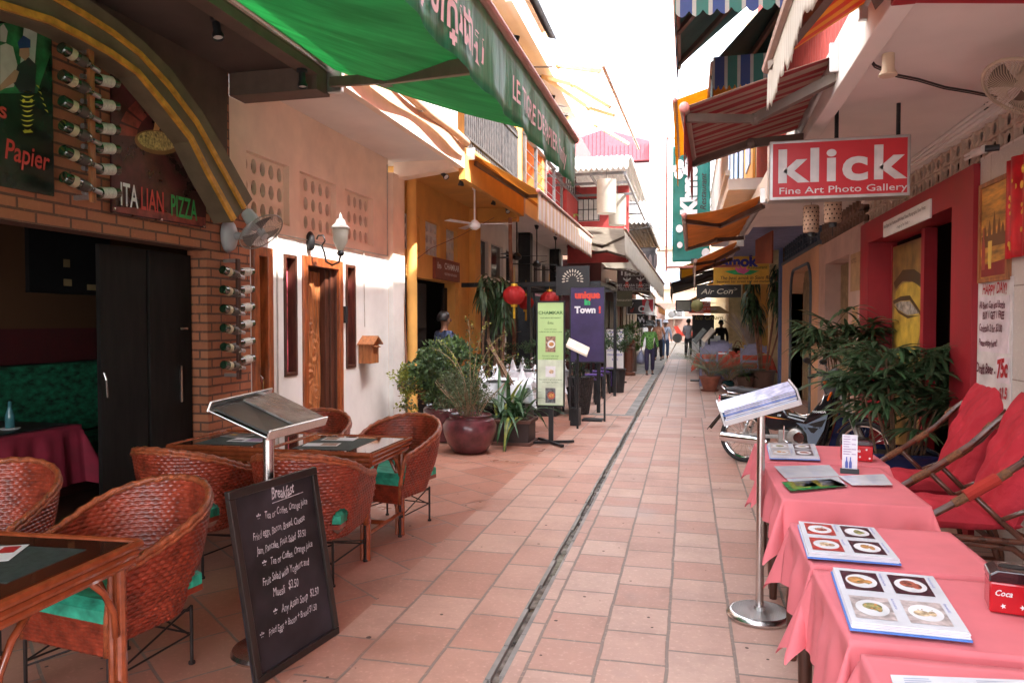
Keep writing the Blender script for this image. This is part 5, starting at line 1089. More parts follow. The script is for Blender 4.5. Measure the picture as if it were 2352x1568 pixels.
for i, (u, v) in enumerate(((1186, 85), (1237, 176), (1269, 221), (1300, 267))):
    c = at_z(u, v, 6.24); cfan((c.x, c.y, 6.24), .50, '%s black ceiling fan from the top on the upper terrace' % ('first', 'second', 'third', 'fourth')[i], black_metal, 'black fans on the upper terrace', .6, a0=.2+i*.5)
# ================================================================ coral table cloths on the right
coral = mat('coral_cloth', (.80, .20, .225), .85, var=.05, vs=4, bump=.35, bs=9, bd=.01, tl=.12)
GR = 'coral covered tables in a row on the right'
leg_r = random.Random(2)
def ctable(x0, x1, y0, y1, label, drop, seed, legm=None):
    d = thing('cafe_table', ((x0+x1)/2, (y0+y1)/2, 0), label, 'table', GR); z = .755
    m = MB(); m.bx(x0+.01, x1-.01, y0+.01, y1-.01, .715, .745); m.build('top', wood_dark, d)
    m = MB(); cloth(m, x0, x1, y0, y1, z, drop, seed, n=96); m.build('tablecloth', coral, d, smooth=True)
    for x in (x0+.05, x1-.05):
        for y in (y0+.05, y1-.05):
            m = MB(); m.lathe([(.028, .71), (.026, .42), (.034, .40), (.034, .38), (.022, .36), (.03, .3), (.024, .1), (.02, 0)], (x, y, 0), 12); m.build('leg', wood_dark, d, smooth='auto')
ctable(.44, 1.10, 4.50, 5.14, 'farthest coral table, by the motorcycle, holding the open picture menu and red dispenser', .20, 1)
ctable(.43, 1.04, 3.56, 4.44, 'coral table second from the far end, holding printed menu sheets', .22, 2)
ctable(.41, .98, 2.62, 3.14, 'coral table third from the far end, with picture menu and nothing else', .24, 3)
ctable(.41, .98, 2.02, 2.56, 'coral table fourth from the far end, with menu, dispenser and drinks card', .26, 4)
ctable(.42, 1.0, 1.30, 1.93, 'nearest coral table, cut off by the bottom right corner', .24, 5)
# picture menus
sleeve = mat('sleeve_page', (.72, .73, .77), .22, var=.06, vs=6, bump=.3, bs=10); blue_c = mat('cover_blue', (.08, .22, .62), .4)
plate = mat('plate_white', (.74, .74, .75), .4); dkphoto = mat('photo_dark', (.07, .02, .03), .35, var=.5, vs=60); cream_photo = mat('photo_cream', (.5, .42, .4), .35, var=.3, vs=30)
redphoto = mat('photo_red', (.45, .05, .04), .35, var=.4, vs=40)
foods = [mat('food_bun', (.55, .26, .08), .5, var=.3, vs=40), mat('food_stew', (.40, .10, .06), .5, var=.6, vs=60), mat('food_green', (.28, .26, .10), .5, var=.6, vs=60), mat('food_pale', (.6, .45, .28), .5, var=.5, vs=50)]
inkb = mat('ink_blue', (.08, .12, .45), .6)
def picbook(q, label, z=.766, seed=0, bgm=None, thick=.022):
    q = [Vector((p[0], p[1], z)) for p in q]; rr = random.Random(seed)
    d = thing('picture_menu', (q[0]+q[2])/2, label, 'menu', 'open picture menus on the coral tables')
    up = Vector((0, 0, 1)); c = (q[0]+q[1]+q[2]+q[3])/4
    m = MB(); m.prism([c+(p-c)*1.0 for p in q], up*.004); m.build('cover', blue_c, d)
    m = MB()
    for k in range(5):
        s_ = .975-.003*k; o = Vector((rr.uniform(-.003, .003), rr.uniform(-.004, .002), .0045+k*.0035)); m.prism([c+(p-c)*s_+o for p in q], up*.0028)
    m.build('pages', sleeve, d)
    zt = .0045+5*.0035+.0005; Q = [c+(p-c)*.95+Vector((0, 0, zt)) for p in q]
    # q order: back left, back right, front right, front left
    k = 0
    for (s0, s1, t0, t1) in ((.05, .42, .06, .44), (.53, .90, .06, .44), (.05, .42, .56, .94), (.53, .90, .56, .94)):
        pm = (bgm or [dkphoto]*4)[k]
        g = [quadpt(Q, s0, t0), quadpt(Q, s0, t1), quadpt(Q, s1, t1), quadpt(Q, s1, t0)]; m = MB(); m.poly(g); ph = m.build('photo', pm, d)
        def el(fx, fy, dx, dy, lift): return [quadpt(Q, (s0+s1)/2+dx*(s1-s0)+fx*(s1-s0)*math.cos(a), (t0+t1)/2+dy*(t1-t0)+fy*(t1-t0)*-math.sin(a))+Vector((0, 0, lift)) for a in [6.283*i/24 for i in range(24)]]
        m = MB(); m.poly(el(.42, .36, 0, .02, .0004)); m.build('plate', plate, ph); m = MB(); fm2 = foods[(k*3+seed+2) % 4]
        for _ in range(7): m.poly(el(rr.uniform(.015, .04), rr.uniform(.015, .04), rr.uniform(-.2, .2), rr.uniform(-.16, .16), .0014))
        m.build('garnish', fm2, ph)
        m = MB(); m.poly(el(rr.uniform(.14, .27), rr.uniform(.12, .22), rr.uniform(-.12, .04), rr.uniform(-.06, .06), .0008)); m.poly(el(rr.uniform(.08, .15), rr.uniform(.08, .16), .15, .05, .0011)); m.build('food', foods[(k+seed) % 4], ph)
        g = []
        p0 = quadpt(Q, s1+.03, t0); 
        ru_ = (quadpt(Q, s1+.03, t1)-p0); uu_ = quadpt(Q, s1+.03+.05, t0)-p0
        m = MB(); txt(m, ('Ham burger with French fries', 'Fried rice with pork $3', 'Beef lok lak with rice', 'Khmer amok $4.5')[(k+seed) % 4], quadpt(Q, s1+.028, t0)+Vector((0, 0, .0002)), ru_, uu_, .0075, lift=.0003, wide=.9); m.build('caption', inkb, d)
        k += 1
picbook([(.45, 2.525), (.745, 2.505), (.70, 2.05), (.415, 2.06)], 'open picture menu of burgers and bowls on the fourth coral table', seed=0, bgm=[dkphoto, dkphoto, cream_photo, cream_photo])
picbook([(.425, 3.08), (.70, 3.05), (.69, 2.65), (.40, 2.66)], 'open picture menu with red and dark dish photos on the third coral table', seed=1, bgm=[redphoto, dkphoto, redphoto, dkphoto])
picbook([(.50, 5.02), (.80, 5.05), (.75, 4.56), (.47, 4.54)], 'open picture menu with plates on the farthest coral table', seed=2, bgm=[cream_photo, dkphoto, cream_photo, dkphoto])
def sheet(q, label, base, lines=None, mi=None, group='printed sheets on the coral table'):
    z = .768; q = [Vector((p[0], p[1], z)) for p in q]; d = thing('menu_sheet', (q[0]+q[2])/2, label, 'menu', group)
    m = MB(); m.prism(q[::-1], Vector((0, 0, .002))); m.build('sheet', base, d)
    Q = [p+Vector((0, 0, .0024)) for p in q]; rr = random.Random(len(label)); m = MB()
    for k in range(14):
        t = .08+.06*k; s1_ = .1+rr.random()*.35; m.poly([quadpt(Q, s, tt) for s, tt in ((.08, t), (.08, t+.022), (s1_, t+.022), (s1_, t))]); m.poly([quadpt(Q, s, tt) for s, tt in ((.55, t), (.55, t+.022), (.55+rr.random()*.35, t+.022), (.55+rr.random()*.3, t))])
    m.build('print_lines', mi or mat('print_grey', (.3, .33, .45), .5), d)
sheet([at_z(1778, 1070, .77), at_z(1905, 1067, .77), at_z(1928, 1092, .77), at_z(1803, 1096, .77)], 'white printed menu sheet furthest back on the second coral table', sleeve)
sheet([at_z(1806, 1098, .77), at_z(1925, 1094, .77), at_z(1945, 1115, .77), at_z(1822, 1117, .77)], 'white printed menu sheet just behind the green one', sleeve)
sheet([at_z(1925, 1092, .77), at_z(2030, 1088, .77), at_z(2050, 1112, .77), at_z(1957, 1113, .77)], 'pale menu sheet right of the green one on the second coral table', sleeve)
sheet([at_z(1795, 1105, .773), at_z(1910, 1098, .773), at_z(1948, 1113, .773), at_z(1815, 1125, .773)], 'green and yellow picture menu card on the second coral table', mat('card_green', (.02, .22, .06), .3, var=.6, vs=30), mi=mat('card_yellow', (.6, .5, .08), .4))
sheet([at_z(2045, 1548, .77), at_z(2400, 1562, .77), at_z(2450, 1640, .77), at_z(2070, 1640, .77)], 'white sheet at the bottom right corner on the nearest coral table', sleeve)
# napkin dispensers
redbox = mat('dispenser_red', (.48, .008, .014), .22, var=.05, bump=0, coat=.5)
def dispenser(x, y, z, a, w_, dd, h, label, word):
    d = thing('napkin_dispenser', (x, y, z), label, 'napkin dispenser', 'red napkin dispensers', R(a)); M_ = world_of(d)
    prof = [(-w_/2, 0), (w_/2, 0), (w_/2, h*.72), (-w_/2, h*.72)]
    m = MB(); m.prism([(p[0], -dd/2, p[1]) for p in prof], (0, dd, 0)); m.xf(M_); m.build('box', redbox, d, bev=.006)
    m = MB(); m.prism([(-w_/2-.002, -dd/2-.002, h*.72), (w_/2+.002, -dd/2-.002, h*.72), (w_/2+.002, -dd/2-.002, h*.88), (w_/2-.02, -dd/2-.002, h), (-w_/2+.02, -dd/2-.002, h), (-w_/2-.002, -dd/2-.002, h*.88)], (0, dd+.004, 0)); m.xf(M_); m.build('lid', mat('lid_black', (.03, .01, .012), .12, coat=.5), d, bev=.004)
    m = MB(); m.lathe([(.001, 0), (w_*.30, 0), (w_*.30, .002), (.001, .002)], (0, 0, 0), 20); m.xf(Matrix.Translation((0, 0, h)) @ Matrix.Diagonal((1, .45, 1, 1))); m.xf(M_); m.build('slot', dark_hole, d)
    m = MB(); txt(m, word, (-w_*.42, -dd/2-.0005, h*.42), (1, 0, 0), (0, 0, 1), h*.14, bold=.03, shear=.35, wide=.85); m.xf(M_)
    for i, (px_, pz) in enumerate(((.3, .55), (-.25, .18), (.1, .2), (.4, .15))):
        k = MB(); k.poly([(px_*w_+.006*(1 if j % 2 else .45)*1.2*math.cos(j*.628), -dd/2-.0012, h*pz+.008*(1 if j % 2 else .45)*math.sin(j*.628)) for j in range(10)]); k.xf(M_); m.add(k.v, k.f)
    m.build('lettering', mat('print_white', (.75, .72, .72), .4), d)
dispenser(.90, 2.34, .758, -12, .13, .10, .12, 'red napkin dispenser with black lid on the fourth coral table', 'Coca')
dispenser(.97, 4.70, .758, -8, .17, .12, .125, 'red soft drink napkin dispenser on the farthest coral table', 'Coca-Cola')
def tcard(x, y, a, w_, h, base, label, mi, lines=8, mir=None):
    d = thing('table_card', (x, y, .758), label, 'table card', 'upright drinks cards', R(a)); M_ = world_of(d)
    m = MB(); m.prism([(-w_*.62, -.03, 0), (-w_*.62, .03, 0), (-w_*.62, .01, .022), (-w_*.62, -.01, .022)], (w_*1.24, 0, 0)); m.xf(M_); m.build('foot', black_plastic, d, bev=.002)
    m = MB(); m.obx((0, 0, .015+h/2), w_, .003, h); m.xf(M_); m.build('card', base, d)
    m = MB(); rr = random.Random(3)
    for k in range(lines):
        z = .015+h*(.93-.07*k); m.poly([(-w_*.42, -.0022, z), (-w_*.42+w_*(.3+.3*rr.random()), -.0022, z), (-w_*.42+w_*(.3+.3*rr.random()), -.0022, z+.004), (-w_*.42, -.0022, z+.004)]); 
        if k % 2: m.poly([(w_*.12, -.0022, z), (w_*.4, -.0022, z), (w_*.4, -.0022, z+.004), (w_*.12, -.0022, z+.004)])
    m.xf(M_); m.build('print_lines', mi, d)
    m = MB()
    for px_ in (-.2, .05):
        m.poly([(px_*w_-.007, -.0024, .025), (px_*w_+.007, -.0024, .025), (px_*w_+.007, -.0024, .055), (px_*w_+.003, -.0024, .068), (px_*w_+.003, -.0024, .085), (px_*w_-.003, -.0024, .085), (px_*w_-.003, -.0024, .068), (px_*w_-.007, -.0024, .055)])
    m.xf(M_); m.build('bottle_print', mir or inkb, d)
tcard(.85, 4.27, -10, .075, .19, mat('card_white', (.76, .74, .80), .3), 'white upright wine list card in a black foot on the second coral table', mat('print_violet', (.35, .2, .4), .5))
tcard(.93, 2.10, 32, .12, .205, mat('card_maroon', (.22, .012, .04), .25, var=.2), 'maroon upright drinks card in a black foot at the right edge', mat('print_pink', (.5, .2, .25), .5), mir=mat('beer_yellow', (.75, .5, .1)))
# ================================================================ right menu stand with a stack of picture menus
d = thing('menu_stand', (.38, 4.10, 0), 'steel menu stand with ribbed round base among the coral tables', 'menu stand')
m = MB(); m.lathe([(.160, 0), (.170, .006), (.172, .018), (.160, .032), (.145, .036)], (.38, 4.10, 0), 40); m.build('base', steel, d, smooth='auto')
M_, t, bb = _new('ribbed_steel'); bb.inputs['Base Color'].default_value = (.55, .54, .53, 1); bb.inputs['Metallic'].default_value = 1; bb.inputs['Roughness'].default_value = .3
tc = N(t, 'ShaderNodeTexCoord'); vo = N(t, 'ShaderNodeTexVoronoi', distance='CHEBYCHEV'); vo.inputs['Scale'].default_value = 110; vo.inputs['Randomness'].default_value = 0; t.links.new(tc.outputs['Object'], vo.inputs['Vector']); bumpn(t, bb, vo.outputs['Distance'], 1, .004)
m = MB(); m.lathe([(.145, .0365), (.03, .042), (.028, .06), (.001, .06)], (.38, 4.10, 0), 40); m.build('ribbed_plate', M_, d, smooth='auto')
m = MB(); m.tube([(.38, 4.10, .05), (.38, 4.10, 1.10)], .021, 18); m.build('pole', steel, d, smooth='auto')
e1 = Vector((.36, .0, .118)).normalized(); e2 = Vector((-.10, .97, .14)).normalized(); e2 = (e2-e1*e2.dot(e1)).normalized(); e3 = e1.cross(e2)
c = Vector((.37, 4.16, 1.115)); MM = Matrix((e1, e2, e3)).transposed().to_4x4(); MM.translation = c
acr = mat('clear_acrylic', (.55, .54, .54), .15, var=.05, bump=0, spec=.8)
m = MB(); m.bx(-.195, .195, -.14, .08, -.012, -.004); m.bx(-.202, -.192, -.14, .08, -.012, .075); m.bx(.192, .202, -.14, .08, -.012, .075); m.bx(-.192, .192, -.146, -.140, -.012, .018); m.xf(MM); m.build('tray', acr, d, bev=.002)
d = thing('menu_pile', c, 'thick pile of plastic sleeved menu pages lying on the right stand', 'menu pile')
rr = random.Random(6)
for k in range(14):
    o = rr.uniform(-.008, .008); m = MB(); m.bx(-.185+o, .185+o*.5, -.138+rr.uniform(-.006, .006), .06, -.003+k*.0053, .0010+k*.0053); m.xf(MM); m.build('cover' if k in (0, 3, 8) else 'page', blue_c if k in (0, 3, 8) else (sleeve, mat('sleeve_lilac', (.40, .42, .62), .25, var=.3, vs=20))[k % 2], d)
# ================================================================ bamboo lounge chairs with red cushions
bam = mat('bamboo_brown', (.11, .034, .018), .28, var=.4, vs=10, bump=.2, bs=30, coat=.5); bind = mat('cane_binding', (.19, .075, .028), .6, var=.4, vs=60, bump=.8, bs=200)
redc = mat('red_cushion', (.50, .022, .040), .85, var=.10, vs=3, bump=.5, bs=8, bd=.03)
L0 = thing('bamboo_lounge_chair', (0, 0, 0), 'x', 'lounge chair')   # front faces -x
for s1 in (-1, 1):
    y = s1*.30
    m = MB(); m.tube([(-.36, y, .40), (-.30, y, .45), (.0, y*1.03, .64), (.22, y*1.03, .80), (.36, y*.97, .95), (.45, y*.85, 1.03), (.49, y*.55, 1.08)], .020, 10); m.build('arm_pole', bam, L0, smooth=True)
    m = MB(); m.tube([(-.02, y*1.02, .62), (.12, y, .48), (.30, y*.95, .32), (.34, y*.9, .22)], .016, 8); m.tube([(.12, y, .48), (.30, y, .56), (.46, y*.9, .66)], .014, 8); m.build('side_brace', bam, L0, smooth=True)
    m = MB(); m.tube([(-.36, y, .40), (-.2, y, .385), (.1, y, .37), (.30, y, .36), (.40, y*.9, .42), (.46, y*.8, .62), (.50, y*.6, 1.05)], .017, 8); m.build('seat_rail', bam, L0, smooth=True)
    m = MB(); m.tube([(-.34, y*.9, .36), (.0, y*.9, .34), (.2, y*.9, .32), (.33, y*.9, .22), (.38, y*.9, .05), (.39, y*.9, .0)], .018, 8); m.build('leg', bam, L0, smooth=True)
    m = MB(); m.tube([(-.30, y*.9, .36), (-.24, y*.9, .20), (-.27, y*.9, 0)], .018, 8); m.build('leg', bam, L0, smooth=True)
    m = MB()
    for p, q in (((-.12, .565), (-.02, .628)), ((.08, .695), (.16, .752)), ((.30, .885), (.34, .93))): m.tube([(p[0], y*1.025, p[1]), (q[0], y*1.025, q[1])], .0245, 10)
    m.build('binding', bind, L0)
m = MB(); m.tube([(.49, .17, 1.08), (.51, .08, 1.10), (.51, -.08, 1.10), (.49, -.17, 1.08)], .02, 8); m.tube([(-.34, -.29, .39), (-.34, .29, .39)], .018, 8); m.tube([(.34, -.29, .34), (.34, .29, .34)], .016, 8); m.tube([(.0, -.27, .14), (.0, .27, .14)], .014, 8); m.tube([(-.25, -.27, .12), (.37, -.27, .10)], .013, 8); m.tube([(-.25, .27, .12), (.37, .27, .10)], .013, 8); m.build('cross_bars', bam, L0, smooth=True)
def cush(name, c0, c1, c2, th, seed):
    """pillow: corner c0, edges c1 and c2, thick th"""
    c0, c1, c2 = Vector(c0), Vector(c1), Vector(c2); n_ = c1.cross(c2).normalized(); r0 = random.Random(seed); ph = [r0.random()*6 for _ in range(4)]
    m = MB()
    for sg in (1, -1):
        def f(s, t):
            e = (max(0, 4*s*(1-s))**.38)*(max(0, 4*t*(1-t))**.38); wr = .012*math.sin(s*21+ph[0]+t*4)*math.sin(t*9+ph[1])+.007*math.sin((s+t)*31+ph[2])
            return c0+c1*(s+.03*(.5-s)*4*t*(1-t))+c2*t+n_*(sg*th*.5*e+wr*e+(.02*math.sin(t*7)*e))
        m.grid(f, 34, 34)
        if sg == -1: m.f[-34*34:] = [tuple(reversed(q)) for q in m.f[-34*34:]]
    return m.build(name, redc, L0, smooth=True)
cush('seat_cushion', (-.36, -.26, .46), (.62, 0, -.02), (0, .52, 0), .16, 1)
cush('back_cushion', (.20, -.26, .40), (.28, 0, .74), (0, .52, 0), .20, 2)
m = MB(); m.tube([(-.38, .31, .40), (-.34, .31, .43)], .03, 8); m.tube([(.47, -.2, 1.03), (.50, -.22, .98), (.52, -.2, 1.04)], .008, 6); m.build('cloth_ties', redc, L0)
GL = 'bamboo lounge chairs with red cushions'
L0.location = (1.53, 4.83, 0); L0.rotation_euler = (0, 0, R(4)); tag(L0, 'bamboo lounge chair with red cushions nearer the viewer at the right edge', 'lounge chair', GL)
m = MB(); m.tube([(-.06, -.312, .61), (.10, -.312, .715)], .034, 10); M0 = Matrix.LocRotScale(Vector((1.53, 4.83, 0)), Euler((0, 0, R(4))), None); m.xf(M0)
dup(L0, (1.60, 5.66, 0), R(8), 'bamboo lounge chair with red cushions beside the blue planter')
m.build('red_wrap', mat('red_wool', (.42, .03, .02), .9, bump=.8, bs=150), L0, smooth='auto')
# ================================================================ shaded lantern tubes and small things under the right ceiling
dots = mat('tube_lamp_clay', (.42, .27, .19), .7, var=.15, bump=.2); hole_m = mat('hole_dark', (.04, .02, .015), .9)
for i, (u, v, Y) in enumerate(((1863, 503, 8.6), (1913, 478, 8.0))):
    c = at_y(u, v, Y); d = thing('tube_lantern', c, ('left' if i == 0 else 'right')+' hanging clay tube lantern pierced with holes below the gallery sign', 'lantern', 'pierced tube lanterns')
    m = MB(); m.lathe([(.075, -.145), (.082, -.13), (.082, .13), (.07, .145)], c, 24); m.build('shade', dots, d, smooth='auto')
    m = MB()
    for a in range(12):
        for k in range(6):
            an = 6.283*(a+.5*(k % 2))/12; p0 = Vector((math.cos(an), math.sin(an), 0)); tt = Vector((-p0.y, p0.x, 0)); cc = c+p0*.0835+Vector((0, 0, -.11+.044*k))
            m.poly([cc+tt*.009*math.cos(q)+Vector((0, 0, .010*math.sin(q))) for q in [6.283*j/7 for j in range(7)]])
    m.build('holes', hole_m, d); m = MB(); m.tube([c+Vector((0, 0, .14)), Vector((c.x, c.y, 3.06))], .004, 5); m.build('cord', wire_mat, d)
    m = MB(); m.lathe([(.035, -.19), (.04, -.145), (.001, -.145)], c, 12); m.tube([c-Vector((0, 0, .19)), c-Vector((0, 0, .28))], .004, 5); m.build('socket', black_plastic, d)
c = at_z(2040, 150, 3.05); c = at_y(2040, 150, 4.1)
d = thing('socket_box', c, 'cream plastic lamp socket on the white ceiling edge with loose cable', 'lamp socket')
m = MB(); m.lathe([(.001, .06), (.03, .055), (.03, -.02), (.045, -.05), (.04, -.055), (.001, -.055)], c, 16); m.build('socket', mat('old_cream_plastic', (.55, .42, .3), .4), d, smooth='auto')
cb_pts = [at_z(1990, 122, 2.98), at_z(2010, 150, 2.98), at_z(2060, 172, 3.0), at_z(2110, 182, 3.03), at_z(2170, 200, 3.02), at_z(2230, 210, 3.03), at_z(2290, 222, 3.0)]
m = MB(); m.tube(cb_pts, .006, 6); m.tube([p+Vector((.0, .01, -.009)) for p in cb_pts], .004, 5); tag(m.build('cable', wire_mat, None, smooth=True), 'twisted black cable hanging along the white ceiling', 'cable')
c = at_x(2275, 237, 2.0); d = thing('switch_box', c, 'small open switch box hanging at the end of the ceiling cable', 'switch box')
m = MB(); m.bx(c.x-.03, c.x+.02, c.y-.03, c.y+.03, c.z-.04, c.z+.03); m.build('box', black_plastic, d); m = MB(); m.bx(c.x-.034, c.x-.031, c.y-.02, c.y+.0, c.z-.03, c.z+.02); m.build('cover', ceil_white, d)
c = at_x(2262, 342, 1.93); d = thing('energy_lamp', c, 'white energy saving bulb in black socket on the red lintel', 'lamp')
m = MB(); m.tube([c+Vector((.08, -.02, .0)), c+Vector((.0, 0, 0))], .022, 10); m.build('socket', black_plastic, d); m = MB(); m.tube([c, c+Vector((-.02, .14, 0))], .028, 12)
for s1 in (-1, 1): m.tube([c+Vector((-.02, .14, s1*.013)), c+Vector((-.03, .27, s1*.013))], .010, 8)
m.build('bulb', mat('bulb_white', (.68, .62, .58), .3), d)
# cream wall fan at the top right
c = at_x(2348, 200, 1.72); d = thing('wall_fan', (1.95, c.y, 2.85), 'cream wall fan cut off by the right edge under the white ceiling', 'fan')
n2 = Vector((-.55, -.25, -.8)).normalized(); q2 = n2.to_track_quat('Z', 'Y').to_matrix(); fc = mat('fan_cream', (.48, .38, .28), .45)
def fq(r_, a, z): return c+q2@Vector((r_*math.cos(a), r_*math.sin(a), z))
m = MB()
for k in range(64): a = 6.283*k/64; m.tube([fq(.05, a, .05), fq(.15, a, .045), fq(.20, a, .0), fq(.16, a, -.05), fq(.06, a, -.06)], .0018, 4, caps=False)
m.tube([fq(.2, 6.283*k/36, 0) for k in range(36)], .010, 6, closed=True); m.build('cage', fc, d)
m = MB(); m.lathe([(.001, .0), (.06, 0), (.06, -.14), (.001, -.16)], c-n2*.05, 16, rot=q2); m.bar(c-n2*.15, Vector((2.02, c.y+.05, 2.9)), .05, .05); m.build('motor', fc, d)
m = MB()
for k in range(3):
    a0 = k*2.094; m.grid(lambda s, t: fq(.04+.13*s, a0+(t-.5)*(.8+.4*s), .02*(t-.5)), 5, 5)
m.build('blades', mat('fan_blade_brown', (.10, .06, .04), .5), d, solid=.003)
# ================================================================ motorcycle (x forward, z up, seen from its right side)
blackg = mat('gloss_black_paint', (.012, .012, .014), .12, var=.1, bump=0, coat=1); greyb = mat('metallic_blue_grey', (.17, .22, .29), .28, .5, var=.05, bump=0, coat=.6)
rub = mat('tyre_rubber', (.025, .024, .024), .75, var=.2, vs=20, bump=.4, bs=80); seatm = mat('seat_vinyl', (.035, .036, .04), .5, bump=.3, bs=120)
cast = mat('cast_alloy', (.40, .38, .36), .45, .8, var=.15, vs=14)
mc = thing('motorcycle', (0, 0, 0), 'black and grey step-through motorcycle parked beside the blue planter', 'motorcycle')
def wheel(cx, cz):
    r0 = .28; wv_ = thing('x', (0, 0, 0), None, None); bpy.data.objects.remove(wv_)
    m = MB(); m.lathe([(r0-.052, -.012), (r0-.045, -.026), (r0-.018, -.034), (r0-.003, -.020), (r0, 0), (r0-.003, .020), (r0-.018, .034), (r0-.045, .026), (r0-.052, .012)], (0, 0, 0), 48, ax='y')
    m.f = [f for f in m.f if len(f) == 4]; m.m = m.m[:len(m.f)]; m.xf(Matrix.Translation((cx, 0, cz))); tyre = m.build('wheel', rub, mc, smooth=True)
    m = MB(); m.lathe([(r0-.064, -.020), (r0-.050, -.026), (r0-.050, -.020), (r0-.056, 0), (r0-.050, .020), (r0-.050, .026), (r0-.064, .020), (r0-.060, 0)], (0, 0, 0), 48, ax='y'); m.f = [f for f in m.f if len(f) == 4]; m.m = m.m[:len(m.f)]; m.xf(Matrix.Translation((cx, 0, cz))); m.build('rim', chrome, tyre, smooth='auto')
    m = MB()
    for k in range(36):
        a = 6.283*k/36; b_ = a+(.5 if k % 2 else -.5)*.9; m.tube([(cx+.045*math.cos(b_), .022*(1 if k % 4 < 2 else -1), cz+.045*math.sin(b_)), (cx+.222*math.cos(a), 0, cz+.222*math.sin(a))], .0016, 4, caps=False)
    m.build('spokes', chrome, tyre)
    m = MB(); m.lathe([(.001, -.055), (.03, -.055), (.058, -.035), (.058, .035), (.03, .055), (.001, .055)], (0, 0, 0), 20, ax='y'); m.xf(Matrix.Translation((cx, 0, cz))); m.build('hub', cast, tyre, smooth='auto')
wheel(0, .28); wheel(1.24, .28)
def side(name, pts, y0, y1, mm, bev=.012, par=mc):
    m = MB(); m.prism([(x, y0, z) for x, z in pts], (0, y1-y0, 0)); return m.build(name, mm, par, bev=bev)
# body: tail fairing, under seat panel, step-through, leg shield
side('tail_fairing', [(-.28, .735), (-.26, .62), (-.18, .60), (.0, .585), (.22, .52), (.30, .66), (.22, .72), (.0, .745), (-.16, .755)], -.095, .095, blackg, .03)
side('side_panel', [(.10, .64), (.27, .40), (.36, .385), (.58, .43), (.70, .52), (.62, .535), (.50, .56), (.42, .66), (.30, .72), (.12, .72)], -.10, .10, blackg, .02)
m = MB(); m.grid(lambda s, t: Vector((-.20+.66*s, (t-.5)*2*(.115-.02*s), .755+.055*math.sin(math.pi*min(1, s*1.15+.08))**.6*(1-abs(t-.5)**2*1.6)+(.02 if s < .25 else 0)-(.09*max(0, s-.78)/.22))), 24, 10); m.build('seat', seatm, mc, smooth=True, solid=.05)
side('spine', [(.42, .60), (.52, .50), (.70, .49), (.92, .56), (.88, .62), (.72, .56), (.60, .57)], -.05, .05, blackg, .02)
for s1 in (-1, 1):
    y0, y1 = (-.165, -.135) if s1 < 0 else (.135, .165)
    side('leg_shield', [(.67, .51), (.73, .59), (.80, .69), (.88, .80), (.935, .84), (.95, .76), (.92, .56), (.86, .36), (.78, .18), (.74, .22), (.72, .36), (.67, .44)], y0, y1, blackg, .012)
    yy = y0-.004 if s1 < 0 else y1+.001
    side('shield_cover', [(.60, .495), (.70, .485), (.90, .60), (.915, .60), (.88, .44), (.80, .27), (.745, .20), (.725, .30), (.715, .38), (.665, .445)], yy, yy+.003, greyb, .001)
    side('vent_opening', [(.72, .485), (.90, .555), (.86, .47), (.80, .465)], yy-.002, yy+.001, dark_hole, 0); side('vent_opening', [(.715, .455), (.83, .455), (.785, .40), (.755, .405)], yy-.002, yy+.001, dark_hole, 0)
m = MB(); m.grid(lambda s, t: Vector((.94-.02*math.cos(s*3.14-1.57)*0+.03*math.sin(t*3.14), -.165+.33*t, .20+.66*s+.0*t)) + Vector(((s-.5)*.16-.02, 0, 0)), 10, 10); m.build('front_shield', blackg, mc, smooth=True, solid=.006)
side('steering_cowl', [(.86, .80), (.80, .93), (.84, 1.02), (.95, 1.10), (1.02, 1.04), (.98, .86), (.94, .76)], -.09, .09, mat('matt_black', (.03, .03, .032), .5), .03)
m = MB(); m.sph((1.03, 0, .98), .07, .09, .075); m.build('headlamp', glass('lamp_glass', (.9, .9, .9)), mc, smooth=True)
m = MB(); m.tube([(.90, -.05, 1.03), (.84, -.22, 1.02), (.78, -.34, .98)], .012, 8); m.tube([(.90, .05, 1.03), (.84, .22, 1.02), (.78, .34, .98)], .012, 8); m.build('handlebar', black_metal, mc, smooth=True)
for s1 in (-1, 1):
    m = MB(); m.tube([(.82, s1*.25, 1.01), (.77, s1*.36, .975)], .018, 10); m.build('grip', rub, mc)
    m = MB(); m.obx((.835, s1*.22, 1.02), .05, .05, .04); m.build('switch_block', black_plastic, mc, bev=.006)
    m = MB(); m.tube([(.83, s1*.23, 1.03), (.78, s1*.27, 1.09), (.75, s1*.29, 1.13)], .006, 6); m.build('mirror_stem', black_metal, mc)
    m = MB(); mm_ = MB(); mm_.sph((0, 0, 0), .055, .014, .032); mm_.xf(Matrix.Translation((.735, s1*.31, 1.15)) @ Euler((0, 0, R(62))).to_matrix().to_4x4()); m.add(mm_.v, mm_.f); mb_ = m.build('mirror', black_plastic, mc, smooth=True)
    m = MB(); k = MB(); k.lathe([(.001, 0), (1, 0)], (0, 0, 0), 18); k.xf(Matrix.Translation((.7225, s1*.303, 1.15)) @ Euler((0, 0, R(62))).to_matrix().to_4x4() @ Euler((R(90), 0, 0)).to_matrix().to_4x4() @ Matrix.Diagonal((.048, .027, 1, 1))); m.add(k.v, k.f); m.build('mirror_glass', chrome, mb_)
    m = MB(); m.tube([(.86, s1*.12, .93), (.90, s1*.15, .92)], .02); m.build('indicator', mat('amber', (.7, .12, .01), .2), mc)
m = MB(); m.obx((.925, -.15, .79), .02, .05, .10, (0, .35, 0)); m.build('amber_lamp', mat('amber', (.7, .12, .01), .2), mc, bev=.01)
side('tail_lamp', [(-.29, .74), (-.30, .68), (-.255, .60), (-.20, .60), (-.22, .66)], -.075, .075, mat('lamp_red', (.42, .005, .01), .12, coat=1, bump=0), .015)
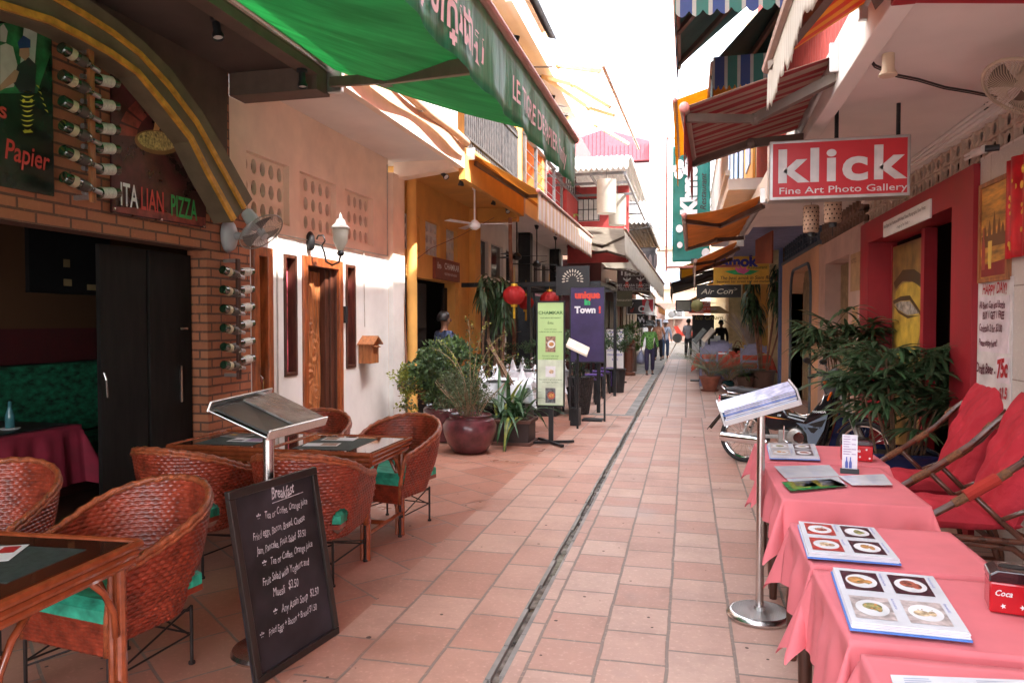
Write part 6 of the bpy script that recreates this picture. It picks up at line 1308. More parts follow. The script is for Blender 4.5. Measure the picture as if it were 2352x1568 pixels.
side('reverse_lens', [(-.300, .69), (-.30, .655), (-.27, .62), (-.235, .645), (-.25, .68)], -.079, .079, mat('lens_pale', (.65, .42, .4), .15, bump=0), .004)
m = MB(); m.tube([(-.03, -.10, .765), (-.17, -.105, .77), (-.25, -.09, .83), (-.26, 0, .85), (-.25, .09, .83), (-.17, .105, .77), (-.03, .10, .765)], .011, 8); m.build('grab_rail', chrome, mc, smooth=True)
m = MB(); m.grid(lambda s, t: Vector((-.20-.20*s-.02*s*s, -.06+.12*t, .60-.21*s-.06*s*s+.02*math.sin(3.14*t))), 8, 6); m.build('rear_mudguard', black_plastic, mc, solid=.008)
m = MB(); m.grid(lambda s, t: Vector((1.24+.30*math.cos(R(25+130*s)), -.045+.09*t, .28+.30*math.sin(R(25+130*s))+.012*math.sin(3.14*t))), 16, 6); m.build('front_mudguard', blackg, mc, solid=.006)
for y in (-.07, .07): m = MB(); m.tube([(.98, y, .86), (1.24, y, .28)], .016, 10); m.tube([(1.14, y, .50), (1.24, y, .28)], .022, 10); m.build('fork', cast, mc, smooth='auto')
for y in (-.10, .10): 
    m = MB(); m.tube([(.02, y, .32), (.10, y, .60)], .014, 8); m.build('damper', cast, mc)
    m = MB(); m.tube([(.045+.011*math.cos(k*.9)+.055*k/40, y+.022*math.sin(k*.9), .40+.19*k/40) for k in range(41)], .005, 5); m.build('spring', chrome, mc)
m = MB(); m.bar((.0, -.085, .30), (.50, -.075, .33), .02, .04); m.bar((.0, .085, .30), (.50, .075, .33), .02, .04); m.build('swing_arm', cast, mc, bev=.005)
# engine and exhaust on the near side
m = MB(); m.lathe([(.001, -.14), (.075, -.14), (.10, -.125), (.105, -.09), (.105, .10)], (0, 0, 0), 28, ax='y'); m.xf(Matrix.Translation((.585, 0, .33))); m.bx(.40, .60, -.11, .11, .25, .40); m.bx(.62, .76, -.06, .06, .32, .42); en = m.build('engine', cast, mc, smooth='auto', bev=.01)
m = MB(); m.lathe([(.001, -.147), (.055, -.147), (.062, -.139)], (0, 0, 0), 24, ax='y'); m.xf(Matrix.Translation((.625, 0, .335))); m.build('clutch_cover', chrome, en, smooth='auto')
m = MB(); m.tube([(-.22, -.15, .275), (-.20, -.15, .275), (.22, -.15, .268), (.30, -.15, .262)], [.046, .052, .052, .03], 18); m.build('silencer', chrome, mc, smooth='auto')
m = MB(); m.tube([(.28, -.15, .262), (.42, -.14, .235), (.62, -.13, .22), (.74, -.06, .24), (.77, -.03, .33)], .017, 10); m.build('exhaust_pipe', mat('brown_steel', (.3, .2, .15), .35, .9, var=.3), mc, smooth=True)
m = MB(); m.tube([(.47, -.14, .45), (.475, -.16, .30), (.52, -.17, .28)], .009, 8); m.build('kick_lever', chrome, mc); m = MB(); m.tube([(.55, -.12, .26), (.56, -.26, .27)], .012); m.tube([(.56, -.20, .27), (.56, -.27, .27)], .022, 10); m.tube([(.10, -.11, .40), (.12, -.2, .41)], .010); m.build('foot_peg', rub, mc)
m = MB(); m.tube([(.56, -.11, .60), (.66, -.13, .57), (.76, -.15, .60), (.85, -.16, .72), (.88, -.16, .82)], .008, 8); m.build('trim_rail', chrome, mc, smooth=True)
m = MB(); txt(m, 'HONDA', (.765, -.166, .612), (1, 0, .04), (0, 0, 1), .022, bold=.05, wide=1.15); txt(m, '125', (.38, -.1025, .545), (1, 0, 0), (0, 0, 1), .02, bold=.05, shear=.3); txt(m, 'DREAM', (-.06, -.099, .675), (1, 0, 0), (0, 0, 1), .03, bold=.05, shear=.4, wide=1.2); m.build('lettering', paper, mc)
m = MB(); m.poly([(.20, -.103, .545), (.52, -.103, .515), (.34, -.103, .522)]); m.poly([(-.12, -.0985, .68), (-.02, -.0985, .665), (.2, -.0985, .66), (.0, -.0985, .672)]); m.build('decal', mat('decal_yellow', (.7, .35, .05), .4), mc)
m = MB(); m.poly([(.22, -.1035, .535), (.46, -.1035, .512), (.32, -.1035, .516)]); m.build('decal', mat('decal_red', (.6, .03, .02), .4), mc)
mc.location = (.62, 8.62, 0); mc.rotation_euler = (R(-4), 0, R(-24))
# ================================================================ plants
def leafmat(name, c, var=.35, r=.45, tl=.25, vs=9): 
    return mat(name, c, r, var=var, vs=vs, bump=.1, tl=tl, spec=.4)
lf_dark = leafmat('leaf_dark', (.065, .11, .050)); lf_mid = leafmat('leaf_mid', (.10, .17, .05)); lf_yel = leafmat('leaf_yellow_green', (.26, .28, .05)); lf_blue = leafmat('leaf_glossy', (.055, .12, .05), r=.28); lf_olive = leafmat('leaf_olive', (.10, .13, .06)); lf_dry = leafmat('leaf_dry', (.25, .14, .06))
barkm = mat('bark', (.16, .09, .05), .8, var=.3, vs=20, bump=.6); stemm = mat('pale_stem', (.30, .20, .12), .7, var=.2); straw = mat('straw_twigs', (.42, .33, .27), .85)
glaze = mat('oxblood_glaze', (.115, .028, .035), .3, var=.35, vs=7, dirt=.3, coat=.5); blueg = mat('blue_glaze', (.012, .022, .085), .25, var=.3, vs=5, coat=.6)
def leaf(mb, p, d, L, W, up=Vector((0, 0, 1)), mi=0, droop=.2):
    d = d.normalized(); sd = d.cross(up); sd = sd.normalized() if sd.length > .05 else Vector((1, 0, 0)); n_ = sd.cross(d)
    a = p; b_ = p+d*L*.5+sd*W*.5-n_*L*.0; c = p+d*L-n_*L*droop; e = p+d*L*.5-sd*W*.5; k = p+d*L*.5-n_*W*.15
    mb.add([a, b_, c, e, k], [(0, 1, 4), (1, 2, 4), (2, 3, 4), (3, 0, 4)], mi)
def rv(r0): 
    while True:
        v = Vector((r0.uniform(-1, 1), r0.uniform(-1, 1), r0.uniform(-1, 1)))
        if .1 < v.length < 1: return v
def crown(mb, c, rx, ry, rz, n, L, W, r0, shell=.45, nclump=22, mis=(0,), cl=.33):
    c = Vector(c); cs = []
    for _ in range(nclump):
        v = rv(r0).normalized()*r0.uniform(shell, 1); cs.append((Vector((v.x*rx, v.y*ry, v.z*rz)), r0.choice(mis), r0.uniform(.7, 1.2)))
    for _ in range(n):
        q, mi, sc__ = r0.choice(cs); o = rv(r0)*cl*min(rx, rz)*sc__; p = c+q+o; d = (q.normalized()*.8+rv(r0)); leaf(mb, p, d, L*r0.uniform(.6, 1.25), W*r0.uniform(.7, 1.2), rv(r0).normalized(), mi if r0.random() < .8 else r0.choice(mis))
def ribbon(mb, p, d, L, W, droop, mi=0, n=9, twist=0, fold=.15):
    d = Vector(d).normalized(); h = Vector((d.x, d.y, 0)); h = h.normalized() if h.length > .01 else Vector((1, 0, 0)); sd = Vector((-h.y, h.x, 0)); pos = Vector(p); vs = []; dirn = d.copy()
    for i in range(n+1):
        t = i/n; w_ = W*.5*(math.sin(math.pi*min(1, .12+t*.88))**.7)*(1 if t < .99 else .1); up = sd.cross(dirn)
        vs += [pos+sd*w_, pos+up*(-fold*w_), pos-sd*w_]; dirn = (dirn+Vector((0, 0, -droop/n))).normalized(); pos = pos+dirn*L/n
    fs = []
    for i in range(n): k = i*3; fs += [(k, k+1, k+4, k+3), (k+1, k+2, k+5, k+4)]
    mb.add(vs, fs, mi)
def potl(par, c, prof, mm, name='pot', n=28): m = MB(); m.lathe(prof, c, n); return m.build(name, mm, par, smooth='auto')
def soilp(par, c, r_, z): m = MB(); m.lathe([(.001, z+.01), (r_, z)], c, 18); m.build('soil', soil, par)
# big bush with yellow green side
c = Vector((-3.10, 9.25, 0)); d = thing('bush', c, 'big rounded leafy bush with yellow green side shoots before the yellow pilaster', 'bush')
potl(d, c, [(.15, 0), (.22, .02), (.27, .25), (.29, .42), (.27, .45), (.25, .42)], glaze); soilp(d, c, .25, .40)
r0 = random.Random(11); m = MB(); crown(m, (-3.08, 9.25, .93), .50, .45, .40, 3200, .074, .042, r0, nclump=40, mis=(0, 0, 1), cl=.42); crown(m, (-3.05, 9.2, .62), .38, .35, .20, 900, .05, .03, r0, mis=(0, 1)); m.build('foliage', [lf_dark, lf_mid], d)
m = MB(); crown(m, (-3.62, 9.15, .82), .16, .2, .42, 700, .055, .028, r0, nclump=16, mis=(0, 0, 1), shell=.1, cl=.7); crown(m, (-3.48, 9.0, .60), .16, .15, .25, 260, .05, .03, r0, nclump=9, mis=(0, 1, 2), cl=.6); m.build('side_shoots', [lf_yel, lf_olive, lf_dry], d)
m = MB()
for k in range(14): a = r0.uniform(0, 6.28); m.tube([c+Vector((0, 0, .4)), c+Vector((.15*math.cos(a), .15*math.sin(a), .6)), c+Vector((.35*math.cos(a), .32*math.sin(a), .95))], [.012, .009, .004], 5)
m.build('branches', barkm, d)
# urn with feathery shrub and tall sprays
c = Vector((-2.54, 8.5, 0)); d = thing('potted_shrub', c, 'feathery grey green shrub with tall sprays in a round oxblood urn', 'potted plant')
potl(d, c, [(.16, 0), (.20, .02), (.27, .12), (.315, .24), (.325, .33), (.29, .40), (.25, .42), (.25, .44), (.265, .455), (.255, .46), (.23, .44)], glaze, 'urn', 36); soilp(d, c, .24, .42)
r0 = random.Random(12); m = MB(); crown(m, c+Vector((0, 0, .70)), .46, .42, .23, 4200, .030, .013, r0, shell=.2, nclump=46, mis=(0, 0, 1), cl=.55)
tw = MB()
for k in range(34):
    a = r0.uniform(0, 6.28); q = [c+Vector((.1*math.cos(a), .1*math.sin(a), .42)), c+Vector((.22*math.cos(a), .2*math.sin(a), .62)), c+Vector((.42*math.cos(a), .38*math.sin(a), .72+r0.random()*.15))]; tw.tube(q, [.006, .004, .002], 4)
for k, (dx, dy, h, bend) in enumerate(((-.1, .1, 1.35, -.35), (.05, .2, 1.55, .1), (.1, .1, 1.42, .3), (-.05, .2, 1.25, -.5), (.12, 0, 1.18, .45), (0, .1, 1.62, -.05), (.2, .15, 1.3, .2))):
    pts = [c+Vector((dx*t+bend*t*t, dy*t, .45+(h-.45)*math.sin(min(1.35, t*1.3))/.97)) for t in [i/10 for i in range(11)]]; tw.tube(pts, [.006-.0004*i for i in range(11)], 4)
    for i in range(4, 11):
        for j in range(9): leaf(m, pts[i]+rv(r0)*.045, rv(r0), .035, .016, rv(r0).normalized(), 2 if r0.random() < .6 else 0)
m.build('foliage', [lf_olive, leafmat('leaf_grey_green', (.09, .11, .06)), lf_yel], d); tw.build('twigs', stemm, d)
# dead leaning trunk between the pots
pts = [at_y(1125, 790, 9.6), at_y(1160, 850, 9.3), at_y(1200, 900, 9.0)]
m = MB(); a, b_ = at_y(1130, 800, 9.4), at_y(1175, 880, 9.0)
for k in range(16): o = rv(r0)*.03; m.tube([a+o+Vector((-.05, 0, .12)), a+o*.8, lerp(a, b_, .5)+rv(r0)*.03, b_+o], [.003, .008, .012, .008], 5)
tag(m.build('dry_branch_bundle', barkm, None), 'leaning bundle of dry brown branches above the feathery shrub', 'branches')
# lily in box planter
c = Vector((-2.14, 9.30, 0)); d = thing('box_planter', c, 'dark rectangular planter with long arching strap leaves beside the green menu banner', 'potted plant')
m = MB(); m.bx(-2.52, -1.94, 9.08, 9.50, 0, .30); m.build('box', mat('box_black', (.035, .02, .018), .5), d, bev=.008); m = MB(); m.bx(-2.55, -1.91, 9.05, 9.53, .28, .32); m.bx(-2.55, -1.91, 9.05, 9.53, 0, .04); m.build('box_rim', mat('box_brown', (.12, .05, .035), .6), d, bev=.004)
m = MB(); m.bx(-2.5, -1.96, 9.1, 9.48, .321, .33); m.build('soil', soil, d)
r0 = random.Random(13); m = MB()
for k in range(44):
    a = r0.uniform(0, 6.28); el = r0.uniform(.9, 2.6); p = Vector((-2.2+r0.uniform(-.2, .15), 9.28+r0.uniform(-.12, .12), .32)); ribbon(m, p, (math.cos(a), math.sin(a), el), r0.uniform(.55, .95), r0.uniform(.035, .06), r0.uniform(1.0, 2.9)*(1.1 if el < 1.5 else .7), 0 if r0.random() < .93 else 1)
for k in range(5): p = Vector((-2.25+.08*k, 9.1, .33)); ribbon(m, p, (.2-.15*k, -.8, .8), .75, .035, 3.0, 1 if k % 2 else 0)
m.build('leaves', [lf_blue, lf_yel], d)
# dracaena clump before the veranda
c = Vector((-3.15, 11.3, 0)); c = at_z(1128, 935, 0.15); c = at_y(1128, 900, 11.6); c.z = 0
d = thing('dracaena', c, 'tall many stemmed dracaena with drooping leaf heads beside the yellow house', 'plant'); r0 = random.Random(14)
m = MB(); lfm = MB()
for k in range(7):
    a = r0.uniform(0, 6.28); b0 = c+Vector((.15*math.cos(a), .15*math.sin(a), 0)); tp = c+Vector((.22*math.cos(a)+.02, .22*math.sin(a), r0.uniform(1.7, 2.25))); mid = lerp(b0, tp, .5)+rv(r0)*.05
    m.tube([b0, mid, tp], [.028, .024, .02], 7)
    for j in range(46):
        t = r0.random(); aa = r0.uniform(0, 6.28); ribbon(lfm, tp+Vector((0, 0, -.22+.36*t)), (math.cos(aa), math.sin(aa), .9*t+.1), r0.uniform(.26, .42), .042, 3.2, 0 if r0.random() < .8 else 1, n=6)
m.build('trunk', barkm, d); lfm.build('crown', [lf_dark, lf_blue], d)
# climbing dead stems on pilaster
d = thing('dry_climber', (-3.3, 13.0, 0), 'thin dry climbing stem tied beside the yellow pilaster', 'plant'); m = MB(); yb_ = 12.9
pts = [at_y(u, v, yb_) for u, v in ((1180, 980), (1178, 880), (1182, 760), (1176, 660), (1172, 560), (1172, 500))]; m.tube(pts, .035, 7); m.tube([p+Vector((.03*math.sin(i*2), -.03, 0)) for i, p in enumerate(pts)], .012, 5)
pts2 = [at_y(u, v, 9.9) for u, v in ((938, 900), (932, 800), (928, 700), (925, 620))]; m.tube(pts2, .012, 5); m.tube([at_y(925, 620, 9.9), at_y(990, 570, 10.8), at_y(1050, 545, 11.8), at_y(1135, 500, 12.9)], .006, 5)
for k in range(10): p = r0.choice(pts[2:])+rv(r0)*.05; m.tube([p, p+rv(r0)*.22], [.006, .002], 4)
m.build('stems', mat('reddish_stem', (.26, .11, .06), .7, var=.3, bump=.6), d)
# hedge planters behind white tables
d = thing('dark_hedge', (-3.6, 12.6, 0), 'low dark hedge behind the white dining tables of the veranda', 'hedge'); m = MB(); c = at_y(1180, 810, 12.6); crown(m, (c.x, 12.6, .95), .75, .3, .3, 2600, .05, .028, random.Random(15), nclump=34, mis=(0,)); m.build('foliage', [lf_dark], d); m = MB(); m.bx(c.x-.6, c.x+.6, 12.4, 12.8, 0, .7); m.build('planter', black_metal, d)
# round topiary tree in tall woven pot
c = Vector((-1.79, 12.48, 0)); d = thing('potted_tree', c, 'small round headed tree in a tall black woven pot before the purple banner', 'potted plant')
M_, t, bb = _new('woven_black'); bb.inputs['Base Color'].default_value = (.03, .028, .03, 1); bb.inputs['Roughness'].default_value = .4; tc = N(t, 'ShaderNodeTexCoord'); vo = N(t, 'ShaderNodeTexVoronoi'); vo.inputs['Scale'].default_value = 26; vo.inputs['Randomness'].default_value = .15; t.links.new(tc.outputs['Object'], vo.inputs['Vector']); bumpn(t, bb, vo.outputs['Distance'], 1, .03)
potl(d, c, [(.16, 0), (.17, .02), (.24, .55), (.26, .62), (.25, .64), (.23, .62)], M_); soilp(d, c, .23, .6)
r0 = random.Random(16); m = MB(); m.tube([c+Vector((0, 0, .6)), c+Vector((.04, 0, .85)), c+Vector((.02, .02, 1.15))], [.02, .016, .012], 7)
for k in range(9): m.tube([c+Vector((.02, .02, 1.1)), c+Vector((.02, .02, 1.15))+rv(r0)*.3], [.008, .003], 4)
m.build('trunk', barkm, d); m = MB(); crown(m, c+Vector((.0, 0, 1.22)), .40, .38, .26, 2800, .045, .026, r0, shell=.3, nclump=34, mis=(0, 1), cl=.45); crown(m, c+Vector((.0, 0, .85)), .18, .18, .2, 500, .04, .025, r0, nclump=10, mis=(0,), cl=.6); m.build('crown', [lf_dark, lf_olive], d)
c = at_y(1425, 770, 16.5); d = thing('potted_tree', (c.x, c.y, 0), 'second small leafy tree further down the row of black chairs', 'potted plant'); m = MB(); crown(m, (c.x-.1, c.y, 1.15), .40, .38, .28, 1500, .05, .03, random.Random(17), nclump=26, mis=(0,)); m.build('crown', [lf_dark], d); m = MB(); m.tube([(c.x-.1, c.y, .5), (c.x-.1, c.y, 1.1)], .02); m.build('trunk', barkm, d); potl(d, (c.x-.1, c.y, 0), [(.18, 0), (.22, .5), (.24, .52), (.2, .5)], black_plastic)
# rhapis palms
def rhapis(c, label, n, H0, H1, spread, seed, boxm, bx_, leafm):
    d = thing('lady_palm', c, label, 'potted plant'); c = Vector(c); r0 = random.Random(seed); w_, h_ = bx_
    m = MB(); vs = [];
    for z, k in ((0, .80), (h_*.93, .97), (h_*.93, 1.06), (h_, 1.06), (h_, .95), (h_-.05, .93)): vs += [c+Vector((sx*w_/2*k, sy*w_/2*k, z)) for sx, sy in ((-1, -1), (1, -1), (1, 1), (-1, 1))]
    fs = []
    for i in range(5):
        for j in range(4): fs.append((i*4+j, i*4+(j+1) % 4, i*4+4+(j+1) % 4, i*4+4+j))
    fs.append((20, 21, 22, 23)); m.add(vs, fs); m.build('planter', boxm, d, bev=.008)
    m = MB(); m.bx(c.x-w_*.45, c.x+w_*.45, c.y-w_*.45, c.y+w_*.45, h_-.06, h_-.04); m.build('soil', soil, d)
    st = MB(); lf = MB()
    for k in range(n):
        a = r0.uniform(0, 6.28); rr_ = r0.uniform(0, w_*.38); b0 = c+Vector((rr_*math.cos(a), rr_*math.sin(a), h_-.05)); tp = c+Vector((spread*.45*math.cos(a)*r0.uniform(.3, 1), spread*.45*math.sin(a)*r0.uniform(.3, 1), r0.uniform(H0, H1)))
        st.tube([b0, lerp(b0, tp, .5), tp], [.010, .009, .007], 6)
        for j in range(5):
            aa = a+r0.uniform(-2.2, 2.2); o = Vector((math.cos(aa), math.sin(aa), r0.uniform(.15, .9))).normalized(); hub = tp+Vector((0, 0, -.3*j/6))+o*r0.uniform(.12, .26); st.tube([tp+Vector((0, 0, -.3*j/6)), hub], .0035, 4)
            sd = o.cross(Vector((0, 0, 1))).normalized(); upv = sd.cross(o)
            nl = r0.randint(8, 11); dn = r0.uniform(.5, 1.5)
            for q in range(nl):
                g = R(-95+190*q/(nl-1)); dd_ = o*math.cos(g)+sd*math.sin(g)+upv*.15; ribbon(lf, hub, dd_, r0.uniform(.26, .42)*(1-.12*abs(math.sin(g))), .044, dn, r0.choice((0, 0, 1)), n=5, fold=.3)
    st.build('stems', barkm, d); lf.build('fronds', leafm, d)
rhapis((1.74, 6.75, 0), 'large lady palm in a square blue glazed planter before the golden face panel', 17, .85, 1.32, .8, 21, blueg, (.52, .50), [lf_dark, lf_blue])
rhapis((1.78, 9.3, 0), 'second lady palm behind the motorcycle against the red door frame', 10, 1.25, 1.6, .55, 22, blueg, (.5, .48), [lf_dark, lf_dark])
# four pots at the restaurant edge, right
def areca(c, label, potprof, pm, H, n, seed, lm, L=.55, saucer=None):
    d = thing('potted_palm', c, label, 'potted plant'); c = Vector(c); r0 = random.Random(seed); potl(d, c, potprof, pm); top = max(z for _, z in potprof); soilp(d, c, potprof[-1][0]*.95, top-.03)
    if saucer: m = MB(); m.lathe([(.001, 0), (saucer, 0), (saucer+.02, .03), (saucer, .03)], c+Vector((0, 0, 0)), 20); m.build('saucer', pm, d)
    st = MB(); lf = MB()
    for k in range(n):
        a = r0.uniform(0, 6.28); el = r0.uniform(.8, 2.5); p = c+Vector((.04*math.cos(a), .04*math.sin(a), top)); dr_ = Vector((math.cos(a), math.sin(a), el)).normalized(); pts = []; LL = H*r0.uniform(.7, 1.05)
        for i in range(13): pts.append(p.copy()); dr_ = (dr_+Vector((0, 0, -.075))).normalized(); p = p+dr_*LL/12
        st.tube(pts, [.008-.0005*i for i in range(13)], 4)
        for i in range(4, 13):
            tg = (pts[i]-pts[i-1]).normalized(); sd = tg.cross(Vector((0, 0, 1))).normalized()
            for s1 in (-1, 1):
                for h in (0, .5): ribbon(lf, lerp(pts[i-1], pts[i], h), (sd*s1+tg*.9+Vector((0, 0, .2))), L*.40*(1-.06*abs(i-7)), .016, 1.1, 0, n=4)
    st.build('stems', stemm, d); lf.build('fronds', lm, d); return d
areca(at_z(1630, 897, 0), 'pale green areca palm in a terracotta pot and saucer, leftmost of four pots', [(.14, .03), (.22, .28), (.24, .28), (.24, .33), (.20, .32)], terracotta, 1.05, 20, 31, leafmat('leaf_palm_pale', (.16, .19, .10)), saucer=.19)
areca(at_z(1672, 893, 0), 'dusty areca palm in a small teal glazed pot', [(.08, 0), (.13, .05), (.15, .14), (.12, .19), (.14, .21), (.11, .20)], mat('teal_glaze', (.01, .06, .065), .2, coat=.8), 1.1, 20, 32, leafmat('leaf_palm_dusty', (.12, .15, .09)))
c = at_z(1712, 893, 0); d = thing('potted_plant', c, 'low broad leaved plant in a brown clay pot, third of four pots', 'potted plant'); potl(d, c, [(.14, 0), (.20, .25), (.22, .26), (.22, .30), (.19, .29)], mat('brown_clay', (.13, .065, .045), .7)); soilp(d, c, .18, .27)
m = MB(); r0 = random.Random(33)
for k in range(26): a = r0.uniform(0, 6.28); ribbon(m, c+Vector((0, 0, .28)), (math.cos(a), math.sin(a), r0.uniform(.5, 2.5)), r0.uniform(.25, .45), .05, 1.6, 0, n=6)
m.build('leaves', lf_mid, d)
c = at_z(1752, 893, 0); d = thing('dracaena', c, 'tall twin headed dracaena in a big brown pot beside the peach house', 'potted plant'); c = Vector(c); potl(d, c, [(.22, 0), (.27, .38), (.29, .39), (.29, .44), (.26, .43)], mat('brown_clay', (.13, .065, .045))); soilp(d, c, .25, .40)
r0 = random.Random(34); m = MB(); lfm = MB()
for (dx, dy, h) in ((-.32, .0, 1.75), (.28, .1, 1.95), (-.12, .1, 1.5), (.45, 0, 1.6), (-.25, .1, 2.15), (.3, .1, 2.35)):
    tp = c+Vector((dx, dy, h+.4)); b0 = c+Vector((dx*.2, dy*.2, .4)); m.tube([b0, lerp(b0, tp, .5)+Vector((.03, 0, 0)), tp], [.024, .02, .017], 7)
    for j in range(70): t = r0.random(); aa = r0.uniform(0, 6.28); ribbon(lfm, tp+Vector((0, 0, -.45+.6*t)), (math.cos(aa), math.sin(aa), .9*t), r0.uniform(.28, .46), .045, 3.4, 0 if r0.random() < .85 else 1, n=6)
m.build('trunk', mat('reddish_stem', (.26, .11, .06)), d); lfm.build('crown', [lf_dark, lf_blue], d)
# palm on the right balcony, pampas grasses, lily on the left balcony
d = areca((.30, 17.6, 3.6), 'green palm fronds arching over the white balcony rail', [(.12, .0), (.16, .28), (.18, .3), (.15, .29)], terracotta, 1.5, 12, 35, leafmat('leaf_palm_green', (.10, .22, .05)), L=.8)
c = at_y(1722, 800, 21.0); d = thing('dry_grass_vase', (c.x, 21, 0), 'big golden vase of dry pampas twigs behind the dining tables', 'vase'); m = MB(); r0 = random.Random(36)
for k in range(170): a = r0.gauss(0, .36); bb_ = r0.gauss(0, .2); h = r0.uniform(.7, 1.05); m.tube([(c.x+.04*a, 21, .85), (c.x+a*.55*h, 21+bb_*.5, .85+h*.6), (c.x+a*1.1*h, 21+bb_, .85+h*.98)], [.004, .005, .002], 3, caps=False)
m.build('twigs', straw, d); m = MB(); m.lathe([(.16, 0), (.2, .3), (.22, .75), (.26, .9), (.24, .9)], (c.x, 21, 0), 18); m.build('vase', mat('brass_vase', (.45, .28, .06), .4, .7), d, smooth=True)
c = at_x(1318, 500, -3.0); d = thing('balcony_lily', c, 'small bright green plant on the grey balcony rail', 'plant'); m = MB()
for k in range(12): a = r0.uniform(0, 6.28); ribbon(m, c, (math.cos(a), math.sin(a), 1.4), .45, .035, 2.0, 0, n=6)
m.build('leaves', leafmat('leaf_bright', (.22, .38, .08)), d)
# ================================================================ banners and boards along the lane
def board(name, label, pts, Y, mm, txts=(), th=.02, cat='sign', fm=None, legs=None, fw=.02, group=None):
    """upright board facing the viewer; pts = (x0,x1,z0,z1)"""
    x0, x1, z0, z1 = pts; d = thing(name, ((x0+x1)/2, Y, z0), label, cat, group)
    m = MB(); m.bx(x0, x1, Y, Y+th, z0, z1); m.build('panel', mm, d)
    if fm:
        m = MB(); m.bx(x0-fw, x0-.001, Y-.005, Y+th+.005, z0-fw, z1+fw); m.bx(x1+.001, x1+fw, Y-.005, Y+th+.005, z0-fw, z1+fw); m.bx(x0, x1, Y-.005, Y+th+.005, z1+.001, z1+fw); m.bx(x0, x1, Y-.005, Y+th+.005, z0-fw, z0-.001); m.build('frame', fm, d)
    if legs == 'x':
        xc = (x0+x1)/2; m = MB(); m.bx(xc-.03, xc+.03, Y+th+.006, Y+th+.05, .03, z0+.3); m.build('post', black_metal, d); m = MB(); m.bar((xc-.28, Y-.1, .025), (xc+.28, Y+.15, .025), .04, .03); m.bar((xc-.2, Y+.28, .025), (xc+.2, Y-.25, .0252), .04, .03); m.build('foot', black_metal, d)
    g = {}
    for t_ in txts:
        s, fx, fz, h, mt = t_[:5]; o = t_[5] if len(t_) > 5 else {}
        m = g.setdefault(mt.name, (MB(), mt))[0]; txt(m, s, (x0+(x1-x0)*fx, Y-.002, z0+(z1-z0)*fz), (1, 0, 0), (0, 0, 1), h, align=o.get('al', 'LEFT'), bold=o.get('b', .01), wide=o.get('w', 1), shear=o.get('sh', 0))
    for m, mt in g.values(): m.build('lettering', mt, d)
    return d
def patch(d, pts, Y, mm, nm='picture', k=0): m = MB(); m.poly([(x, Y-.002-.001*k, z) for x, z in pts]); return m.build(nm, mm, d)
def disc(cx, cz, rx, rz, n=20): return [(cx+rx*math.cos(6.2832*i/n), cz+rz*math.sin(6.2832*i/n)) for i in range(n)]
lgreen = mat('banner_lime', (.46, .66, .28), .5, var=.1, vs=1); dgreen = mat('ink_green', (.05, .16, .04), .5); C_ = {'al': 'CENTER'}
d = board('menu_banner', 'tall lime green standing banner reading CHAMKAR with food photographs', (-1.87, -1.54, .50, 1.81), 9.3, lgreen, [('CHAMKAR', .5, .885, .045, dgreen, {'al': 'CENTER', 'w': 1.05}), ('VEGETARIAN RESTAURANT', .5, .845, .016, dgreen, C_), ('ចំការ', .5, .79, .03, dgreen, C_), ('Come and enjoy', .5, .735, .017, dgreen, C_), ('a different take on Khmer cuisine', .5, .71, .016, dgreen, C_), ('Discover a wide range', .5, .475, .017, dgreen, C_), ('of surprising flavours', .5, .45, .017, dgreen, C_), ('Fine cuisine using fresh products', .5, .245, .016, dgreen, C_), ('and organic ingredients', .5, .22, .016, dgreen, C_)], fm=black_metal, legs='x')
patch(d, [(-1.869, .505), (-1.541, .505), (-1.541, 1.08), (-1.869, 1.08)], 9.3015, mat('banner_pale', (.60, .68, .52), .5), 'pale_field')
for (z0, z1, a, b_, c) in ((1.18, 1.38, ph1, plate, foods[0]), (.86, 1.0, plate, plate, foods[3]), (.53, .72, ph2, foods[1], foods[0])):
    xc = -1.705; patch(d, [(xc-.065, z0), (xc+.065, z0), (xc+.065, z1), (xc-.065, z1)], 9.3, a); patch(d, disc(xc+.01, (z0+z1)/2, .05, .05), 9.3, b_, 'plate', 1); patch(d, disc(xc+.012, (z0+z1)/2, .032, .026), 9.3, c, 'food', 2)
purple = mat('banner_purple', (.035, .02, .085), .55, var=.2, vs=3, bump=.4, bs=3, bd=.03)
pr2 = mat('print_red_bright', (.62, .05, .03), .5); pg2 = mat('print_green_bright', (.02, .38, .12), .5); pwh = mat('print_white_c', (.72, .72, .75), .5)
d = board('purple_banner', 'purple banner reading unique in Town stretched in a black frame', (-1.80, -1.28, .94, 2.10), 11.6, purple, [('unique', .5, .86, .105, pr2, {'al': 'CENTER', 'b': .09}), ('in', .5, .77, .09, pg2, {'al': 'CENTER', 'b': .09}), ('Town', .12, .66, .10, pwh, {'b': .07, 'w': 1.0}), ('!', .84, .66, .10, pr2, {'b': .08})], fm=black_metal)
m = MB(); m.bx(-1.83, -1.80, 11.6, 11.63, 0, .92); m.bx(-1.28, -1.25, 11.6, 11.63, 0, .92); m.bx(-1.62, -1.30, 11.55, 11.8, 0, .03); m.build('leg', black_metal, d)
paleY = mat('print_cream', (.55, .5, .4), .5); blk = mat('board_black', (.018, .017, .018), .5)
d = board('sun_sign', 'black board with a dotted rising sun emblem over the veranda frame', (-2.22, -1.64, 2.02, 2.52), 12.62, blk, [('africa.can', .42, .06, .05, paleY, {'w': 1.2})])
m = MB()
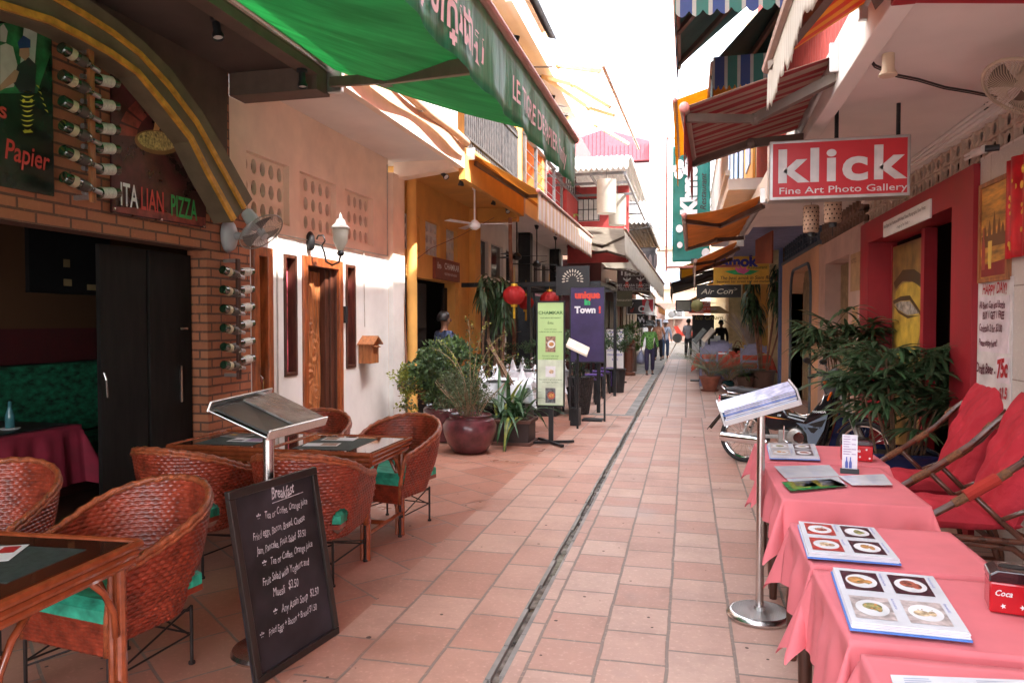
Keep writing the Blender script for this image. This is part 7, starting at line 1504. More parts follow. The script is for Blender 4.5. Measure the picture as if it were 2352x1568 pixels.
for r_, n, h in ((.16, 13, .03), (.095, 9, .022)):
    for k in range(n):
        a = R(-10+200*k/(n-1)); c0 = Vector((-1.93+r_*math.cos(a), 12.617, 2.28+r_*math.sin(a))); rd = Vector((math.cos(a), 0, math.sin(a))); td = Vector((-math.sin(a), 0, math.cos(a))); m.poly([c0+rd*h*math.cos(q)+td*h*.4*math.sin(q) for q in [6.283*j/8 for j in range(8)]][::-1])
m.build('emblem', paleY, d)
d = thing('black_pergola', (-2.4, 12.5, 0), 'black steel pergola frame across the veranda terrace', 'pergola')
for x in (-2.75, -1.52): 
    for y in (12.7, 15.6): m = MB(); m.bx(x, x+.06, y, y+.06, 0, 2.18); m.build('post', black_metal, d)
m = MB()
for y in (12.7, 14.1, 15.6): m.bx(-3.95, -1.46, y, y+.06, 2.18, 2.26)
for x in (-2.75, -1.52): m.bx(x, x+.06, 12.76, 15.6, 2.185, 2.255)
m.build('beams', black_metal, d)
M_ = MB(); M_.bx(-1.72, -1.58, 11.02, 11.22, 0, .26); M_.bx(-1.66, -1.64, 11.1, 11.12, .26, 1.0); tag(M_.build('post_base', black_metal, None), 'black square block foot holding a thin menu post by the green banner', 'stand')
d = thing('menu_desk', (-1.7, 10.7, 1.1), 'small sloping menu desk with a pale page beside the purple banner', 'menu stand'); a = at_y(1300, 797, 10.6); b_ = at_y(1348, 820, 10.6)
m = MB(); m.prism([a, b_, b_+Vector((0, .3, .1)), a+Vector((0, .3, .1))], (0, 0, .03)); m.build('page', mat('page_cream', (.65, .56, .45), .6), d); m = MB(); m.bar((a.x+.15, 10.75, .0), (a.x+.15, 10.75, 1.12), .03, .03); m.build('pole', black_metal, d)
# red lanterns
for i, (u, v, Y, r_) in enumerate(((1181, 688, 11.2, .175), (1262, 698, 12.8, .17), (1208, 705, 14.5, .16))):
    c = at_y(u, v-10, Y); d = thing('red_lantern', c, ('nearest', 'middle', 'farthest')[i]+' round red paper lantern with gold caps on the veranda', 'lantern', 'red paper lanterns'); m = MB()
    m.grid(lambda s, t: c+Vector((math.cos(s*6.2832)*math.sin(.25+2.64*t), math.sin(s*6.2832)*math.sin(.25+2.64*t), -.86*math.cos(.25+2.64*t)))*r_*(1+.02*math.cos(s*6.2832*14)), 56, 12); m.build('globe', mat('lantern_red', (.5, .02, .02), .6, tl=.3), d, smooth=True)
    m = MB(); m.lathe([(.05, -.18), (.055, -.14)], c, 12); m.lathe([(.055, .14), (.05, .18)], c, 12); m.build('cap', mat('gold_dot', (.8, .5, .05)), d); m = MB(); m.tube([c-Vector((0, 0, .18)), c-Vector((0, 0, .36))], .02, 6); m.tube([c+Vector((0, 0, .18)), c+Vector((0, 0, .45))], .003, 4); m.build('tassel', mat('gold_dot', (.8, .5, .05)), d)
# white dining tables with folded napkins and glasses
glm = glass('clear_glass', (.95, .97, .97))
for i, (x0, x1, y0, y1) in enumerate(((-2.92, -2.05, 9.7, 10.5), (-3.0, -2.0, 11.9, 12.6))):
    d = thing('white_table', ((x0+x1)/2, (y0+y1)/2, 0), ('nearer' if i == 0 else 'farther')+' white clothed dining table behind the box planter', 'table', 'white veranda tables'); m = MB(); cloth(m, x0, x1, y0, y1, .75, .28, 7+i, 48); m.build('tablecloth', cloth_white, d, smooth=True); m = MB(); m.bx(x0+.1, x1-.1, y0+.1, y1-.1, 0, .74); m.build('base', black_metal, d); m = MB(); m.bx(x0+.25, x1-.25, y0-.02, y0+.22, .757, .762); m.build('runner', blk, d)
    for k in range(4):
        nx = x0+.15+(x1-x0-.3)*(k % 2)+.08*(k//2); ny = y0+.15+(y1-y0-.3)*(k//2); m = MB(); m.grid(lambda s, t: Vector((nx+.075*(1-t)**.7*math.sin(s*6.28)*(1-.5*t), ny+.04*(1-t)**.7*math.cos(s*6.28), .76+.21*t)), 10, 8); tag(m.build('napkin', cloth_white, None, smooth=True), 'white pointed napkin on the %s white table, one of four' % ('nearer' if i == 0 else 'farther'), 'napkin', 'folded napkins %s table' % ('near' if i == 0 else 'far'))
        for q in (0,): m = MB(); m.lathe([(.03, 0), (.004, .008), (.004, .08), (.03, .11), (.035, .15), (.03, .19)], (nx+.16, ny+.06, .762), 12); tag(m.build('wine_glass', glm, None, smooth=True), 'stemmed glass beside a napkin on the %s white table' % ('nearer' if i == 0 else 'farther'), 'wine glass', 'glasses on the %s white table' % ('nearer' if i == 0 else 'farther'))
# row of black chairs with purple throws, dark dining set
bc = thing('black_chair', (0, 0, 0), 'x', 'chair'); m = MB(); m.bx(-.22, .22, -.22, .22, .42, .46); m.build('seat', black_metal, bc)
for x, y, h in ((-.2, -.2, .42), (.2, -.2, .42), (-.2, .2, .92), (.2, .2, .92)): m = MB(); m.bx(x-.02, x+.02, y-.02, y+.02, 0, h); m.build('leg', black_metal, bc)
m = MB()
for k in range(6): m.bx(-.18, .18, .19, .21, .50+k*.07, .53+k*.07)
m.build('backrest', black_metal, bc); m = MB(); m.grid(lambda s, t: Vector((-.19+.38*s+.01*math.sin(t*9), -.24+.02*math.sin(s*12), .475-.32*t)), 10, 6); m.bx(-.19, .19, -.2, .17, .462, .485); m.build('throw', mat('purple_throw', (.10, .05, .22), .9), bc)
spots = [(-1.95, 13.0), (-1.92, 14.1), (-1.9, 15.2), (-1.88, 16.3), (-1.9, 17.4)]
for i, (x, y) in enumerate(spots):
    lab = ('nearest', 'second', 'middle', 'fourth', 'farthest')[i]+' black chair with purple throw in the row beyond the potted tree'
    if i == 0: bc.location = (x, y, 0); bc.rotation_euler = (0, 0, R(100)); bc['label'] = lab; bc['group'] = 'black chairs with purple throws'
    else: dup(bc, (x, y, 0), R(100), lab, 'black chairs with purple throws')
for i, y in enumerate((13.6, 15.9)):
    d = thing('dark_table', (-2.7, y, 0), ('nearer' if i == 0 else 'farther')+' dark table behind the row of black chairs', 'table', 'dark tables'); m = MB(); m.bx(-3.1, -2.3, y-.5, y+.5, .70, .74); m.build('top', wood_dark, d); m = MB(); m.bx(-2.75, -2.65, y-.05, y+.05, 0, .70); m.build('pedestal', black_metal, d)
pc = at_y(1393, 756, 18.8); pd = at_y(1432, 846, 18.8)
board('price_board', 'white standing board of happy hour beer prices', (pc.x, pd.x, pd.z, pc.z), 18.8, white_paint, [(s, .5, .9-.115*i, .05, inkb, C_) for i, s in enumerate(('10AM - 1 PM', 'DRAFT BEER', 'BUY 1 GET 1 FREE', '', 'SOFT DRINK', 'DRAFT BEER', '$1.25', ''))], fm=black_metal, legs='x')
c = at_z(1444, 862, 0); d = thing('turned_post', c, 'brown turned wooden post with domed top at the lane edge', 'post'); m = MB(); m.lathe([(.2, 0), (.2, .1), (.13, .12), (.13, .75), (.17, .8), (.10, .84), (.19, .95), (.17, 1.06), (.08, 1.14), (.001, 1.16)], c, 16); m.build('post', mat('brown_lacquer', (.13, .045, .025), .3, coat=.4), d, smooth='auto')
# hanging signs further on
def pb(u0, v0, u1, v1, Y): a, b_ = at_y(u0, v0, Y), at_y(u1, v1, Y); return (a.x, b_.x, b_.z, a.z)
wht = pwh
P = pb(1418, 617, 1492, 668, 24); tsb = board('temple_sign', 'dark hanging sign reading TEMPLE with two dancing figures', P, 24, mat('sign_night', (.04, .012, .02), .4), [('TEMPLE', .5, .72, .19, wht, {'al': 'CENTER', 'b': .06}), ('BAR RESTAURANT', .5, .65, .05, wht, C_), ('FREE APSARA DANCING', .5, .2, .085, wht, {'al': 'CENTER', 'w': .88}), ('7.30pm to 9.30pm Western daily', .5, .1, .055, wht, C_), ('Pub Street, Reservation 015 999 909', .5, .03, .04, wht, C_)], fm=paleY)
for fx in (.3, .72):
    xx = P[0]+(P[1]-P[0])*fx; zz = P[2]+(P[3]-P[2])*.44; patch(tsb, [(xx-.05, zz-.12), (xx+.05, zz-.12), (xx+.03, zz), (xx+.12, zz+.06), (xx+.12, zz+.12), (xx+.02, zz+.05), (xx, zz+.16), (xx-.02, zz+.05), (xx-.12, zz+.12), (xx-.12, zz+.06), (xx-.03, zz)], 24, wht, 'dancer'); patch(tsb, [(xx-.07, zz-.2), (xx+.07, zz-.2), (xx+.04, zz-.02), (xx-.04, zz-.02)], 24, pr2, 'skirt', 1)
P = pb(1469, 570, 1505, 650, 27); d = board('dark_banner', 'tall dark vertical banner with dancers hanging high over the lane', P, 27, mat('banner_dark', (.03, .025, .03), .5, var=.6, vs=4), [('Free', .5, .22, .1, paleY, C_), ('dance', .5, .08, .08, paleY, C_)], fm=black_metal); xc = (P[0]+P[1])/2
for k in range(4): patch(d, disc(xc-.3+.2*k, P[2]+.75+.05*(k % 2), .06, .28, 10), 27, mat('banner_figure', (.16, .12, .12), .5), 'figure')
P = pb(1441, 688, 1500, 720, 23.6); d = board('cafe_sign', 'small hanging sign with letters y d C and white seated figure on red', P, 23.6, mat('sign_greyblack', (.05, .045, .05), .5), [('y', .12, .55, .16, wht), ('C', .42, .12, .2, wht, {'b': .05}), ('d', .1, .12, .14, pr2, {'sh': .3})], fm=wht)
x0, x1, z0, z1 = P; xm = x0+(x1-x0)*.58; patch(d, [(xm, z0), (x1, z0), (x1, z1), (xm, z1)], 23.6, mat('sign_red2', (.5, .02, .04), .5)); xx = (xm+x1)/2; patch(d, [(xx-.13, z0+.02), (xx+.15, z0+.02), (xx+.06, z0+.2), (xx+.03, z0+.32), (xx+.05, z0+.38), (xx-.02, z0+.43), (xx-.06, z0+.36), (xx-.1, z0+.2)], 23.6, wht, 'figure', 1)
P = pb(1462, 722, 1503, 752, 23.8); board('wifi_sign', 'black board reading Free WiFi spot', P, 23.8, blk, [('Free', .5, .8, .06, wht, C_), ('WiFi', .5, .4, .17, wht, {'al': 'CENTER', 'b': .05}), ('spot', .5, .15, .06, wht, C_)])
P = pb(1415, 668, 1452, 704, 22.5); board('olive_sign', 'dim olive hanging restaurant sign with rounded lower edge', P, 22.5, mat('sign_olive', (.10, .10, .05), .5), [('Restaurant', .5, .35, .08, paleY, C_)])
teal = mat('banner_teal', (.02, .20, .17), .65, var=.15, vs=2, bump=.5, bs=3, bd=.03, tl=.15)
X0, X1, Z0, Z1 = -.32, .42, 2.78, 5.12; d = thing('teal_banner', (.05, 15.5, 2.78), 'tall teal fabric restaurant banner with vertical white bubble letters', 'banner')
m = MB(); m.grid(lambda s, t: Vector((X0+(X1-X0)*s, 15.5+.02*math.sin(s*11+t*3)+.015*math.sin(t*23), Z0+(Z1-Z0)*t)), 14, 40); m.build('cloth', teal, d, smooth=True, solid=.003)
m = MB(); txt(m, 'Khmer', (X0+.46, 15.45, Z0+.95), (0, 0, 1), (-1, 0, 0), .30, bold=.09, wide=.95); 
for cx, cz, r_ in ((-.18, 3.45, .07), (-.17, 3.12, .055), (-.2, 4.55, .09), (-.08, 4.62, .07), (-.18, 4.75, .08), (-.28, 4.66, .06), (.34, 2.95, .08), (.30, 2.80, .08)): m.poly([(x, 15.45, z) for x, z in disc(cx, cz, r_, r_*1.15)])
m.build('lettering', wht, d); m = MB(); txt(m, 'Restaurant', (X0+.66, 15.45, Z0+1.02), (0, 0, 1), (-1, 0, 0), .12, shear=.3, bold=.01); m.build('lettering', blk, d)
m = MB(); m.tube([(X0-.12, 15.55, 2.6), (X0-.12, 15.55, 5.5)], .02); m.tube([(X0-.14, 15.55, 2.68), (1.0, 15.55, 2.68)], .025); m.tube([(X0-.12, 15.55, 5.3), (1.0, 15.55, 5.3)], .015); m.build('frame', mat('rust_pole', (.4, .15, .12), .6), d); m = MB(); m.obx((.12, 15.35, 2.78), .14, .10, .10); m.build('floodlight', black_plastic, d, bev=.01)
yel = mat('sign_yellow', (.66, .38, .04), .5, var=.08); navy = mat('print_navy', (.03, .03, .28), .5)
P = pb(1641, 592, 1765, 650, 18); d = board('restaurant_sign', 'yellow hanging sign reading Amok with a pink lotus flower', P, 18, yel, [('Amok', .08, .66, .24, navy, {'b': .07, 'w': 1.02}), ('Restaurant', .62, .55, .07, dgreen), ('The best amok in Siem Reap', .1, .15, .085, blk, {'sh': .25, 'w': .9}), ('between bar street and old market', .05, .03, .06, blk)], fm=yel)
x0, x1, z0, z1 = P; zc = z0+(z1-z0)*.42; xc = (x0+x1)/2; patch(d, [(xc-.38, zc+.03), (xc-.1, zc+.07), (xc+.1, zc-.06), (xc-.15, zc-.05)], 18, pg2, 'leaf'); patch(d, [(xc, zc-.06), (xc+.12, zc+.06), (xc+.4, zc+.03), (xc+.2, zc-.06)], 18, pg2, 'leaf'); patch(d, [(xc-.14, zc+.08), (xc-.08, zc+.0), (xc+.06, zc-.04), (xc+.16, zc+.02), (xc+.2, zc+.08), (xc+.12, zc+.06), (xc+.1, zc+.13), (xc+.03, zc+.09), (xc-.02, zc+.15), (xc-.05, zc+.09), (xc-.12, zc+.12)], 18, mat('lotus_pink', (.6, .1, .3), .5), 'lotus', 1)
P = pb(1600, 655, 1702, 683, 19.5); board('air_con_board', 'black board with chalk letters Air Con and an arrow', P, 19.5, blk, [('Air Con', .1, .3, .13, paleY, {'sh': .25, 'w': 1.3}), ('—>', .72, .5, .1, paleY)])
P = pb(1555, 692, 1585, 712, 21); board('small_board', 'small black framed menu board hanging over the lane on the right', P, 21, mat('board_grey', (.13, .12, .09), .5), fm=blk, fw=.04)
P = pb(1583, 692, 1632, 719, 24); board('khmer_food_sign', 'orange red sign reading Please try our delicious Khmer food', P, 24, mat('sign_orange', (.70, .08, .02), .5), [('Please try our delicious', .5, .78, .075, wht, C_), ('Khmer food', .5, .56, .085, wht, C_), ('served by a local Khmer', .5, .28, .075, wht, C_), ('family.', .5, .08, .075, wht, C_)])
a, b_ = at_y(1737, 566, 14.0), at_y(1768, 612, 13.0); d = thing('rust_sign', (a.x+.2, 13.5, 2.9), 'rust red square sign seen edge-on under the blue ceiling', 'sign'); m = MB(); m.prism([(a.x, 14.2, 2.62), (a.x, 14.2, 3.05), (b_.x+.05, 13.2, 3.10), (b_.x+.05, 13.2, 2.55)], (.03, .03, 0)); m.build('panel', mat('rust_red', (.30, .09, .05), .6), d)
P = pb(1590, 723, 1640, 778, 25); d = board('ice_cream_board', 'black ice cream board on a small cart with a pale pitched roof', P, 25, blk, [('Ice Cream', .12, .8, .15, mat('chalk_gold', (.4, .35, .1), .6), {'sh': .2})]); m = MB(); m.prism([(P[1]-.5, 24.8, P[3]+.05), (P[1]+.5, 24.8, P[3]+.05), (P[1]+.15, 24.8, P[3]+.28), (P[1]-.15, 24.8, P[3]+.28)], (0, .8, 0)); m.build('roof', mat('roof_straw', (.6, .45, .22), .7), d); m = MB(); m.bx(P[0], P[1]+.2, 25.05, 25.8, 0, 1.1); m.build('cart', alu, d)
for i, (u, v) in enumerate(((1602, 790), (1622, 782))):
    c = at_z(u+6, 875-i*8, 0); d = thing('menu_easel', c, ('left glass fronted' if i == 0 else 'right cream')+' menu stand at the edge of the right dining tables', 'menu stand'); m = MB(); m.bx(c.x-.03, c.x+.03, c.y, c.y+.05, 0, 1.1); m.bx(c.x-.25, c.x+.25, c.y-.1, c.y+.2, 0, .03); m.build('pole', black_metal, d); m = MB(); m.bar((c.x-.16, c.y-.03, 1.02), (c.x+.12, c.y-.03, 1.36), .22, .03, up=(0, -.4, 1)); m.build('page', (mat('grey_glass', (.10, .11, .11), .2), mat('page_cream', (.45, .38, .26)))[i], d)
# dining tables on the right with lavender chairs
rust = mat('rust_cloth', (.52, .07, .035), .85, var=.15); ylc = mat('yellow_cloth', (.6, .35, .12), .85, var=.3, vs=20); lav = mat('lavender_paint', (.26, .25, .38), .5, dirt=.2)
lc = thing('lavender_chair', (0, 0, 0), 'x', 'chair'); m = MB(); m.bx(-.21, .21, -.21, .21, .43, .46); m.build('seat', lav, lc)
for x, y, h in ((-.19, -.19, .43), (.19, -.19, .43), (-.19, .19, .95), (.19, .19, .95)): m = MB(); m.bx(x-.025, x+.025, y-.022, y+.022, 0, h); m.build('leg', lav, lc)
m = MB(); m.prism([(-.165, .18, .78), (.165, .18, .78), (.165, .18, .90), (.11, .18, .98), (-.11, .18, .98), (-.165, .18, .90)], (0, .03, 0)); m.bx(-.165, .165, .18, .205, .60, .66); m.build('backrest', lav, lc); m = MB(); m.bx(-.165, .165, -.2, -.18, .2, .24); m.bx(-.165, .165, .18, .2, .2, .24); m.build('stretcher', lav, lc)
m = MB(); m.bx(-.19, .19, -.19, .17, .461, .50); m.build('cushion', rust, lc, bev=.015)
rc_ = thing('bentwood_chair', (0, 0, 0), 'x', 'chair'); m = MB(); m.lathe([(.001, .44), (.21, .44), (.21, .47), (.001, .475)], (0, 0, 0), 18); m.build('seat', wood_red, rc_)
for x, y in ((-.16, -.16), (.16, -.16), (-.16, .16), (.16, .16)): m = MB(); m.tube([(x, y, .44), (x*1.15, y*1.15, 0)], .014, 6); m.build('leg', wood_red, rc_)
for r_, nm in ((.21, 'back_hoop'), (.14, 'back_hoop')): m = MB(); m.tube([(r_*math.cos(R(a)), .17, .46+r_*2.3*math.sin(R(a))) for a in range(0, 181, 15)], .013, 6); m.build(nm, wood_red, rc_)
LCG, RCG, DT = 'lavender chairs on the right terrace', 'bentwood chairs on the right terrace', 'rust clothed tables on the right terrace'
first = [1, 1]
tabs = [(.62, 19.3), (1.55, 19.0), (.85, 21.3), (1.75, 21.2), (.85, 23.6)]; ordn = ('front left', 'front right', 'middle left', 'middle right', 'back')
for i, (x, y) in enumerate(tabs):
    d = thing('rust_table', (x, y, 0), ordn[i]+' rust red clothed table on the right terrace', 'table', DT); m = MB(); cloth(m, x-.4, x+.4, y-.38, y+.38, .75, .34, 20+i, 44); m.build('tablecloth', rust, d, smooth=True); m = MB(); m.bx(x-.33, x+.33, y-.3, y+.3, .765, .772); m.build('top_cloth', (ylc, cloth_white)[i != 1], d)
    m = MB(); m.bx(x-.1, x+.1, y-.1, y+.1, 0, .74); m.build('pedestal', lav, d)
    for (px_, pz) in ((-.12, 0),):
        m = MB(); m.bx(x+px_-.09, x+px_+.09, y, y+.01, .775, .93); o = m.build('card', white_paint, None); tag(o, 'white framed photo card standing on the %s rust red table' % ordn[i], 'table card', 'photo cards on the right terrace')
    for j, (dx, dy, rz) in enumerate(((-.12, -.62, 180), (.18, .62, 0))):
        lab = 'lavender wooden chair on the %s side of the %s rust red table' % (('near', 'far')[j], ordn[i])
        if i == 0 and j == 0: lc.location = (x+dx, y+dy, 0); lc.rotation_euler = (0, 0, R(rz)); lc['label'] = lab; lc['group'] = LCG
        else: dup(lc, (x+dx, y+dy, 0), R(rz+(i*37 % 16)-8), lab, LCG)
for i, (x, y) in enumerate(((.7, 25.2), (1.2, 25.3), (1.7, 25.1), (2.1, 24.2), (1.4, 26.2))):
    lab = ('first', 'second', 'third', 'fourth', 'fifth')[i]+' bentwood chair with hoop back behind the right terrace tables'
    if i == 0: rc_.location = (x, y, 0); rc_['label'] = lab; rc_['group'] = RCG
    else: dup(rc_, (x, y, 0), R(i*20), lab, RCG)
# ================================================================ shops closing the view along both sides
def shop(side, y0, y1, X, h, mm, label, door=blk):
    d = thing('lane_shop', (X, (y0+y1)/2, 0), label, 'building'); s1 = 1 if side > 0 else -1; m = MB(); m.bx(X, X+s1*3.0, y0, y1, 0, h); m.build('wall', mm, d)
    k = 0; y = y0+.5
    while y+1.3 < y1: 
        m = MB(); m.bx(X-s1*.03, X+s1*.01, y, y+1.3, .02, 2.3); m.build('door', door, d)
        for z in (3.3, 5.9):
            if z+1.4 < h: m = MB(); m.bx(X-s1*.03, X+s1*.01, y+.1, y+1.0, z, z+1.3); m.build('window', mat('far_window', (.25, .32, .42)), d)
        y += 1.9
maroon = mat('maroon_front', (.10, .02, .02), .6); brownf = mat('brown_shop', (.16, .09, .055), .7)
shop(-1, 24.1, 31, -2.75, 3.6, maroon, 'maroon shop front beyond the veranda restaurant'); shop(-1, 31.1, 40, -2.7, 4.6, brownf, 'brown shop front further along the left of the lane'); shop(-1, 40.1, 57, -2.7, 7.5, mat('pale_shop', (.5, .42, .34), .8), 'pale shophouse row at the far left of the lane')
shop(1, 31.2, 31.25, 1.59, .5, brownf, 'low brown step before the pale yellow house')
canv = [(mat('canvas_brown', (.20, .12, .08), .8, tl=.3), 'brown'), (mat('canvas_grey', (.34, .30, .27), .8, tl=.3), 'grey'), (mat('canvas_yellow2', (.55, .34, .06), .8, tl=.4), 'yellow'), (mat('canvas_black', (.05, .035, .045), .8, tl=.15), 'black'), (mat('canvas_orange2', (.55, .25, .08), .8, tl=.4), 'orange')]
def low_awn(u0, v0, u1, v1, Y0, Y1, xr, zr, k, label, drop=.3):
    a, b_ = at_y(u0, v0, Y0), at_y(u1, v1, Y1); f_ = canv[k][0]; awning(label, (xr, Y0, zr), (xr, Y1, zr), a, b_, f_, f_, drop, ragged=.3, arms=((.05, 1), (.95, 1)), knob=False, name='canvas_awning')
low_awn(1563, 612, 1563, 640, 20, 25, .95, 3.35, 2, 'yellow canvas awning with dark arms beside the yellow Amok sign', .15)
low_awn(1540, 650, 1545, 672, 22, 28, 1.0, 3.1, 3, 'dark canvas awning sloping low over the lane beyond the teal banner', .4)
low_awn(1580, 690, 1572, 700, 28, 34, 1.4, 3.0, 2, 'pale yellow awning behind the orange red sign', .2)
low_awn(1492, 668, 1505, 685, 25.5, 31, -2.7, 3.0, 1, 'grey fringed awning beyond the dark temple sign', .5)
low_awn(1512, 700, 1528, 712, 30, 40, -2.6, 3.2, 4, 'orange brown awning far down the left of the lane', .3)
low_awn(1497, 735, 1505, 740, 26, 30, -2.7, 2.8, 3, 'black low awning over the plants far down the left', .1)
d = thing('small_lantern', at_y(1601, 702, 20), 'round greenish paper lantern hanging beside the small black board', 'lantern'); m = MB(); m.sph(at_y(1601, 702, 20), .16, mi=0); m.build('globe', mat('lantern_olive', (.25, .22, .08), .7), d, smooth=True)
c = at_z(1455, 860, 0); d = thing('lane_planter', (c.x-.3, 23, 0), 'green shrub in a dark planter beyond the turned post', 'potted plant'); m = MB(); crown(m, (c.x-.15, 23, 1.15), .4, .6, .4, 900, .08, .05, random.Random(44), nclump=18, mis=(0,)); m.build('foliage', [lf_mid], d); m = MB(); m.bx(c.x-.4, c.x, 22.6, 23.4, 0, .9); m.build('planter', brownf, d)
# cables and street clutter at the far end
m = MB(); r0 = random.Random(9)
for k in range(9): a = Vector((-3, r0.uniform(20, 36), r0.uniform(4.2, 6))); b_ = Vector((1.6, a.y+r0.uniform(-3, 6), r0.uniform(4, 6))); m.tube([lerp(a, b_, t/8)-Vector((0, 0, .35*math.sin(math.pi*t/8))) for t in range(9)], .009, 4, caps=False)
tag(m.build('overhead_cables', wire_mat, None), 'tangle of thin black cables strung across the far lane', 'cables', kind='stuff')
# tuk-tuk parked at the end of the lane
d = thing('tuk_tuk', (-1.0, 54, 0), 'distant red and white tuk-tuk carriage at the end of the lane', 'tuk-tuk'); c = at_z(1562, 787, 0); cx, cy = c.x+.5, c.y
m = MB(); m.bx(cx-1.0, cx+1.0, cy, cy+1.2, 1.75, 1.9); m.build('canopy', white_paint, d, bev=.05); m = MB(); m.prism([(cx-.7, cy, .5), (cx+.8, cy, .5), (cx+1.0, cy, 1.1), (cx+.7, cy, 1.15), (cx+.5, cy, .8), (cx-.4, cy, .8), (cx-.7, cy, 1.25), (cx-.95, cy, 1.2)], (0, 1.2, 0)); m.build('body', mat('tuktuk_red', (.6, .05, .03), .4), d)
for x in (-.7, .75): m = MB(); m.lathe([(.25, -.03), (.33, -.04), (.35, 0), (.33, .04), (.25, .03)], (cx+x, cy-.06, .35), 24, ax='y'); m.build('wheel', rub, d)
m = MB()
for x in (-.95, .95): m.tube([(cx+x, cy+.05, 1.1), (cx+x, cy+.05, 1.8)], .02)
m.build('posts', chrome, d)
# ================================================================ people
skinm = mat('skin', (.20, .095, .055), .55, var=.06, bump=.05); hairm = mat('hair_black', (.012, .010, .010), .45, bump=.4, bs=200, stretch=(1, 1, .2))
def skinmesh(par, name, mm, chains, root=0, sub=2):
    """chains: list of joint lists [(x,y,z,r)...]; the first point of later chains may be an int index of an existing joint"""
    vs = []; ed = []; rad = []
    for ch in chains:
        prev = None
        for q in ch:
            if isinstance(q, int): prev = q; continue
            vs.append(q[:3]); rad.append(q[3]); i = len(vs)-1
            if prev is not None: ed.append((prev, i))
            prev = i
    me = bpy.data.meshes.new(name); me.from_pydata(vs, ed, []); me.materials.append(mm); o = bpy.data.objects.new(name, me); COL.objects.link(o); o.parent = par
    md = o.modifiers.new('skin', 'SKIN'); md.use_smooth_shade = True
    for i, r_ in enumerate(rad): me.skin_vertices[0].data[i].radius = (r_, r_) if not isinstance(r_, tuple) else r_
    for i in range(len(rad)): me.skin_vertices[0].data[i].use_root = (i == root)
    s_ = o.modifiers.new('sub', 'SUBSURF'); s_.levels = sub; s_.render_levels = sub; return o
def person(label, loc, rz, H, top, trouser, hat=None, hatcol=None, armL=None, armR=None, step=.18, longs=True, shoe=None, group=None, hair=True, lean=0):
    d = thing('person', loc, label, 'person', group, rz); k = H/1.7      # faces -y
    sw = lambda *a: [tuple(q*k for q in p) for p in a]
    hip, sh = .92, 1.38
    fL = (-step, .0); fR = (step*.8, .0)
    armL = armL or [(-.25, .02, 1.12), (-.26, -.06, .88)]; armR = armR or [(.25, .0, 1.12), (.27, .04, .88)]
    def hand(e, w_):
        v = (Vector(w_)-Vector(e)).normalized(); s_ = v.cross(Vector((0, 1, 0))); s_ = s_.normalized() if s_.length > .1 else Vector((1, 0, 0)); out = []
        for q, (o, L) in enumerate(((-.024, .065), (-.008, .08), (.008, .075), (.024, .06))): a = Vector(w_)+v*.075+Vector((0, 1, 0))*o; b_ = a+v*L*.55+s_*.006; c = b_+v*L*.4+s_*.018; out.append([tuple(a)+(.009,), tuple(b_)+(.008,), tuple(c)+(.007,)])
        t0 = Vector(w_)+v*.03; out.append([tuple(t0+Vector((0, -.028, 0)))+(.010,), tuple(t0+v*.03+Vector((0, -.045, 0)))+(.009,), tuple(t0+v*.055+Vector((0, -.048, 0)))+(.008,)]); return tuple(Vector(w_)+v*.06), out
    hl, fl = hand(*armL); hr, fr = hand(*armR)
    ch = [[(0, 0, hip, .12), (0, 0, 1.12, .105), (0, 0, 1.30, .12), (0, .0, 1.42, .055), (0, -.01, 1.50, .05), (0, -.02, 1.57, .078), (0, -.015, 1.63, .085), (0, -.005, 1.68, .055)],
          [2, (-.17, 0, sh, .052), armL[0]+(.04,), armL[1]+(.027,), hl+(.034,)], [2, (.17, 0, sh, .052), armR[0]+(.04,), armR[1]+(.027,), hr+(.034,)],
          [0, (-.09, 0, .86, .09), (-.10, fL[0]*.5-.03, .48, .058), (-.10, fL[0]+.04, .09, .036), (-.10, fL[0]-.11, .03, .034)], [0, (.09, 0, .86, .09), (.10, fR[0]*.5-.03, .48, .058), (.10, fR[0]+.04, .09, .036), (.10, fR[0]-.11, .03, .034)]]
    n = 0; base = [len([q for q in c if not isinstance(q, int)]) for c in ch]; iL = base[0]+3; iR = iL+4
    for f in fl: ch.append([iL]+f)
    for f in fr: ch.append([iR]+f)
    sc_ = lambda C: [[q if isinstance(q, int) else tuple(x*k for x in q) for q in c] for c in C]
    skinmesh(d, 'body', skinm, sc_(ch))
    cut = armL[1] if longs else tuple(lerp(armL[0], armL[1], .15)); cutr = armR[1] if longs else tuple(lerp(armR[0], armR[1], .15))
    skinmesh(d, 'shirt', top, sc_([[(0, 0, .80, .155), (0, 0, .95, .15), (0, 0, 1.15, .135), (0, 0, 1.33, .135), (0, 0, 1.42, .07)], [3, (-.17, 0, sh, .068), armL[0]+(.056,), tuple(cut)+(.045,)], [3, (.17, 0, sh, .068), armR[0]+(.056,), tuple(cutr)+(.045,)]]))
    skinmesh(d, 'trousers', trouser, sc_([[(0, 0, .97, .135), (0, 0, .88, .13)], [1, (-.10, 0, .78, .10), (-.10, fL[0]*.5-.03, .48, .078), (-.10, fL[0]+.035, .13, .066)], [1, (.10, 0, .78, .10), (.10, fR[0]*.5-.03, .48, .078), (.10, fR[0]+.035, .13, .066)]]))
    for x, f in ((-.10, fL[0]), (.10, fR[0])): m = MB(); m.obx((x*k, (f-.04)*k, .02), .09*k, .25*k, .03); m.xf(world_of(d)); m.build('shoe', shoe or black_plastic, d, bev=.01)
    W_ = world_of(d)
    m = MB(); m.sph((0, -.118*k, 1.585*k), .014*k, .022*k, .022*k, 8, 6); m.xf(W_); m.build('nose', skinm, d, smooth=True)
    m = MB()
    for s1 in (-1, 1): m.sph((s1*.033*k, -.098*k, 1.61*k), .012*k, .008*k, .006*k, 8, 5)
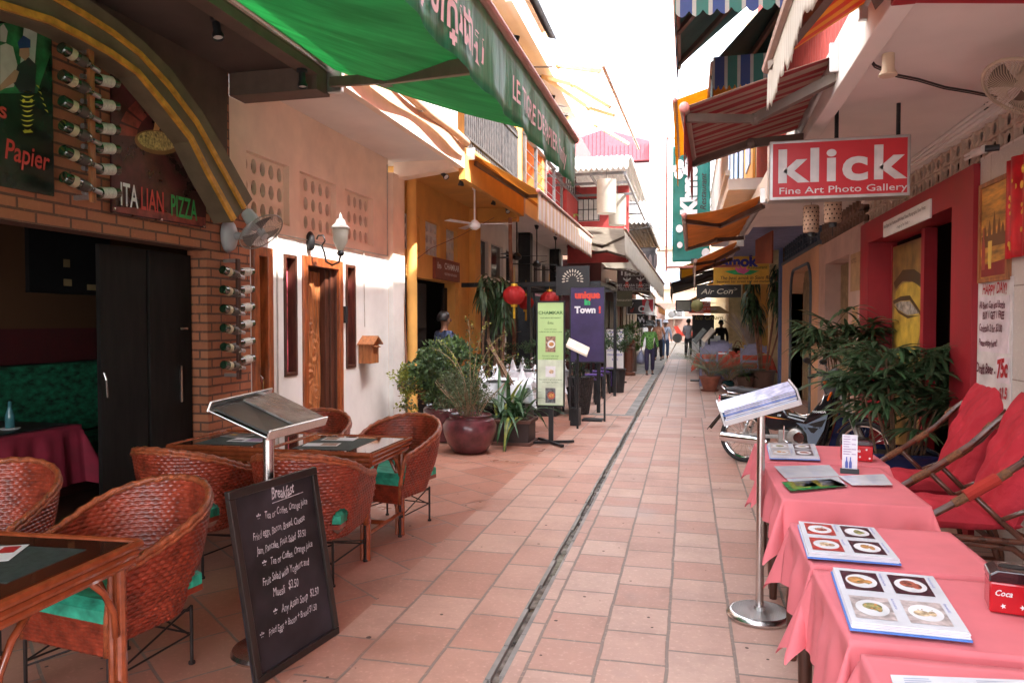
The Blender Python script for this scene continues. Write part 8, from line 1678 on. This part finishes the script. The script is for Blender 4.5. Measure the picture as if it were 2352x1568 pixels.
    m.xf(W_); m.build('eyes', mat('eye_dark', (.02, .015, .012), .3), d); m = MB(); m.sph((0, -.098*k, 1.54*k), .024*k, .010*k, .006*k, 8, 5); m.xf(W_); m.build('mouth', mat('lips', (.22, .06, .05), .5), d)
    m = MB()
    for s1 in (-1, 1): m.sph((s1*.086*k, -.01*k, 1.59*k), .012*k, .02*k, .032*k, 8, 6)
    m.xf(W_); m.build('ears', skinm, d, smooth=True)
    if hair: m = MB(); m.grid(lambda s, t: Vector((math.sin(s*6.2832)*.094*math.sin(t*2.0), .008+math.cos(s*6.2832)*.104*math.sin(t*2.0)*(1 if math.cos(s*6.2832) > 0 else .82), 1.62+.104*math.cos(t*2.0)+(.045 if math.cos(s*6.2832) < -.2 else 0)*t+.004*math.sin(s*60)))*k, 40, 12); m.xf(W_); m.build('hair', hairm, d, smooth=True, solid=.01)
    if hat: m = MB(); m.lathe([(hat, 1.645), (hat*.97, 1.655), (.115, 1.67), (.11, 1.74), (.09, 1.765), (.001, 1.77)], (0, -.01, 0), 22); m.v = [v*k for v in m.v]; m.xf(W_); m.build('hat', hatcol, d, smooth='auto', solid=.006)
    return d, k, W_
gs = mat('green_floral', (.10, .24, .05), .8, var=.7, vs=26); navyt = mat('navy_trousers', (.035, .028, .07), .8); jeans = mat('jeans_blue', (.05, .09, .18), .85, var=.2)
w1, k, W1 = person('woman in green flowered shirt carrying pots on her hat and a plastic bag', at_z(1492, 860, 0), R(6), 1.50, gs, navyt, .17, mat('hat_grey', (.16, .17, .17), .8), armR=[(.24, .04, 1.12), (.27, -.02, .90)], armL=[(-.25, .02, 1.14), (-.27, -.02, .92)], step=.14)
c = W1@Vector((0, 0, 1.78*k)); d = thing('cooking_pots', c, 'steel pot with a white basin stacked on the head of the woman in green', 'pots'); m = MB(); m.lathe([(.10, 0), (.16, .03), (.17, .17), (.19, .18), (.17, .185)], c, 22); m.build('pot', steel, d, smooth='auto'); m = MB(); m.lathe([(.11, .19), (.13, .20), (.135, .27), (.15, .28), (.13, .285), (.001, .28)], c, 22); m.build('basin', white_paint, d, smooth='auto'); m = MB()
for s1 in (-1, 1): m.tube([c+Vector((s1*.17, 0, .12)), c+Vector((s1*.22, 0, .13)), c+Vector((s1*.22, 0, .16)), c+Vector((s1*.17, 0, .16))], .008, 6)
m.build('handles', steel, d)
h = W1@Vector((-.27*k, -.03, .84*k)); d = thing('plastic_bag', h, 'pale blue plastic carrier bag held by the woman in green', 'bag'); m = MB(); m.tube([h+Vector((0, 0, 0)), h+Vector((-.02, 0, -.10)), h+Vector((-.03, 0, -.22)), h+Vector((-.02, 0, -.38)), h+Vector((-.02, 0, -.42))], [.012, .05, .12, .13, .07], 12); m.build('bag', mat('bag_plastic', (.30, .32, .45), .3, tl=.4), d, smooth=True)
w2, k, W2 = person('woman in orange brown shirt with a white scarf over her cap', at_z(1512, 827, 0), R(-4), 1.62, mat('shirt_orange', (.45, .20, .12), .85, var=.3, vs=16), mat('black_jeans', (.02, .02, .03), .85), None, longs=False)
m = MB(); m.grid(lambda s, t: Vector((math.sin((s-.5)*5.2)*(.12+.05*t), .03+math.cos((s-.5)*5.2)*(.12+.04*t), 1.75-.36*t))*k, 22, 8); m.xf(W2); m.build('scarf', mat('scarf_white', (.6, .62, .72), .85, tl=.2), w2, smooth=True, solid=.006)
w3, k, W3 = person('woman in pale blue shirt and sun hat with a dark shoulder strap', at_z(1528, 824, 0), R(4), 1.58, mat('shirt_pale_blue', (.45, .52, .66), .85), jeans, .15, mat('hat_white', (.6, .62, .72), .8), step=.12)
m = MB(); m.tube([Vector((.12, -.16, 1.40))*k, Vector((-.02, -.19, 1.12))*k, Vector((-.18, -.14, .86))*k], .012, 6); m.xf(W3); m.build('strap', jeans, w3)
w4, k, W4 = person('man with dark hair in a grey white shirt standing beside a bicycle', at_z(1581, 822, 0), R(165), 1.66, mat('shirt_greywhite', (.36, .35, .38), .85), mat('dark_trousers', (.02, .02, .025), .85), armR=[(.24, -.08, 1.15), (.22, -.26, 1.0)], step=.03)
# bicycle
bcy = thing('bicycle', at_z(1597, 826, 0), 'old dark bicycle beside the man in the grey white shirt', 'bicycle'); W_ = world_of(bcy)
fr = MB(); fr.tube([(0, .35, .34), (0, .75, .78), (0, 1.05, .34), (0, .62, .30), (0, .35, .34)], .014, 6); fr.tube([(0, .75, .78), (0, .15, .80), (0, .02, .34)], .014, 6); fr.tube([(0, .62, .30), (0, .18, .72)], .014, 6); fr.xf(W_); fr.build('frame', black_metal, bcy)
for y in (0, 1.05):
    m = MB(); m.tube([(0, y+.32*math.cos(6.2832*q/32), .34+.32*math.sin(6.2832*q/32)) for q in range(32)], .018, 6, closed=True); m.xf(W_); wh_ = m.build('wheel', rub, bcy); m = MB()
    for q in range(20): m.tube([(0, y, .34), (0, y+.31*math.cos(6.2832*q/20), .34+.31*math.sin(6.2832*q/20))], .002, 3)
    m.xf(W_); m.build('spokes', chrome, wh_)
m = MB(); m.tube([(-.26, .22, .98), (0, .12, .95), (.26, .22, .98)], .012, 6); m.tube([(0, .12, .95), (0, .15, .8)], .012); m.xf(W_); m.build('handlebar', chrome, bcy); m = MB(); m.sph((0, .80, .88), .09, .13, .04); m.xf(W_); m.build('saddle', black_plastic, bcy, smooth=True)
bcy.rotation_euler = (0, 0, R(-62))
# man in the yellow doorway, back of the head turned to us
cm = at_x(1023, 800, -3.55)
person('man in dark blue checked shirt standing in the yellow house doorway', (-3.62, cm.y+.15, 0), R(140), 1.70, mat('shirt_navy_check', (.04, .055, .11), .85, var=.8, vs=20), mat('dark_trousers', (.02, .02, .025)), longs=False, step=.03)
person('person with dark hair in dark clothes in the shade behind the ice cream board', (1.15, 27.4, 0), R(20), 1.6, mat('dark_top', (.04, .03, .035), .9), mat('dark_trousers', (.02, .02, .025)))
